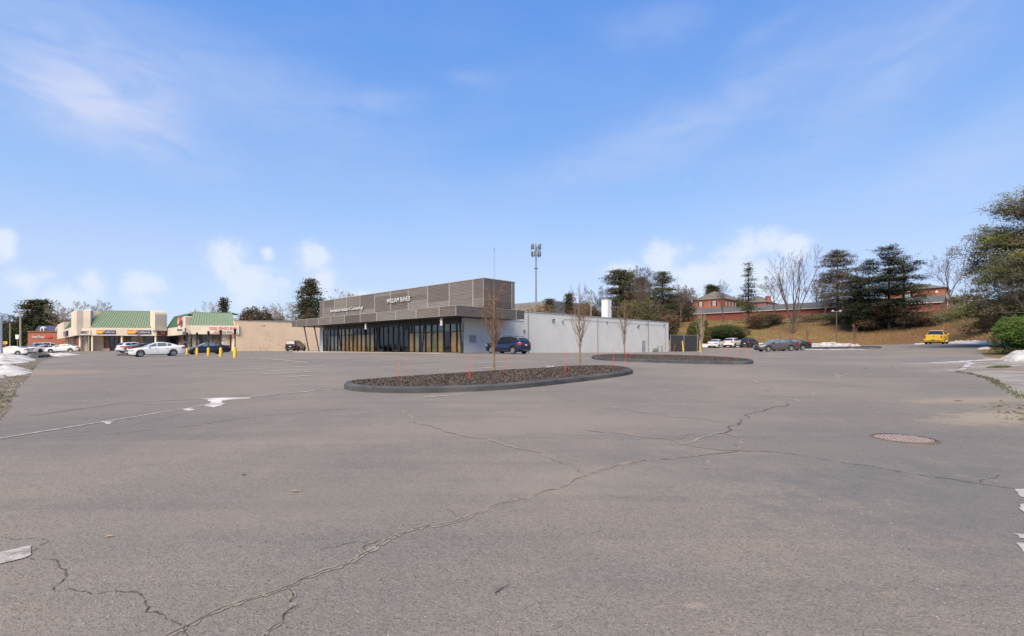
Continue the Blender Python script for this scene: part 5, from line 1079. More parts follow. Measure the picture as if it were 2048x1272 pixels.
car('parked_car', 'white sedan cut by the left edge of the picture', 'car', 'sedan', 22, 82, (-.97, -.25), W1, 'cars in the left lot', mcg, xy_=GX(24, 80), spokes=7)
car('parked_car', 'silver pickup truck between the white cars at far left', 'truck', 'pickup', 66, 95, (.55, .83), SV, 'cars in the left lot', xy_=GX(76, 98))
car('parked_car', 'white van bodied car behind the two white sedans at far left', 'car', 'boxsuv', 99, 100, (.75, .66), W1, 'cars in the left lot', xy_=GX(100, 102), scale=1.05)
car('parked_car', 'white sedan with its rear to the camera beside the silver pickup', 'car', 'sedan', 88, 96, (.3, .95), W1, 'cars in the left lot', xy_=GX(91, 95.5))
car('parked_car', 'white sedan facing left just before the first column of the mall', 'car', 'sedan', 124, 92, (-.90, -.43), W1, 'cars in the left lot', xy_=GX(126, 91.5))
car('parked_car', 'black truck bodied vehicle seen from behind against the tan wall', 'truck', 'boxsuv', 592, 87, (-.05, 1), BK, xy_=GX(591.5, 87.3), rack=True, scale=1.02)
car('parked_car', 'dark blue crossover parked nose in at the white wall', 'car', 'suv', 1015, 48, (-.77, .64), BL, xy_=GX(1015.5, 48.2), rack=True, scale=1.0)
g = 'cars parked below the grass bank'
car('parked_car', 'white sedan, leftmost of the three cars below the grass bank', 'car', 'sedan', 1433, 88, (.66, .75), W1, g, xy_=GX(1433, 88.5), scale=.97)
car('parked_car', 'white crossover between the white sedan and the dark crossover', 'car', 'suv', 1466, 88, (.68, .73), W1, g, xy_=GX(1465.5, 88.5), scale=1.02)
car('parked_car', 'dark grey boxy crossover, rightmost of the three below the grass bank', 'car', 'boxsuv', 1499, 87, (.70, .71), DG, g, xy_=GX(1499, 87.5), scale=.93)
car('parked_car', 'brown grey sedan seen side on beyond the second planting bed', 'car', 'sedan', 1557, 58, (-1, -.03), GRY, g, mcgl, xy_=GX(1553, 58.5), scale=.97, spokes=7)
car('parked_car', 'black sedan half hidden behind the brown grey sedan', 'car', 'sedan', 1590, 61, (-.95, .1), DG, g, mcgl, xy_=GX(1578, 62), scale=.97)
pk = car('pickup_truck', 'bright yellow pickup truck seen from behind', 'truck', 'pickup', 1873, 66, (.735, .68), YL, xy_=GX(1873, 66.5), scale=1.0)
L_ = 5.5
MB().box(-2.6, -.95, -.80, .80, 1.235, 1.262).add('bed_opening', mblk, pk); MB().box(-2.765, -2.752, -.62, .62, .78, 1.18).add('tailgate', YL, pk); MB().box(-2.80, -2.74, -.93, .93, .50, .66).add('rear_bumper', YL, pk)
MB().box(-2.79, -2.76, -.10, .10, 1.04, 1.09).add('tailgate_handle', mblk, pk); MB().box(-2.83, -2.80, -.16, .16, .55, .68).add('number_plate', mat('green_plate', (.1, .22, .16), (.3, .4, .35), .5, 20), pk)
# ---------------------------------------------------------------- trees and shrubs
mbark = {'grey': mat('grey_bark', (.058, .048, .041), (.095, .08, .068), .9, 6), 'brown': mat('brown_bark', (.085, .062, .048), (.14, .105, .08), .9, 6), 'red': mat('reddish_twigs', (.15, .085, .06), (.20, .12, .08), .9, 6), 'tan': mat('tan_twigs', (.30, .235, .155), (.38, .31, .22), .9, 3), 'young': mat('young_bark', (.20, .13, .07), (.27, .19, .12), .9, 8), 'dark': mat('dark_bark', (.035, .027, .022), (.06, .046, .036), .9, 6)}
def leafm(n, a, b, c=None): return mat('foliage_'+n, a, b, .8, .7, c3=c, s3=.35, spec=.2)
LEAF = {'pine': leafm('pine', (.036, .050, .022), (.072, .085, .034), (.075, .062, .036)), 'dark': leafm('dark', (.014, .024, .012), (.030, .042, .018), (.04, .032, .018)), 'olive': leafm('olive', (.075, .085, .025), (.12, .12, .04), (.10, .08, .04)),
        'brownish': leafm('brownish', (.085, .055, .035), (.13, .085, .05), (.05, .055, .025)), 'orange': leafm('orange', (.18, .11, .05), (.26, .17, .09), (.10, .09, .04)), 'bright': leafm('bright', (.05, .095, .016), (.10, .155, .03), (.035, .065, .014)), 'hedge': leafm('hedge', (.022, .042, .014), (.045, .07, .022), (.05, .05, .02)), 'bigpine': leafm('bigpine', (.085, .10, .026), (.155, .16, .045), (.13, .10, .055)), 'bud': leafm('bud', (.36, .28, .17), (.46, .37, .24))}
def grow(base, h, spread, seed, levels=4, kids=(6, 5, 4, 4), r0=None, up=.55, curve=.25, start=.3, minr=.012, fork=None, crook=.10):
    """returns two collectors: trunk with main limbs, and the finer branches; plus twig ends"""
    r = random.Random(seed); T, C = MB(), MB(); ends = []
    def branch(p, d, L, rad, lv):
        n = 5 if lv < 2 else 3; pts = [p]; dd = d.copy()
        for i in range(n):
            dd = (dd+Vector((r.uniform(-1, 1), r.uniform(-1, 1), r.uniform(-.6, 1)))*crook+Vector((0, 0, up*curve*(.35 if lv else 0)))).normalized(); pts.append(pts[-1]+dd*(L/n))
        rads = [max(minr*.6, rad*(1-.75*(i/n)**1.1)) for i in range(n+1)]
        (T if lv < 1 or (lv == 1 and fork) else C).tube(pts, rads, 7 if lv == 0 else 4 if lv == 1 else 3, cap=False)
        if lv >= levels: ends.append((pts[-1], dd)); return
        k = kids[min(lv, len(kids)-1)]
        for j in range(k):
            t = (start if lv == 0 else .22)+(1-(start if lv == 0 else .22))*(j+r.random())/k; i = min(n-1, int(t*n)); q = pts[i].lerp(pts[i+1], t*n-i); az_ = j*2.4+r.uniform(-.6, .6)
            a = dd.orthogonal().normalized(); b = dd.cross(a); out = a*math.cos(az_)+b*math.sin(az_); ax = (pts[i+1]-pts[i]).normalized()
            tilt = spread*(1.15-.5*t if lv == 0 else r.uniform(.75, 1.15)); nd_ = (ax*math.cos(tilt)+out*math.sin(tilt)).normalized(); nd_ = (nd_+Vector((0, 0, up*.35))).normalized()
            branch(q, nd_, L*(.62 if lv == 0 else .58)*(1.15-.6*t)*r.uniform(.8, 1.2), max(minr*.7, rads[i]*.52), lv+1)
    base = Vector(base); r0 = r0 or h*.022
    if fork:
        k0 = h*.14; T.tube([base-Vector((0, 0, .4)), base+Vector((0, 0, k0*.5)), base+Vector((0, 0, k0))], [r0*1.25, r0, r0*.95], 8, cap=False)
        for j, (az_, tilt, f) in enumerate(fork):
            d = Vector((math.sin(az_)*math.sin(tilt), math.cos(az_)*math.sin(tilt), math.cos(tilt))); branch(base+Vector((0, 0, k0*.85)), d, h*f, r0*.55, 1)
    else: branch(base-Vector((0, 0, .3)), Vector((r.uniform(-.04, .04), r.uniform(-.04, .04), 1)).normalized(), h*.92, r0, 0)
    mz = max([v[2] for v in T.v]+[v[2] for v in C.v]); q = h/mz if mz > 1e-6 else 1
    for B_ in (T, C): B_.v = [(v[0]*q, v[1]*q, v[2]*q) for v in B_.v]
    return T, C, [(p*q, d) for p, d in ends]
def leaf(B, p, s, r, flat=.0):
    a = Vector((r.gauss(0, 1), r.gauss(0, 1), r.gauss(0, 1)*(1-flat))); a.normalize(); b = a.orthogonal().normalized(); b.rotate(Matrix.Rotation(r.uniform(0, 3), 3, a)) if False else None; c = a.cross(b)
    if flat: b = (b-Vector((0, 0, b.z*flat))).normalized()
    a, b = a*s, b*s*.45; B.quad(p-a*.5-b*.3, p+b*.5, p+a*.6, p-b*.55)
def bare_tree(label, u, Z, vtop, bark='grey', spread=.75, seed=0, levels=4, kids=(7, 5, 4, 4), group=None, name='bare_tree', buds=0, fork=None, up=.55, start=.3, minr=.02, xy_=None, ht=None, zb=None, rk=1.0, crook=.10, mt='tan'):
    x, y = GX(u, Z) if xy_ is None else xy_; z = H(x, y) if zb is None else zb; h = ht or (zf(vtop, y)-z)
    root = thing(name, label, 'tree', (x, y, z), 0, group); T, C, E = grow((0, 0, 0), h, spread, seed, levels, kids, h*.021*rk, up, .25, start, minr, fork, crook)
    T.add('trunk', mbark[bark], root); C.add('branches', mbark[mt if mt and bark == 'tan' else bark], root)
    if buds:
        r = random.Random(seed+1); B = MB()
        for p, d in E:
            if r.random() < buds: leaf(B, p, r.uniform(.08, .2), r)
        B.add('buds', LEAF['bud'], root)
    return root
def conifer(label, u, Z, vtop, wpx, leafk='pine', seed=0, group=None, name='conifer_tree', low=.12, dens=1.0, droop=.10, shape='cone', ls=None, gap=.0, bark='dark', lean=0, zb=None, rag=.35, xy_=None, twigs=0, ht=None, wid=None, kx=1.0, pad=1.0, wide=False):
    x, y = GX(u, Z) if xy_ is None else xy_; z = H(x, y) if zb is None else zb; h = ht or zf(vtop, y)-z; Rm = (wid or wpx/1000*y)/2; r = random.Random(seed)
    root = thing(name, label, 'tree', (x, y, z), 0, group); T, F, D = MB(), MB(), MB(); ls = ls or max(.16, y*.0030)
    tp = [(0, 0, -.4), (lean*.2, 0, h*.3), (lean*.6, 0, h*.65), (lean, 0, h)]; T.tube(tp, [h*.018, h*.014, h*.008, .02], 7, cap=False)
    nw = int(h/ (.45*kx if h < 12 else .6*kx)); 
    for i in range(nw):
        t = low+(1-low)*(i+r.random()*.6)/nw; zc = h*t
        if shape == 'cone': f = (1-t)/(1-low); f = f**.8
        elif shape == 'round': f = math.sin(math.pi*min(1, (.12+.88*(t-low)/(1-low))))**.6 if t < .97 else .3
        elif shape == 'broad': f = (1-((t-.35)/.68)**2)**.5 if t > .35 else .75+.25*t/.35
        elif shape == 'flat': f = .55+.45*math.sin(math.pi*((t-low)/(1-low))*.8+.5) if t < .9 else .45
        f = max(.10, f); k = r.randint(4, 6); a0 = r.uniform(0, 6.28)
        for j in range(k):
            if r.random() < gap: continue
            az_ = a0+j*6.28/k+r.uniform(-.4, .4); L = Rm*f*r.uniform(1-rag, 1+rag*.35)*(.9 if wide and r.random() < .5 else 1); el_ = (.35 if t > .75 else .05 if t > .4 else -.05)+r.uniform(-.15, .2)
            p = Vector((lean*t, 0, zc)); n = 4; pts = [p]; d = Vector((math.cos(az_)*math.cos(el_), math.sin(az_)*math.cos(el_), math.sin(el_)))
            for q in range(n): d = (d+Vector((0, 0, -droop*(1 if q < 2 else -.6)))).normalized(); pts.append(pts[-1]+d*L/n)
            D.tube(pts, [max(.014 if wide else .02, L*(.007 if wide else .014)*(1-q/n)) for q in range(n+1)], 3, cap=False)
            m = int(L*30*dens/ls*.35)+4
            cr_ = max(.22, ls*1.25)
            if wide:
                side = Vector((-math.sin(az_), math.cos(az_), 0))
                for q in range(int(L*9.5)+5):
                    s = .18+.82*r.random()**.7; ii = min(n-1, int(s*n)); c0 = pts[ii].lerp(pts[ii+1], s*n-ii); o_ = r.gauss(0, .17*L*(1.15-.6*s)); c = c0+side*o_+Vector((0, 0, r.gauss(.08, .30)+abs(o_)*.06))
                    if r.random() < .35: D.tube([c0, c], [.012, .006], 3, cap=False)
                    k_ = r.uniform(.22, .42)
                    for _q in range(20): leaf(F, c+Vector((r.gauss(0, k_), r.gauss(0, k_), r.gauss(.03, k_*.30))), ls*r.uniform(.6, 1.4), r, .2)
                m = 0
            for q in range(0 if wide else max(3, m//9)):
                s = .12+.88*r.random()**.6; ii = min(n-1, int(s*n)); c = pts[ii].lerp(pts[ii+1], s*n-ii); w = (.10+.20*s)*min(L, 3.0)*pad*.7
                c = c+Vector((r.gauss(0, w), r.gauss(0, w), r.gauss(.05, w*.30))); k_ = cr_*r.uniform(.7, 1.3)
                for _q in range(14): leaf(F, c+Vector((r.gauss(0, k_), r.gauss(0, k_), r.gauss(0, k_*.38))), ls*r.uniform(.5, 1.2), r, .35)
            if twigs:
                for q in range(twigs):
                    s = r.uniform(.3, 1); ii = min(n-1, int(s*n)); c = pts[ii].lerp(pts[ii+1], s*n-ii); e = d+Vector((r.uniform(-.8, .8), r.uniform(-.8, .8), r.uniform(-.5, .5))); Lk = min(L, 3.2); D.tube([c, c+e*Lk*.12, c+e*Lk*.22+Vector((0, 0, -.15))], [.022, .013, .007], 3, cap=False)
    T.add('trunk', mbark[bark], root); D.add('branches', mbark['grey' if twigs else bark], root); F.add('crown', LEAF[leafk], root); return root
def shrub(label, u, Z, wm, hm, leafk, seed, dens=1.0, ls=.16, name='shrub', twig=0, bark='brown', xy_=None, dm=None, lumps=9, group=None, zoff=0):
    x, y = GX(u, Z) if xy_ is None else xy_; z = H(x, y)+zoff; r = random.Random(seed); root = thing(name, label, 'shrub', (x, y, z), 0, group); dm = dm or wm*.7; F, T = MB(), MB()
    L = [(r.uniform(-.32, .32)*wm, r.uniform(-.3, .3)*dm, r.uniform(.25, .68)*hm, r.uniform(.22, .36)) for _ in range(lumps)]
    for lx, ly, lz, lr in L:
        T.tube([(lx*.2, ly*.2, -.1), (lx*.6, ly*.6, lz*.6), (lx, ly, lz)], [.05, .035, .02], 4, cap=False); R3 = (wm*lr*.85, dm*lr*.85, hm*lr*1.0); n = int(dens*480*(wm*hm*lr*lr)/(ls*ls)*.055)
        for _ in range(n):
            v = Vector((r.gauss(0, 1), r.gauss(0, 1), r.gauss(0, 1))).normalized(); k = r.uniform(.72, 1.08)*(1+.18*math.sin(v.x*7+lx)*math.sin(v.z*8+ly))
            p = Vector((lx+v.x*R3[0]*k, ly+v.y*R3[1]*k, max(.03, lz+v.z*R3[2]*k))); leaf(F, p, ls*r.uniform(.6, 1.4), r)
    for _ in range(twig):
        a_ = r.uniform(0, 6.28); e = r.uniform(.3, 1.0); d = Vector((math.cos(a_)*e*wm*.5, math.sin(a_)*e*dm*.5, hm*r.uniform(.5, 1.05))); q = d*.5+Vector((r.uniform(-.2, .2), r.uniform(-.2, .2), .25))
        T.tube([(r.uniform(-.3, .3)*wm*.5, r.uniform(-.3, .3)*dm*.5, 0), q, d], [.03, .02, .010], 3, cap=False); c = q.lerp(d, .5)
        for _k in range(3): T.tube([c, c+Vector((r.uniform(-.3, .3), r.uniform(-.3, .3), r.uniform(.1, .5)))*hm*.4], [.015, .008], 3, cap=False)
    T.add('stems', mbark[bark], root); F.add('foliage', LEAF[leafk], root); return root

# young trees in the beds
def young(label, u, v, vtop, seed, wpx, n=44, bark='young', g='young bare trees in the planting beds', topf=None, rk=1.0):
    x, y = at(u, v); z = topf(x, y) if topf else H(x, y); h = zf(vtop, y)-z; r = random.Random(seed); root = thing('young_tree', label, 'tree', (x, y, z), 0, g); T, C, B = MB(), MB(), MB(); Wd = wpx/1000*y/2
    T.tube([(0, 0, -.1), (r.uniform(-.03, .03), 0, h*.3), (r.uniform(-.06, .06), .02, h*.6), (0, 0, h*.95)], [.055*rk, .042*rk, .026*rk, .006], 7, cap=False)
    for i in range(n):
        t = r.uniform(.12, .80)**1.0; z0 = h*t*.9; a_ = r.uniform(0, 6.28); L = h*r.uniform(.16, .36)*(1.15-.75*t); w = Wd*r.uniform(.45, 1.05)*(1 if t > .25 else .6)
        d = Vector((math.cos(a_)*w, math.sin(a_)*w, L)); p = Vector((0, 0, z0)); q = p+Vector((d.x*.55, d.y*.55, L*.38)); e = p+Vector((d.x*.95, d.y*.95, L*1.0)); C.tube([p, q, e, e+Vector((r.uniform(-.05, .05), r.uniform(-.05, .05), L*.35))], [.013, .010, .006, .002], 4, cap=False)
        for k in range(7):
            s = r.uniform(.2, 1); c = (p.lerp(q, s) if s < .5 else q.lerp(e, s)); tw = Vector((d.x*r.uniform(.05, .45)+r.uniform(-.10, .10), d.y*r.uniform(.05, .45)+r.uniform(-.10, .10), L*r.uniform(.25, .6))); C.tube([c, c+tw*.5+Vector((tw.x, tw.y, 0))*.2, c+tw], [.006, .004, .0015], 3, cap=False)
            if r.random() < .5: leaf(B, c+tw, .035, r)
    T.add('trunk', mbark[bark], root); C.add('branches', mbark['red' if bark == 'young' else bark], root); B.add('buds', LEAF['bud'], root); return root
young('bare young tree nearest the camera with reddish upright twigs', 988, 747, 548, 3, 54, 52, topf=top1, rk=1.05)
young('bare young tree at the right side of the near bed against the white wall', 1160, 735, 552, 4, 46, 34, topf=top1)
young('bare young tree in the left half of the far bed', 1249, 713.5, 590, 5, 32, 30, topf=top2)
young('slim yellowish young tree in the right half of the far bed', 1402, 716, 608, 6, 20, 24, topf=top2, bark='tan')
young('tiny bare tree standing before the mall shop fronts', 278.5, 708, 655, 7, 9, 26, g='small bare trees at the mall', rk=1.0)
young('tiny bare tree before the round badge of the mall corner', 379, 706, 648, 8, 8, 22, g='small bare trees at the mall', rk=.8)
young('thin reddish sapling on the snow covered bed at the foot of the bank', 1709, 695.5, 642, 9, 9, 24, bark='red', g='saplings below the bank', rk=.8)
young('thin dark sapling behind the black sedan', 1614.5, 690, 644, 10, 6, 16, bark='brown', g='saplings below the bank', rk=.8)

gl = 'trees behind the strip mall'
conifer('broad dark green pine behind the red brick shop', 78, 165, 602, 70, 'pine', 21, gl, shape='broad', rag=.45, low=.35, dens=1.3, ls=.6)
bare_tree('tangled bare tree at the far left edge behind the pole', 16, 160, 625, 'brown', .8, 22, 5, (7, 5, 4, 3, 3), gl, minr=.05)
for i, (lb, u, Z, v, bk, sd) in enumerate([('bare tree just right of the broad pine, first of the three above the left wing', 130, 150, 601, 'tan', 31), ('bare tree over the left stucco tower, middle of three', 154, 150, 601, 'tan', 32), ('bare pale tree above the big green roof, last of three', 181, 150, 597, 'tan', 33),
        ('small bare tree above the low green roof, left of the vase shaped one', 383, 150, 617, 'tan', 34), ('bare pale tree fanning out above the right green roof', 418, 150, 602, 'tan', 35), ('bare round crowned tree above the tan wall', 534, 160, 604, 'tan', 36),
        ('small bare tree left of the tall dark pine', 583, 160, 603, 'tan', 37), ('thin bare tree top over the left end of the plank band', 694, 150, 579, 'tan', 38), ('small bare twig crown over the plank band before the white lettering', 725, 150, 586, 'tan', 39), ('low bare tree right above the tan wall', 556, 170, 620, 'tan', 40), ('low bare tree in the gap left of the round crowned one', 478, 170, 626, 'tan', 41), ('tiny bare twigs peeping over the left end of the plank band', 672, 150, 592, 'tan', 42)]):
    bare_tree(lb, u, Z, v, bk, .85, sd, 5, (7, 5, 4, 3, 2), gl, buds=.2, minr=.05, up=.7, rk=.8)
conifer('narrow pointed spruce behind the right end of the mall roof', 448, 150, 597, 21, 'pine', 45, gl, low=.1, dens=1.3, ls=.5)
conifer('tall dark pine left of the plank building', 621, 130, 561, 52, 'pine', 46, gl, shape='round', low=.25, dens=1.3, rag=.4, ls=.5, gap=.1)
for i, (lb, u, Z, w, h, k, sd) in enumerate([('brown twiggy thicket above the tan wall, left clump', 503, 140, 9, 11.5, 'brownish', 51), ('brown twiggy thicket above the tan wall, right clump', 520, 150, 8, 12, 'brownish', 52), ('brown thicket at the foot of the tall dark pine', 604, 125, 8, 10.5, 'brownish', 53), ('brown thicket behind the roof unit', 560, 150, 10, 9.5, 'brownish', 54),
        ('brown tangled thicket behind the broad pine', 66, 175, 18, 11, 'brownish', 55), ('brown tangled thicket left of the broad pine', 30, 170, 16, 10, 'brownish', 56), ('brown tangled thicket right of the broad pine', 118, 165, 14, 9.5, 'brownish', 57), ('dark evergreen clump behind the wooden pole', 47, 160, 7, 6.5, 'hedge', 58), ('dark evergreen clump beside the blue grey pole', 12, 150, 8, 6.5, 'hedge', 59), ('low dark clump beyond the white square sign', 30, 150, 6, 5.5, 'hedge', 60), ('brown tangled thicket at the far left edge', 2, 165, 14, 9.5, 'brownish', 61), ('low brown growth behind the right end of the tan wall', 478, 160, 8, 7.5, 'brownish', 62)]):
    shrub(lb, u, Z, w, h, k, sd, .6, .45, 'thicket', 60 if k == 'brownish' else 0, 'brown', group='undergrowth behind the mall')
# behind the white building
gm = 'trees behind the white building'
for i, (lb, u, Z, v, w, k, sh, sd) in enumerate([('dark pine right of the white roof stack, tallest of the pair', 1240, 118, 541, 78, 'pine', 'broad', 71), ('brownish pine leaning against the tallest dark pine', 1258, 126, 545, 60, 'brownish', 'broad', 72), ('ragged brown conifer between the two dark pines', 1282, 128, 556, 50, 'brownish', 'broad', 73),
        ('dense dark pine behind the end of the white wall', 1325, 112, 543, 62, 'pine', 'round', 74), ('ragged pine behind the cell tower foot', 1098, 112, 599, 40, 'brownish', 'cone', 75), ('small tan conifer right of the grey warehouse wall', 1138, 110, 586, 34, 'brownish', 'cone', 76)]):
    conifer(lb, u, Z, v, w, k, sd, gm, shape=sh, low=.1, dens=1.35, rag=.45, ls=.42, gap=.08, lean=0)
for i, (lb, u, Z, v, bk, sp, sd) in enumerate([('thin tall bare tree between the dark pines', 1291, 120, 530, 'grey', .7, 81), ('bare brown tree right of the dense dark pine', 1362, 125, 566, 'brown', .9, 82), ('bare grey tree at the right of the dense dark pine', 1378, 135, 574, 'grey', .9, 83), ('bare tree left of the white roof stack', 1196, 118, 578, 'grey', .9, 84), ('bare reddish tree just right of the white roof stack', 1222, 115, 565, 'brown', .8, 85), ('bare brown tree behind the far young tree', 1270, 112, 560, 'brown', .8, 86), ('bare brown tree filling the gap left of the dense dark pine', 1306, 116, 562, 'brown', .95, 87), ('bare brown tree at the foot of the garage end', 1347, 118, 584, 'brown', .95, 88), ('small bare brown tree beside the wooden pole', 1176, 112, 592, 'brown', .9, 89)]):
    bare_tree(lb, u, Z, v, bk, sp, sd, 5, (7, 5, 4, 3, 3), gm, minr=.04, up=.5)
for i, (lb, u, Z, w, h, k, sd) in enumerate([('orange brown shrub crown behind the cell tower foot', 1076, 105, 8, 9.5, 'orange', 91), ('orange tan shrub over the white wall left of the warehouse', 1052, 108, 5, 8, 'orange', 92), ('brown thicket left of the white roof stack', 1168, 108, 8, 9.5, 'brownish', 93), ('brown thicket behind the white roof stack', 1205, 110, 9, 10, 'brownish', 94), ('dark brown thicket below the tallest pine', 1238, 108, 9, 9.5, 'brownish', 95), ('olive thicket below the ragged conifer', 1275, 106, 9, 10, 'olive', 96), ('brown thicket left of the dense pine', 1300, 108, 8, 9, 'brownish', 97), ('brown thicket behind the garage end', 1352, 130, 12, 9, 'brownish', 98), ('low brown thicket at the end of the white wall', 1332, 104, 6, 5.5, 'brownish', 99), ('reddish brown thicket above the white wall before the warehouse', 1128, 104, 7, 7.5, 'orange', 100)]):
    shrub(lb, u, Z, w, h, k, sd, .7, .34, 'thicket', 70, 'brown' if k != 'orange' else 'tan', group='undergrowth behind the white building')
# on the bank
gh = 'trees on the grass bank'
shrub('round olive and rust coloured evergreen shrub on the bank', 1389, 101, 5.4, 5.4, 'olive', 111, 1.1, .24, group='shrubs on the bank')
shrub('wide dark green spreading hedge shrub on the bank', 1453, 101, 8.6, 3.1, 'hedge', 112, 1.3, .22, lumps=14, group='shrubs on the bank')
shrub('brown leafless sprawling shrub under the sparse spruce', 1512, 106, 6, 3.6, 'brownish', 113, .5, .2, 'thicket', 130, 'red', group='shrubs on the bank')
shrub('low brown twiggy shrub left of the vase shaped tree', 1546, 106, 5.5, 2.6, 'brownish', 114, .4, .2, 'thicket', 110, 'brown', group='shrubs on the bank')
bare_tree('thin bare tree in front of the apartment house', 1448, 118, 556, 'grey', .6, 121, 4, (7, 5, 4, 3), gh, minr=.03, zb=H(*GX(1448, 118)))
conifer('sparse pointed spruce in front of the garage roof', 1497, 112, 525, 42, 'pine', 122, gh, shape='cone', low=.22, dens=1.0, gap=.25, rag=.5, ls=.36, pad=.8)
bare_tree('upright bare tree left of the vase shaped tree', 1549, 110, 552, 'brown', .85, 123, 5, (7, 5, 4, 3, 3), gh, minr=.028)
bare_tree('large vase shaped bare tree with several grey trunks rising from the bank', 1587, 98, 486, 'grey', .45, 124, 5, (6, 5, 4, 3, 3), gh, minr=.022, fork=[(-1.57, .50, .82), (-1.2, .28, .72), (1.57, .42, .92), (1.3, .22, .80), (.2, .08, .82), (3.0, .15, .75)], up=.5, rk=.95, crook=.09)
bare_tree('bare grey tree right of the vase shaped tree', 1648, 104, 556, 'grey', .8, 125, 5, (7, 5, 4, 3, 3), gh, minr=.025)
bare_tree('bare twiggy tree behind the vase shaped tree', 1632, 125, 552, 'brown', .8, 126, 5, (7, 5, 4, 3, 3), gh, minr=.035)
conifer('large reddish brown tree with a green top between the bare trees', 1675, 112, 502, 82, 'brownish', 127, gh, shape='broad', low=.22, dens=1.15, rag=.35, ls=.34, twigs=2)
bare_tree('bare tangled tree in front of the reddish brown tree', 1683, 104, 540, 'grey', .9, 128, 5, (7, 5, 4, 3, 3), gh, minr=.025)
conifer('dark cedar at the left of the dark clump', 1712, 92, 556, 58, 'dark', 131, gh, shape='flat', low=.06, dens=1.6, rag=.5, ls=.30, droop=.05)
conifer('dark cedar second from the left of the clump', 1738, 90, 520, 56, 'dark', 132, gh, shape='flat', low=.08, dens=1.4, rag=.5, ls=.30, droop=.05)
conifer('tallest dark cedar in the middle of the clump', 1778, 88, 494, 74, 'dark', 133, gh, shape='flat', low=.14, dens=1.4, rag=.5, ls=.30, gap=.1, droop=.03, pad=.8)
conifer('wide dark cedar with level boughs at the right of the clump', 1808, 86, 515, 92, 'dark', 134, gh, shape='flat', low=.18, dens=1.25, rag=.45, ls=.28, gap=.15, droop=.0, pad=.7)
bare_tree('bare tree leaning out over the dark cedars', 1722, 110, 520, 'grey', .8, 135, 5, (7, 5, 4, 3, 3), gh, minr=.025)
bare_tree('spreading bare tree right of the porch light house', 1903, 92, 496, 'brown', .72, 136, 5, (8, 6, 4, 3, 3), gh, minr=.020, start=.28)
bare_tree('bare pale tree near the cream stucco house', 1948, 120, 556, 'brown', .9, 137, 5, (7, 5, 4, 3, 3), gh, minr=.035)
bare_tree('bare brown tree before the white fence', 1968, 105, 575, 'red', .9, 138, 4, (7, 5, 4, 3), gh, minr=.03)
for i, (u, Z, v) in enumerate([(1862, 92, 600), (1884, 90, 604), (1912, 96, 596), (1921, 94, 598), (1935, 95, 601), (1948, 92, 606), (1957, 90, 600), (1968, 88, 604), (1980, 86, 600), (1838, 90, 607), (1990, 84, 610)]):
    bare_tree(['slim bare sapling below the right brick house', 'slim bare sapling under the corner of the right brick house', 'thin bare stem just right of the spreading bare tree', 'second thin bare stem right of the spreading bare tree', 'thin bare stem at the left end of the white fence', 'thin bare stem before the cream stucco house', 'second thin stem before the cream stucco house', 'thin stem at the right end of the white fence', 'thin stem at the edge of the big pine boughs', 'slim bare sapling left of the right brick house', 'thin stem under the big pine boughs'][i], u, Z, v, 'brown', .6, 150+i, 3, (8, 5, 4), 'thin saplings along the bank top', minr=.02, rk=1.0)
conifer('pair tree, left dark conifer top behind the apartment house', 1420, 225, 571, 16, 'pine', 161, 'conifer tops behind the apartments', low=.5, dens=1.2, ls=.7, zb=10)
conifer('smaller dark conifer top right behind the apartment house', 1430, 225, 574, 12, 'pine', 162, 'conifer tops behind the apartments', low=.5, dens=1.2, ls=.7, zb=10)
for i, (lb, u, Z, w, h, k, sd) in enumerate([('round brown tree crown over the apartment roof', 1463, 215, 7, 14, 'brownish', 171), ('olive tree crown left of the sparse spruce', 1483, 200, 8, 14, 'olive', 172), ('brown thicket under the dark cedars, left', 1705, 95, 7, 3.5, 'brownish', 173), ('dark brush under the middle cedar', 1758, 90, 8, 2.6, 'brownish', 174), ('brown brush tangle right of the cedars', 1835, 86, 8, 2.4, 'brownish', 175), ('dark brush under the right brick house', 1862, 84, 7, 2.2, 'brownish', 176), ('brush along the bank top before the white fence', 1930, 84, 9, 2.0, 'brownish', 177), ('green brown brush below the big pine', 1985, 72, 9, 2.4, 'olive', 178), ('low brush right of the vase shaped tree', 1625, 104, 8, 1.8, 'olive', 179), ('low dark brush left of the cedars', 1672, 98, 6, 2.2, 'hedge', 180)]):
    shrub(lb, u, Z, w, h, k, sd, .6 if h > 10 else .45, .6 if h > 10 else .2, 'thicket', 90, 'red', group='brush on the bank')
# big pine at right and the green shrub below it
conifer('huge spreading white pine at the right edge with bare grey lower twigs', 2075, 46, 0, 0, 'bigpine', 190, None, shape='broad', low=.16, dens=.85, rag=.22, ls=.17, bark='grey', twigs=9, xy_=(50.8, 45.5), ht=12.5, wid=18.4, droop=.03, kx=.55, gap=.04, pad=.85, wide=True)
bare_tree('bare grey twiggy tree tangled into the huge pine', 2040, 41, 0, 'grey', .95, 191, 5, (9, 6, 5, 4, 3), None, xy_=(43.2, 41.5), ht=9.0, minr=.012, up=.25, crook=.16, start=.15, rk=.8)
shrub('bright green bushy pine shrub at the right edge above the snow mound', 2040, 34, 4.0, 2.95, 'bright', 192, 1.5, .11, xy_=(35.6, 34.0), dm=3.4, lumps=15)
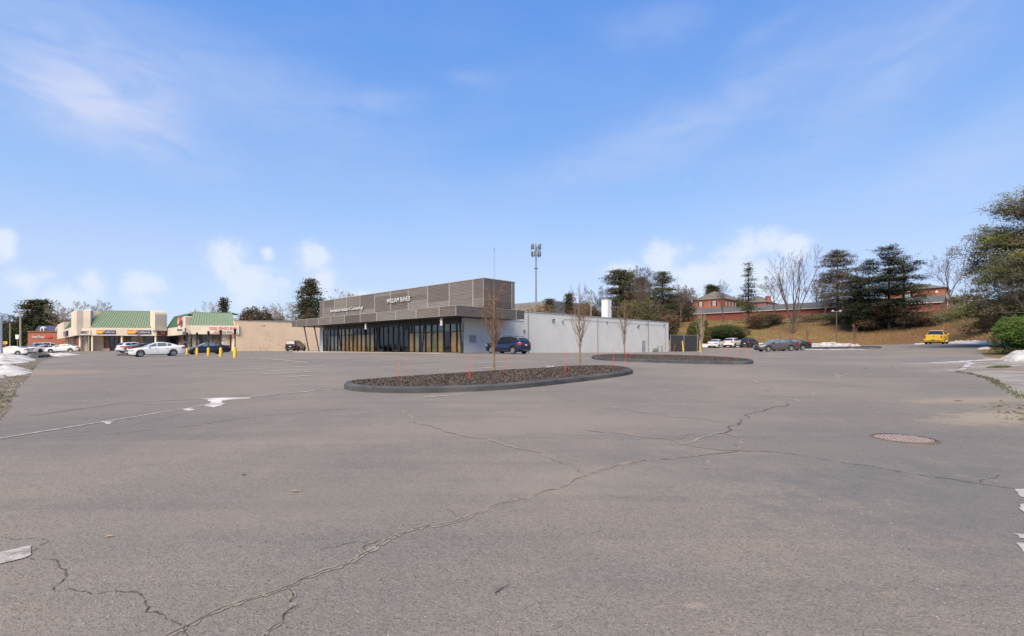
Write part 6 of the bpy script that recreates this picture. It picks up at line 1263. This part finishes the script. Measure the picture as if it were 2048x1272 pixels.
# far woodland masses that close the horizon
r = random.Random(400)
for k, (x0, x1, y0, y1, n, h0_, h1_, nm, lf) in enumerate([(-330, -120, 175, 290, 210, 8, 13, 'far_woodland', 'brownish'), (-120, 60, 200, 330, 150, 7, 12, 'far_woodland', 'brownish'), (60, 420, 250, 380, 160, 4, 8, 'far_woodland', 'brownish')]):
    B = MB()
    for _ in range(n):
        x, y = r.uniform(x0, x1), r.uniform(y0, y1); z = H(x, y); hh = r.uniform(h0_, h1_)*.78; w = hh*.32
        B.tube([(x, y, z), (x, y, z+hh*.7)], [.18, .05], 3)
        for _k in range(60): leaf(B, Vector((x+r.gauss(0, w), y+r.gauss(0, w), z+hh*(.5+r.gauss(0, .19)))), r.uniform(.5, 1.3), r)
    o = B.add(nm, LEAF[lf]); o['kind'] = 'stuff'; o['label'] = ['hazy brown wood on the left horizon', 'hazy brown wood behind the buildings', 'hazy brown wood beyond the hill'][k]
# ---------------------------------------------------------------- street furniture and small things
mY = mat('bollard_yellow', (.75, .47, .02), (.80, .52, .04), .55, 5, c3=(.6, .36, .05), s3=1.5)
names_b = ['first and farthest yellow bollard, at the nose of the navy sedan', 'second yellow bollard from the left', 'middle one of the five yellow bollards', 'fourth yellow bollard from the left', 'nearest and widest yellow bollard, with the tallest sign post']
B0_ = [(374.2, 710.6), (394.1, 711.2), (416.9, 712.4), (441.5, 713.8), (470, 715.4)]
for i, (u, v) in enumerate(B0_):
    Z = 55-15*i/4; x, y = GX(u, Z); z = H(x, y); rr = .12 if i < 4 else .135
    root = thing('bollard', names_b[i], 'bollard', (x, y, z), 0, 'yellow bollards with sign posts')
    MB().lathe([(rr, -.2), (rr, .70), (rr*.9, .77), (rr*.5, .80)], n=12).add('sleeve', mY, root, smooth=40)
    top = (zf((665, 665, 662, 660, 657)[i], Z)-z)
    MB().box(-.035, .035, -.035, .035, .7, top).add('sign_post', mat('dark_post', (.03, .03, .032), rough=.6), root)
    MB().box(-.02, .02, -.16, .16, top-.45, top).add('sign_plate', mat('sign_plate_edge', (.05, .05, .055), rough=.5), root)
    if i in (2, 3): MB().box(0, .32, -.02, .02, top-.95, top-.90).add('bracket', MATS['dark_post'], root)
mS = mat('stake_red', (.75, .06, .035), (.80, .10, .05), .5, 8); mS2 = mat('stake_sleeve', (.62, .03, .02), rough=.5)
st = [('red snow stake leaning at the left part of the near bed', 938, 772, 941, 707, 1, .55), ('red snow stake slanting behind the nearest young tree', 1008, 747.5, 1021, 708, 1, .1), ('thick based red snow stake right of the middle of the near bed', 1130.5, 755, 1133, 696, 1, .55), ('short red snow stake at the left tip of the near bed', 795, 771, 795, 752, 1, .6), ('red snow stake at the left tip of the near bed, slightly leaning', 815, 755, 812, 708, 1, .1), ('thin red stake between the two left tip stakes', 799, 764, 798, 724, 1, .1),
      ('red snow stake at the right end of the near bed, left of two', 1226, 738, 1227, 694, 1, .35), ('red snow stake at the right tip of the near bed', 1249, 742, 1253, 703, 1, .1), ('faint red stake at the left tip of the far bed', 1192, 716, 1192, 694, 0, 0), ('red snow stake just right of the far young tree', 1260, 719.5, 1258, 698, 0, .3), ('red snow stake before the dark screen', 1345, 715.5, 1350, 689, 0, .2), ('red snow stake at the right part of the far bed', 1450, 722, 1453, 694, 0, .3), ('slanting red snow stake right of the far bed centre', 1470, 719, 1478, 693, 0, 0), ('red snow stake at the right tip of the far bed', 1493, 721, 1493.5, 692, 0, .1)]
for lb, u, v, u2, v2, near, sl in st:
    x, y = at(u, v); z = (top1 if near else top2)(x, y); dx_ = (u2-u)/1000*y; h = zf(v2, y)-z; root = thing('snow_stake', lb, 'snow stake', (x, y, z), 0, 'red snow stakes in the beds')
    MB().tube([(0, 0, -.1), (dx_, 0, h)], [.009, .007] if near else [.011, .009], 5).add('rod', mS, root)
    if sl: MB().tube([(0, 0, 0), (dx_*sl, 0, h*sl*.6)], [.018, .017], 6).add('sleeve', mS2, root)
for lb, u, v, u2, v2, Z in [('yellow steel post leaning in front of the dark screen', 1367, 703, 1364.5, 682, 77.5), ('yellow steel post right of the dark screen', 1400, 703.5, 1400, 681, 72)]:
    x, y = GX(u, Z); z = H(x, y); root = thing('steel_post', lb, 'post', (x, y, z)); MB().tube([(0, 0, -.2), ((u2-u)/1000*Z, 0, zf(v2, Z)-z)], .09, 8).add('pipe', mY, root)
# cell tower
Zt_ = 230; p = PX(1072, 700, Zt_); zt = zf(487, Zt_); zb_t = 2.0
ct = thing('cell_tower', 'tall grey monopole cell tower with two rings of antennas', 'cell tower', (p.x, p.y, zb_t)); mpole = mat('galvanised_steel', (.22, .23, .25), (.28, .29, .31), .5, 3, metal=.3); mant = mat('antenna_panel', (.10, .105, .11), (.2, .2, .2), .5, .8)
MB().tube([(0, 0, 0), (0, 0, zt-zb_t-1.5)], [.55, .28], 10).add('mast', mpole, ct)
rr_ = random.Random(9)
for zz, k in ((zf(494, Zt_)-zb_t, 10), (zf(508, Zt_)-zb_t, 9)):
    MB().tube([(2.0*math.cos(t), 2.0*math.sin(t), zz-.6) for t in np.linspace(0, 2*math.pi, 13)], .12, 4).tube([(-2, 0, zz-.6), (2, 0, zz-.6)], .12, 4).tube([(0, -2, zz-.6), (0, 2, zz-.6)], .12, 4).add('platform_ring', mpole, ct)
    for j in range(k):
        t = 2*math.pi*j/k+.2; M = Matrix.Translation((2.2*math.cos(t), 2.2*math.sin(t), zz+rr_.uniform(-.3, .4)))@Matrix.Rotation(t, 4, 'Z'); h_ = rr_.uniform(1.7, 2.9)/2
        MB().box(-.14, .16, -.26, .26, -h_, h_, M).tube([M@Vector((-.25, 0, -h_)), M@Vector((-.25, 0, h_))], .06, 4).add('antenna_panel', mant, ct)
MB().tube([(0, 0, zf(537, Zt_)-zb_t), (.01, 0, zf(535.5, Zt_)-zb_t)], .9, 10).add('collar', mpole, ct)
# lattice mast behind the plank box
Zm = 150; p = PX(988.5, 700, Zm); mm_ = thing('radio_mast', 'thin lattice radio mast rising behind the plank box', 'mast', (p.x, p.y, 3)); hM = zf(503, Zm)-3
b = MB()
for a_ in (0, 2.1, 4.2): b.tube([(.28*math.cos(a_), .28*math.sin(a_), 0), (.2*math.cos(a_), .2*math.sin(a_), hM)], .04, 4)
for k in range(40): t0 = k/40; b.tube([(.27*math.cos(2.1*k), .27*math.sin(2.1*k), hM*t0), (.27*math.cos(2.1*k+2.1), .27*math.sin(2.1*k+2.1), hM*(t0+.025))], .025, 3)
b.add('lattice', mpole, mm_); MB().tube([(0, 0, hM), (0, 0, hM+1.0)], .10, 5).add('antenna', mpole, mm_)
# poles
def pole(name, label, cat, u, v0, Z, rad, m, arms=(), n=8):
    x, y = GX(u, Z); z = H(x, y); h = zf(v0, Z)-z; root = thing(name, label, cat, (x, y, z)); MB().tube([(0, 0, -.3), (0, 0, h)], [rad, rad*.75], n).add('shaft', m, root)
    for dz, w in arms: MB().box(-w/2, w/2, -.06, .06, h-dz-.06, h-dz+.06).add('crossarm', m, root)
    return root, h
mwood = mat('weathered_wood_pole', (.30, .26, .21), (.38, .34, .28), .9, 4); mblue = mat('blue_grey_pole', (.20, .24, .30), (.24, .28, .34), .6, 2)
pole('utility_pole', 'pale wooden utility pole left of the broad pine', 'utility pole', 41, 621, 112, .20, mwood, [(.5, 1.8)])
pole('utility_pole', 'thin wooden pole between the blue grey pole and the tall utility pole', 'utility pole', 20, 646, 120, .12, mwood)
pole('sign_pole', 'thick blue grey steel pole at the left edge', 'pole', 3, 630, 74, .16, mblue, [(.1, 1.0)])
pole('utility_pole', 'wooden pole behind the white building', 'utility pole', 1182, 591, 106, .16, mwood, [(.3, 1.4)])
pole('utility_pole', 'grey utility pole with crossarm above the mall roof', 'utility pole', 488, 621, 170, .15, mat('grey_pole', (.2, .2, .2), rough=.8), [(.5, 1.6)])
x, y = GX(34, 100); o = thing('white_sign', 'white tapering sign board hanging beside the wooden pole', 'sign', (x, y, zf(678, 100))); MB().prism([(-.28, 0, 0), (.28, 0, 0), (.36, 0, .85), (-.36, 0, .85)], (0, .06, 0)).add('board', mat('sign_white2', (.75, .76, .78), rough=.5), o); MB().tube([(0, .1, -2.5), (0, .1, .9)], .05, 6).add('post', mwood, o)
x, y = GX(10, 88); o = thing('orange_sign', 'orange and yellow road sign at the left edge', 'sign', (x, y, H(x, y))); h_ = zf(686, 88)-H(x, y)
MB().box(-.35, .1, -.03, .03, h_-.25, h_+.3).add('orange_board', mat('sign_orange2', (.8, .2, .02), rough=.5), o); MB().box(.1, .4, -.03, .03, h_-.2, h_+.3).add('yellow_board', mat('sign_yellow2', (.8, .5, .03), rough=.5), o); MB().tube([(0, .06, -.2), (0, .06, h_)], .05, 6).add('post', mwood, o)
# twin lamp on the bank foot
x, y = GX(1673, 82); z = H(x, y); o = thing('lamp_post', 'slim grey lamp post with two flood heads before the dark cedars', 'street lamp', (x, y, z)); h_ = zf(622, 82)-z
MB().tube([(0, 0, -.3), (0, 0, h_-.1)], [.09, .06], 8).add('pole', mat('dull_pole', (.09, .085, .08), rough=.7), o); MB().tube([(-.5, 0, h_-.1), (.5, 0, h_-.1)], .04, 5).add('bracket', mpole, o)
for s in (-1, 1): hd = MB().lathe([(.10, .18), (.22, .05), (.26, -.06), (.24, -.10)], (s*.62, 0, h_), n=10).add('lamp_head', mpole, o); MB().lathe([(.22, -.11), (.10, -.17)], (s*.62, 0, h_), n=10).add('lens', mat('lamp_lens', (.7, .7, .68)), hd)
# low wire fence along the top of the bank
wf = thing('wire_fence', 'low wire fence along the top of the bank before the garage', 'fence', (PX(1480, 640, 112)))
P_ = [GX(u, Z) for u, Z in ((1480, 112), (1560, 106), (1640, 101), (1720, 96), (1800, 93), (1880, 90), (1960, 86))]; Q_ = resample([Vector(p) for p in P_], 3.2)
for q in Q_: MB().tube([(q.x, q.y, H(q.x, q.y)-.2), (q.x, q.y, H(q.x, q.y)+1.1)], .035, 5).add('post', mbark['brown'], wf, world=True)
for k in (.5, 1.05): MB().tube([(q.x, q.y, H(q.x, q.y)+k) for q in Q_], .012, 3).add('wire', mpole, wf, world=True)
# manhole cover
x, y = at(1807, 878); z = H(x, y); mh = thing('manhole_cover', 'round rusty pinkish iron manhole cover set in the asphalt', 'manhole cover', (x, y, z)); mrust = mat('rusty_iron', (.19, .14, .125), (.27, .215, .19), .85, 14, c3=(.14, .10, .09), s3=9); mrim = mat('rust_rim', (.15, .09, .06), (.10, .07, .055), .8, 9)
MB().lathe([(.375, .004), (.375, .010), (.02, .010)], n=40).add('cover', mrust, mh)
b = MB(); N = 40; 
for k in range(N):
    a0_, a1_ = 2*math.pi*k/N, 2*math.pi*(k+1)/N
    for r0_, r1_, z0_, z1_ in ((.385, .425, .016, .012), (.425, .44, .012, .001)): b.quad((r0_*math.cos(a0_), r0_*math.sin(a0_), z0_), (r1_*math.cos(a0_), r1_*math.sin(a0_), z1_), (r1_*math.cos(a1_), r1_*math.sin(a1_), z1_), (r0_*math.cos(a1_), r0_*math.sin(a1_), z0_))
b.add('frame_ring', mrim, mh)
b = MB()
for i in range(-6, 7):
    for j in range(-6, 7):
        px_, py_ = i*.056+(.028 if j % 2 else 0), j*.05
        if math.hypot(px_, py_) < .345: b.box(px_-.018, px_+.018, py_-.014, py_+.014, .010, .017)
b.add('raised_studs', mat('worn_pale_iron', (.36, .30, .275), (.27, .21, .19), .8, 20), mh, kind='stuff')
# snow
def snow(label, P, h, seed, edge=.9, res=.4, name='snow_pile', rough=.25, uv=True, m=msnow, base=-.02):
    P_ = [at(*p) for p in P] if uv else P; x, y = sum(p[0] for p in P_)/len(P_), sum(p[1] for p in P_)/len(P_)
    o = blob(name, P_, h, m, res, None, uv=False, rough=rough, seed=seed, edge=edge, base=base); return tag(o, label, 'snow', 'old snow at the edges of the lot')
snow('near dirty snow heap at the left edge of the lot', [(-40, 770), (5, 757), (20, 752), (38, 757), (48, 752), (66, 745), (64, 741), (40, 739), (20, 738), (-40, 744)], .22, 1, .8, .35)
snow('long dirty snow heap below the white car at the left edge', [(-40, 728), (10, 731), (34, 727), (60, 724), (72, 719.5), (60, 716), (52, 712.5), (30, 711.5), (-40, 713)], .38, 2, 2.2, .8)
snow('small snow scrap between the two left heaps', [(5, 735), (20, 737), (28, 735.5), (22, 733.5), (8, 733.5)], .08, 3, .5, .35)
snow('thin snow strip beyond the left kerb end', [(60, 709.5), (100, 710.5), (112, 714.2), (130, 712), (160, 709), (150, 707.8), (115, 708), (80, 708)], .16, 4, 1.2, .7)
snow('white snow mound at the right edge beside the green shrub', [(1996, 719), (2010, 722.5), (2060, 725), (2090, 723), (2090, 713), (2040, 712.5), (2012, 714)], .62, 5, 1.6, .3)
snow('flat snow patch on the grass near the yellow pickup', [(1951, 697.5), (1960, 699), (1985, 698), (1984, 694.8), (1966, 694.5)], .2, 6, 1.0, .4)
snow('snow bank along the grass foot right of the yellow pickup', [(1895, 687), (1925, 687.3), (1960, 688.5), (1996, 689.5), (1998, 687.5), (1960, 686.2), (1925, 685.3), (1897, 685.3)], .35, 7, 1.0, .5)
snow('snow bank on the low kerbed bed at the foot of the grass', [(1602, 696), (1640, 696.6), (1700, 696.5), (1728, 695.8), (1722, 694.2), (1690, 693.4), (1640, 693), (1600, 693)], .55, 8, 1.6, .6)
snow('thin snow strip along the kerb in front of the low bed', [(1605, 699.6), (1660, 699.6), (1700, 699.4), (1735, 698.8), (1730, 697.9), (1690, 698.2), (1650, 698.5), (1605, 698.4)], .06, 9, .8, .5)
snow('snow bank behind the three cars below the grass', [(31, 92.6), (40, 92.4), (50, 92.2), (52, 93), (50, 95.2), (40, 96), (31, 96.5)], .6, 10, 1.4, .7, uv=False)
snow('snow strip left of the yellow pickup', [(1826, 689), (1850, 689), (1858, 687), (1840, 686.2), (1828, 687)], .18, 11, 1, .5)
snow('bright snow remnant along the back kerb of the near bed', [(1072, 744.5), (1100, 742.5), (1124, 740.5), (1123, 737.8), (1100, 739.2), (1072, 741.5)], .16, 12, .25, .14)
snow('white snow splash across the painted line', [(402, 797.5), (426, 804), (408, 812), (430, 815), (449, 808), (444, 802), (470, 799.5), (502, 797), (500, 794.5), (440, 796)], .02, 13, .3, .12, base=.007)
for k, (lb, P) in enumerate([('small icy scrap on the painted line', [(200, 843), (215, 849), (228, 845), (215, 842)]), ('second icy scrap on the painted line', [(365, 819), (378, 823), (390, 819), (378, 816.5)]),
                             ('long thin snow remnant at the right edge, just below the end of the crack', [(2028, 979), (2036, 984), (2034, 987), (2043, 994), (2070, 1001), (2070, 979)]), ('narrow snow remnant at the right edge, second from the top', [(2037, 1009), (2040, 1018), (2046, 1024), (2070, 1034), (2070, 1008)]), ('thin snow remnant at the right edge, third from the top', [(2022, 1069), (2034, 1071), (2038, 1076), (2070, 1081), (2070, 1070)]), ('lowest snow remnant at the right edge', [(2033, 1087), (2036, 1094), (2046, 1104), (2070, 1110), (2070, 1088)])]):
    snow(lb, P, .012, 20+k, .12, .04, base=.006, rough=.5, m=(msnow if k < 2 else mat('grainy_thin_snow', (.52, .50, .49), (.27, .25, .24), .95, 22, .6, 60, c3=(.40, .38, .36), s3=7)))
msalt = mat('salt_residue', (.50, .49, .48), (.30, .29, .28), .9, 5)
ribbon('salt_mark', [(1864, 725.5), (1910, 724), (1940, 722), (1975, 720), (2000, 719)], .32, mat('thin_snow', (.6, .6, .6), (.45, .44, .43), .9, 3), .012, .05, .4, .5, 301)
ribbon('salt_mark', [(1898, 742), (1918, 740), (1935, 737), (1975, 737), (2040, 731)], .22, msalt, .012, .08, .4, .6, 302, gaps=.1)
ribbon('salt_mark', [(1932, 735), (1936, 730), (1945, 727), (1932, 724)], .25, msalt, .012, .08, .4, .6, 303, gaps=.1)
# verge grass, weeds, gravel
def scatter(name, label, poly, n, fn, m, uvp=True):
    P = [at(*p) for p in poly] if uvp else poly; r = random.Random(len(poly)*n); xs = [p[0] for p in P]; ys = [p[1] for p in P]
    qx = np.array([r.uniform(min(xs), max(xs)) for _ in range(n)]); qy = np.array([r.uniform(min(ys), max(ys)) for _ in range(n)]); ok = inpoly(P, qx, qy); qx, qy = qx[ok], qy[ok]; hz = Hn(qx, qy); B = MB()
    for x, y, z in zip(qx, qy, hz): fn(B, x, y, z, r)
    o = B.add(name, m)
    if o: o['kind'] = 'stuff'; o['label'] = label
    return o
def stone(B, x, y, z, r):
    s = r.uniform(.02, .07)*(1 if r.random() < .9 else 1.8); a = r.uniform(0, 6.28); pts = [(x+s*math.cos(a+k*1.57)*r.uniform(.7, 1.2), y+s*math.sin(a+k*1.57)*r.uniform(.7, 1.2), z) for k in range(4)]; t = (x, y, z+s*r.uniform(.5, .9))
    for k in range(4): B.tri(pts[k], pts[(k+1) % 4], t)
def blade(hh, ww):
    def f(B, x, y, z, r):
        for _ in range(3):
            a = r.uniform(0, 6.28); h = hh*r.uniform(.5, 1.3); w = ww*r.uniform(.6, 1.3); l = h*r.uniform(.1, .8); ox, oy = r.uniform(-.1, .1), r.uniform(-.1, .1); B.tri((x+ox-w*math.sin(a), y+oy+w*math.cos(a), z-.01), (x+ox+w*math.sin(a), y+oy-w*math.cos(a), z-.01), (x+ox+l*math.cos(a), y+oy+l*math.sin(a), z+h))
    return f
mgr = mat('verge_gravel', (.14, .12, .09), (.27, .235, .19), .95, 3, c3=(.085, .08, .045), s3=1.5)
scatter('verge_gravel', 'gravel and dirt verge at the left edge of the lot', [(-60, 900), (3, 835), (28, 792), (46, 767), (62, 748), (66, 740), (70, 733), (60, 727), (-60, 735)], 26000, stone, mgr)
tan_g = mat('dead_grass', (.24, .165, .075), (.33, .24, .11), .9, .5, c3=(.16, .14, .045), s3=.25); grn = mat('green_weeds', (.06, .085, .02), (.11, .13, .035), .9, 2)
scatter('dead_grass', 'dead tan grass covering the bank', [(24, 104), (31, 101), (46, 98.5), (60, 86), (65, 76), (66, 64), (58, 54), (64, 48), (84, 70), (96, 88), (80, 112), (60, 132), (34, 132)], 36000, blade(.22, .035), tan_g, False)
scatter('leaf_litter', 'brown fallen leaves on the right part of the bank', [(66, 84), (66, 76), (62.5, 64), (56, 54), (70, 50), (96, 80), (96, 96), (74, 98)], 22000, lambda B, x, y, z, r: leaf(B, Vector((x, y, z+r.uniform(.01, .1))), r.uniform(.12, .25), r, .6), mat('dead_leaves', (.17, .085, .045), (.25, .14, .08), .9, .6, c3=(.09, .055, .035), s3=.5), False)
scatter('verge_grass', 'thin grass under the green shrub at the right', [(30.5, 30), (33, 33), (37, 40), (47, 42), (60, 46), (60, 30), (45, 27.5)], 9000, blade(.13, .02), mat('verge_grass_tone', (.15, .14, .05), (.22, .18, .08), .9, .8, c3=(.10, .12, .03), s3=.6), False)
vg = [at(*p) for p in [(1958, 751), (1980, 755), (1996, 765), (2016, 775), (2048, 792), (2048, 803), (2030, 792), (2008, 779), (1988, 768), (1975, 759)]]
scatter('green_weeds', 'green weeds growing along the broken edge of the driveway', vg, 7000, blade(.05, .012), grn, False)
scatter('green_weeds', 'small patch of green weeds on the driveway', [(1975, 736), (1998, 736.5), (2022, 733.5), (1998, 733)], 1500, blade(.06, .015), grn)
scatter('broken_edge', 'loose dark crumbs along the broken driveway edge', [(1908, 743.5), (1935, 745), (1962, 752), (1984, 756), (1998, 763), (2006, 770), (1992, 768), (1975, 758), (1945, 750), (1912, 746)], 1600, stone, mat('dark_crumbs', (.05, .045, .04), (.12, .10, .08), .95, 5))
scatter('sand', 'washed sand and grit on the asphalt at the right edge', [(1960, 815), (1990, 800), (2048, 812), (2060, 850), (2010, 850)], 2500, lambda B, x, y, z, r: stone(B, x, y, z-.012, r) if r.random() < .3 else None, mgr)
# litter
def litter(label, u, v, pts, h, m, name='twig', cat='twig'):
    x, y = at(u, v); o = thing(name, label, cat, (x, y, H(x, y)+.008)); b = MB()
    if name == 'twig': b.tube([(px, py, h) for px, py in pts], [h, h*.9]+[h*.6]*(len(pts)-2), 5)
    else:
        b.poly([(px, py, h*(1 if k % 2 else .2)) for k, (px, py) in enumerate(pts)])
    b.add('stem' if name == 'twig' else 'blade', m, o); return o
litter('dark curved twig lying on the near asphalt', 1003, 1181, [(-.035, -.05), (-.01, -.01), (.015, .02), (.04, .045)], .004, mcrack)
mlf = mat('dry_leaf', (.35, .24, .12), (.45, .34, .2), .8, 30)
litter('pale dry leaf lying on the asphalt at left', 590, 984, [(-.04, -.01), (-.01, .015), (.02, .012), (.045, .02), (.02, -.012), (-.01, -.018)], .01, mlf, 'leaf', 'leaf')
litter('small dry leaf near the left cracks', 217, 1075, [(-.03, -.01), (0, .012), (.03, .015), (.01, -.01)], .008, mlf, 'leaf', 'leaf')
litter('dark twig beyond the manhole cover', 1918, 803, [(-.09, .0), (-.03, .02), (.04, -.01), (.09, -.005)], .010, mcrack)
litter('small dark twig on the asphalt at the right', 1731, 737, [(-.10, -.03), (-.02, .06), (.08, .0)], .012, mcrack)
litter('tiny dark scrap on the asphalt left of the long crack', 488, 952, [(-.02, 0), (0, .01), (.02, .0)], .006, mcrack)
litter('dry leaf right of the bending crack', 1582, 882, [(-.03, -.01), (0, .012), (.03, .012), (.01, -.012)], .008, mlf, 'leaf', 'leaf')
r = random.Random(77); B = MB()
for _ in range(900):
    u, v = r.uniform(0, 2048), 780+500*r.random()**.8; x, y = at(u, v); s = r.uniform(.003, .009); a = r.uniform(0, 6); z = H(x, y)+.003
    B.tri((x+s*math.cos(a), y+s*math.sin(a), z), (x+s*math.cos(a+2.1), y+s*math.sin(a+2.1), z), (x, y, z+s*.8)); B.tri((x+s*math.cos(a+2.1), y+s*math.sin(a+2.1), z), (x+s*math.cos(a+4.2), y+s*math.sin(a+4.2), z), (x, y, z+s*.8))
o = B.add('loose_grit', mat('grit', (.35, .33, .30), (.12, .11, .10), .9, .9)); o['kind'] = 'stuff'; o['label'] = 'loose pale and dark grit scattered over the near asphalt'
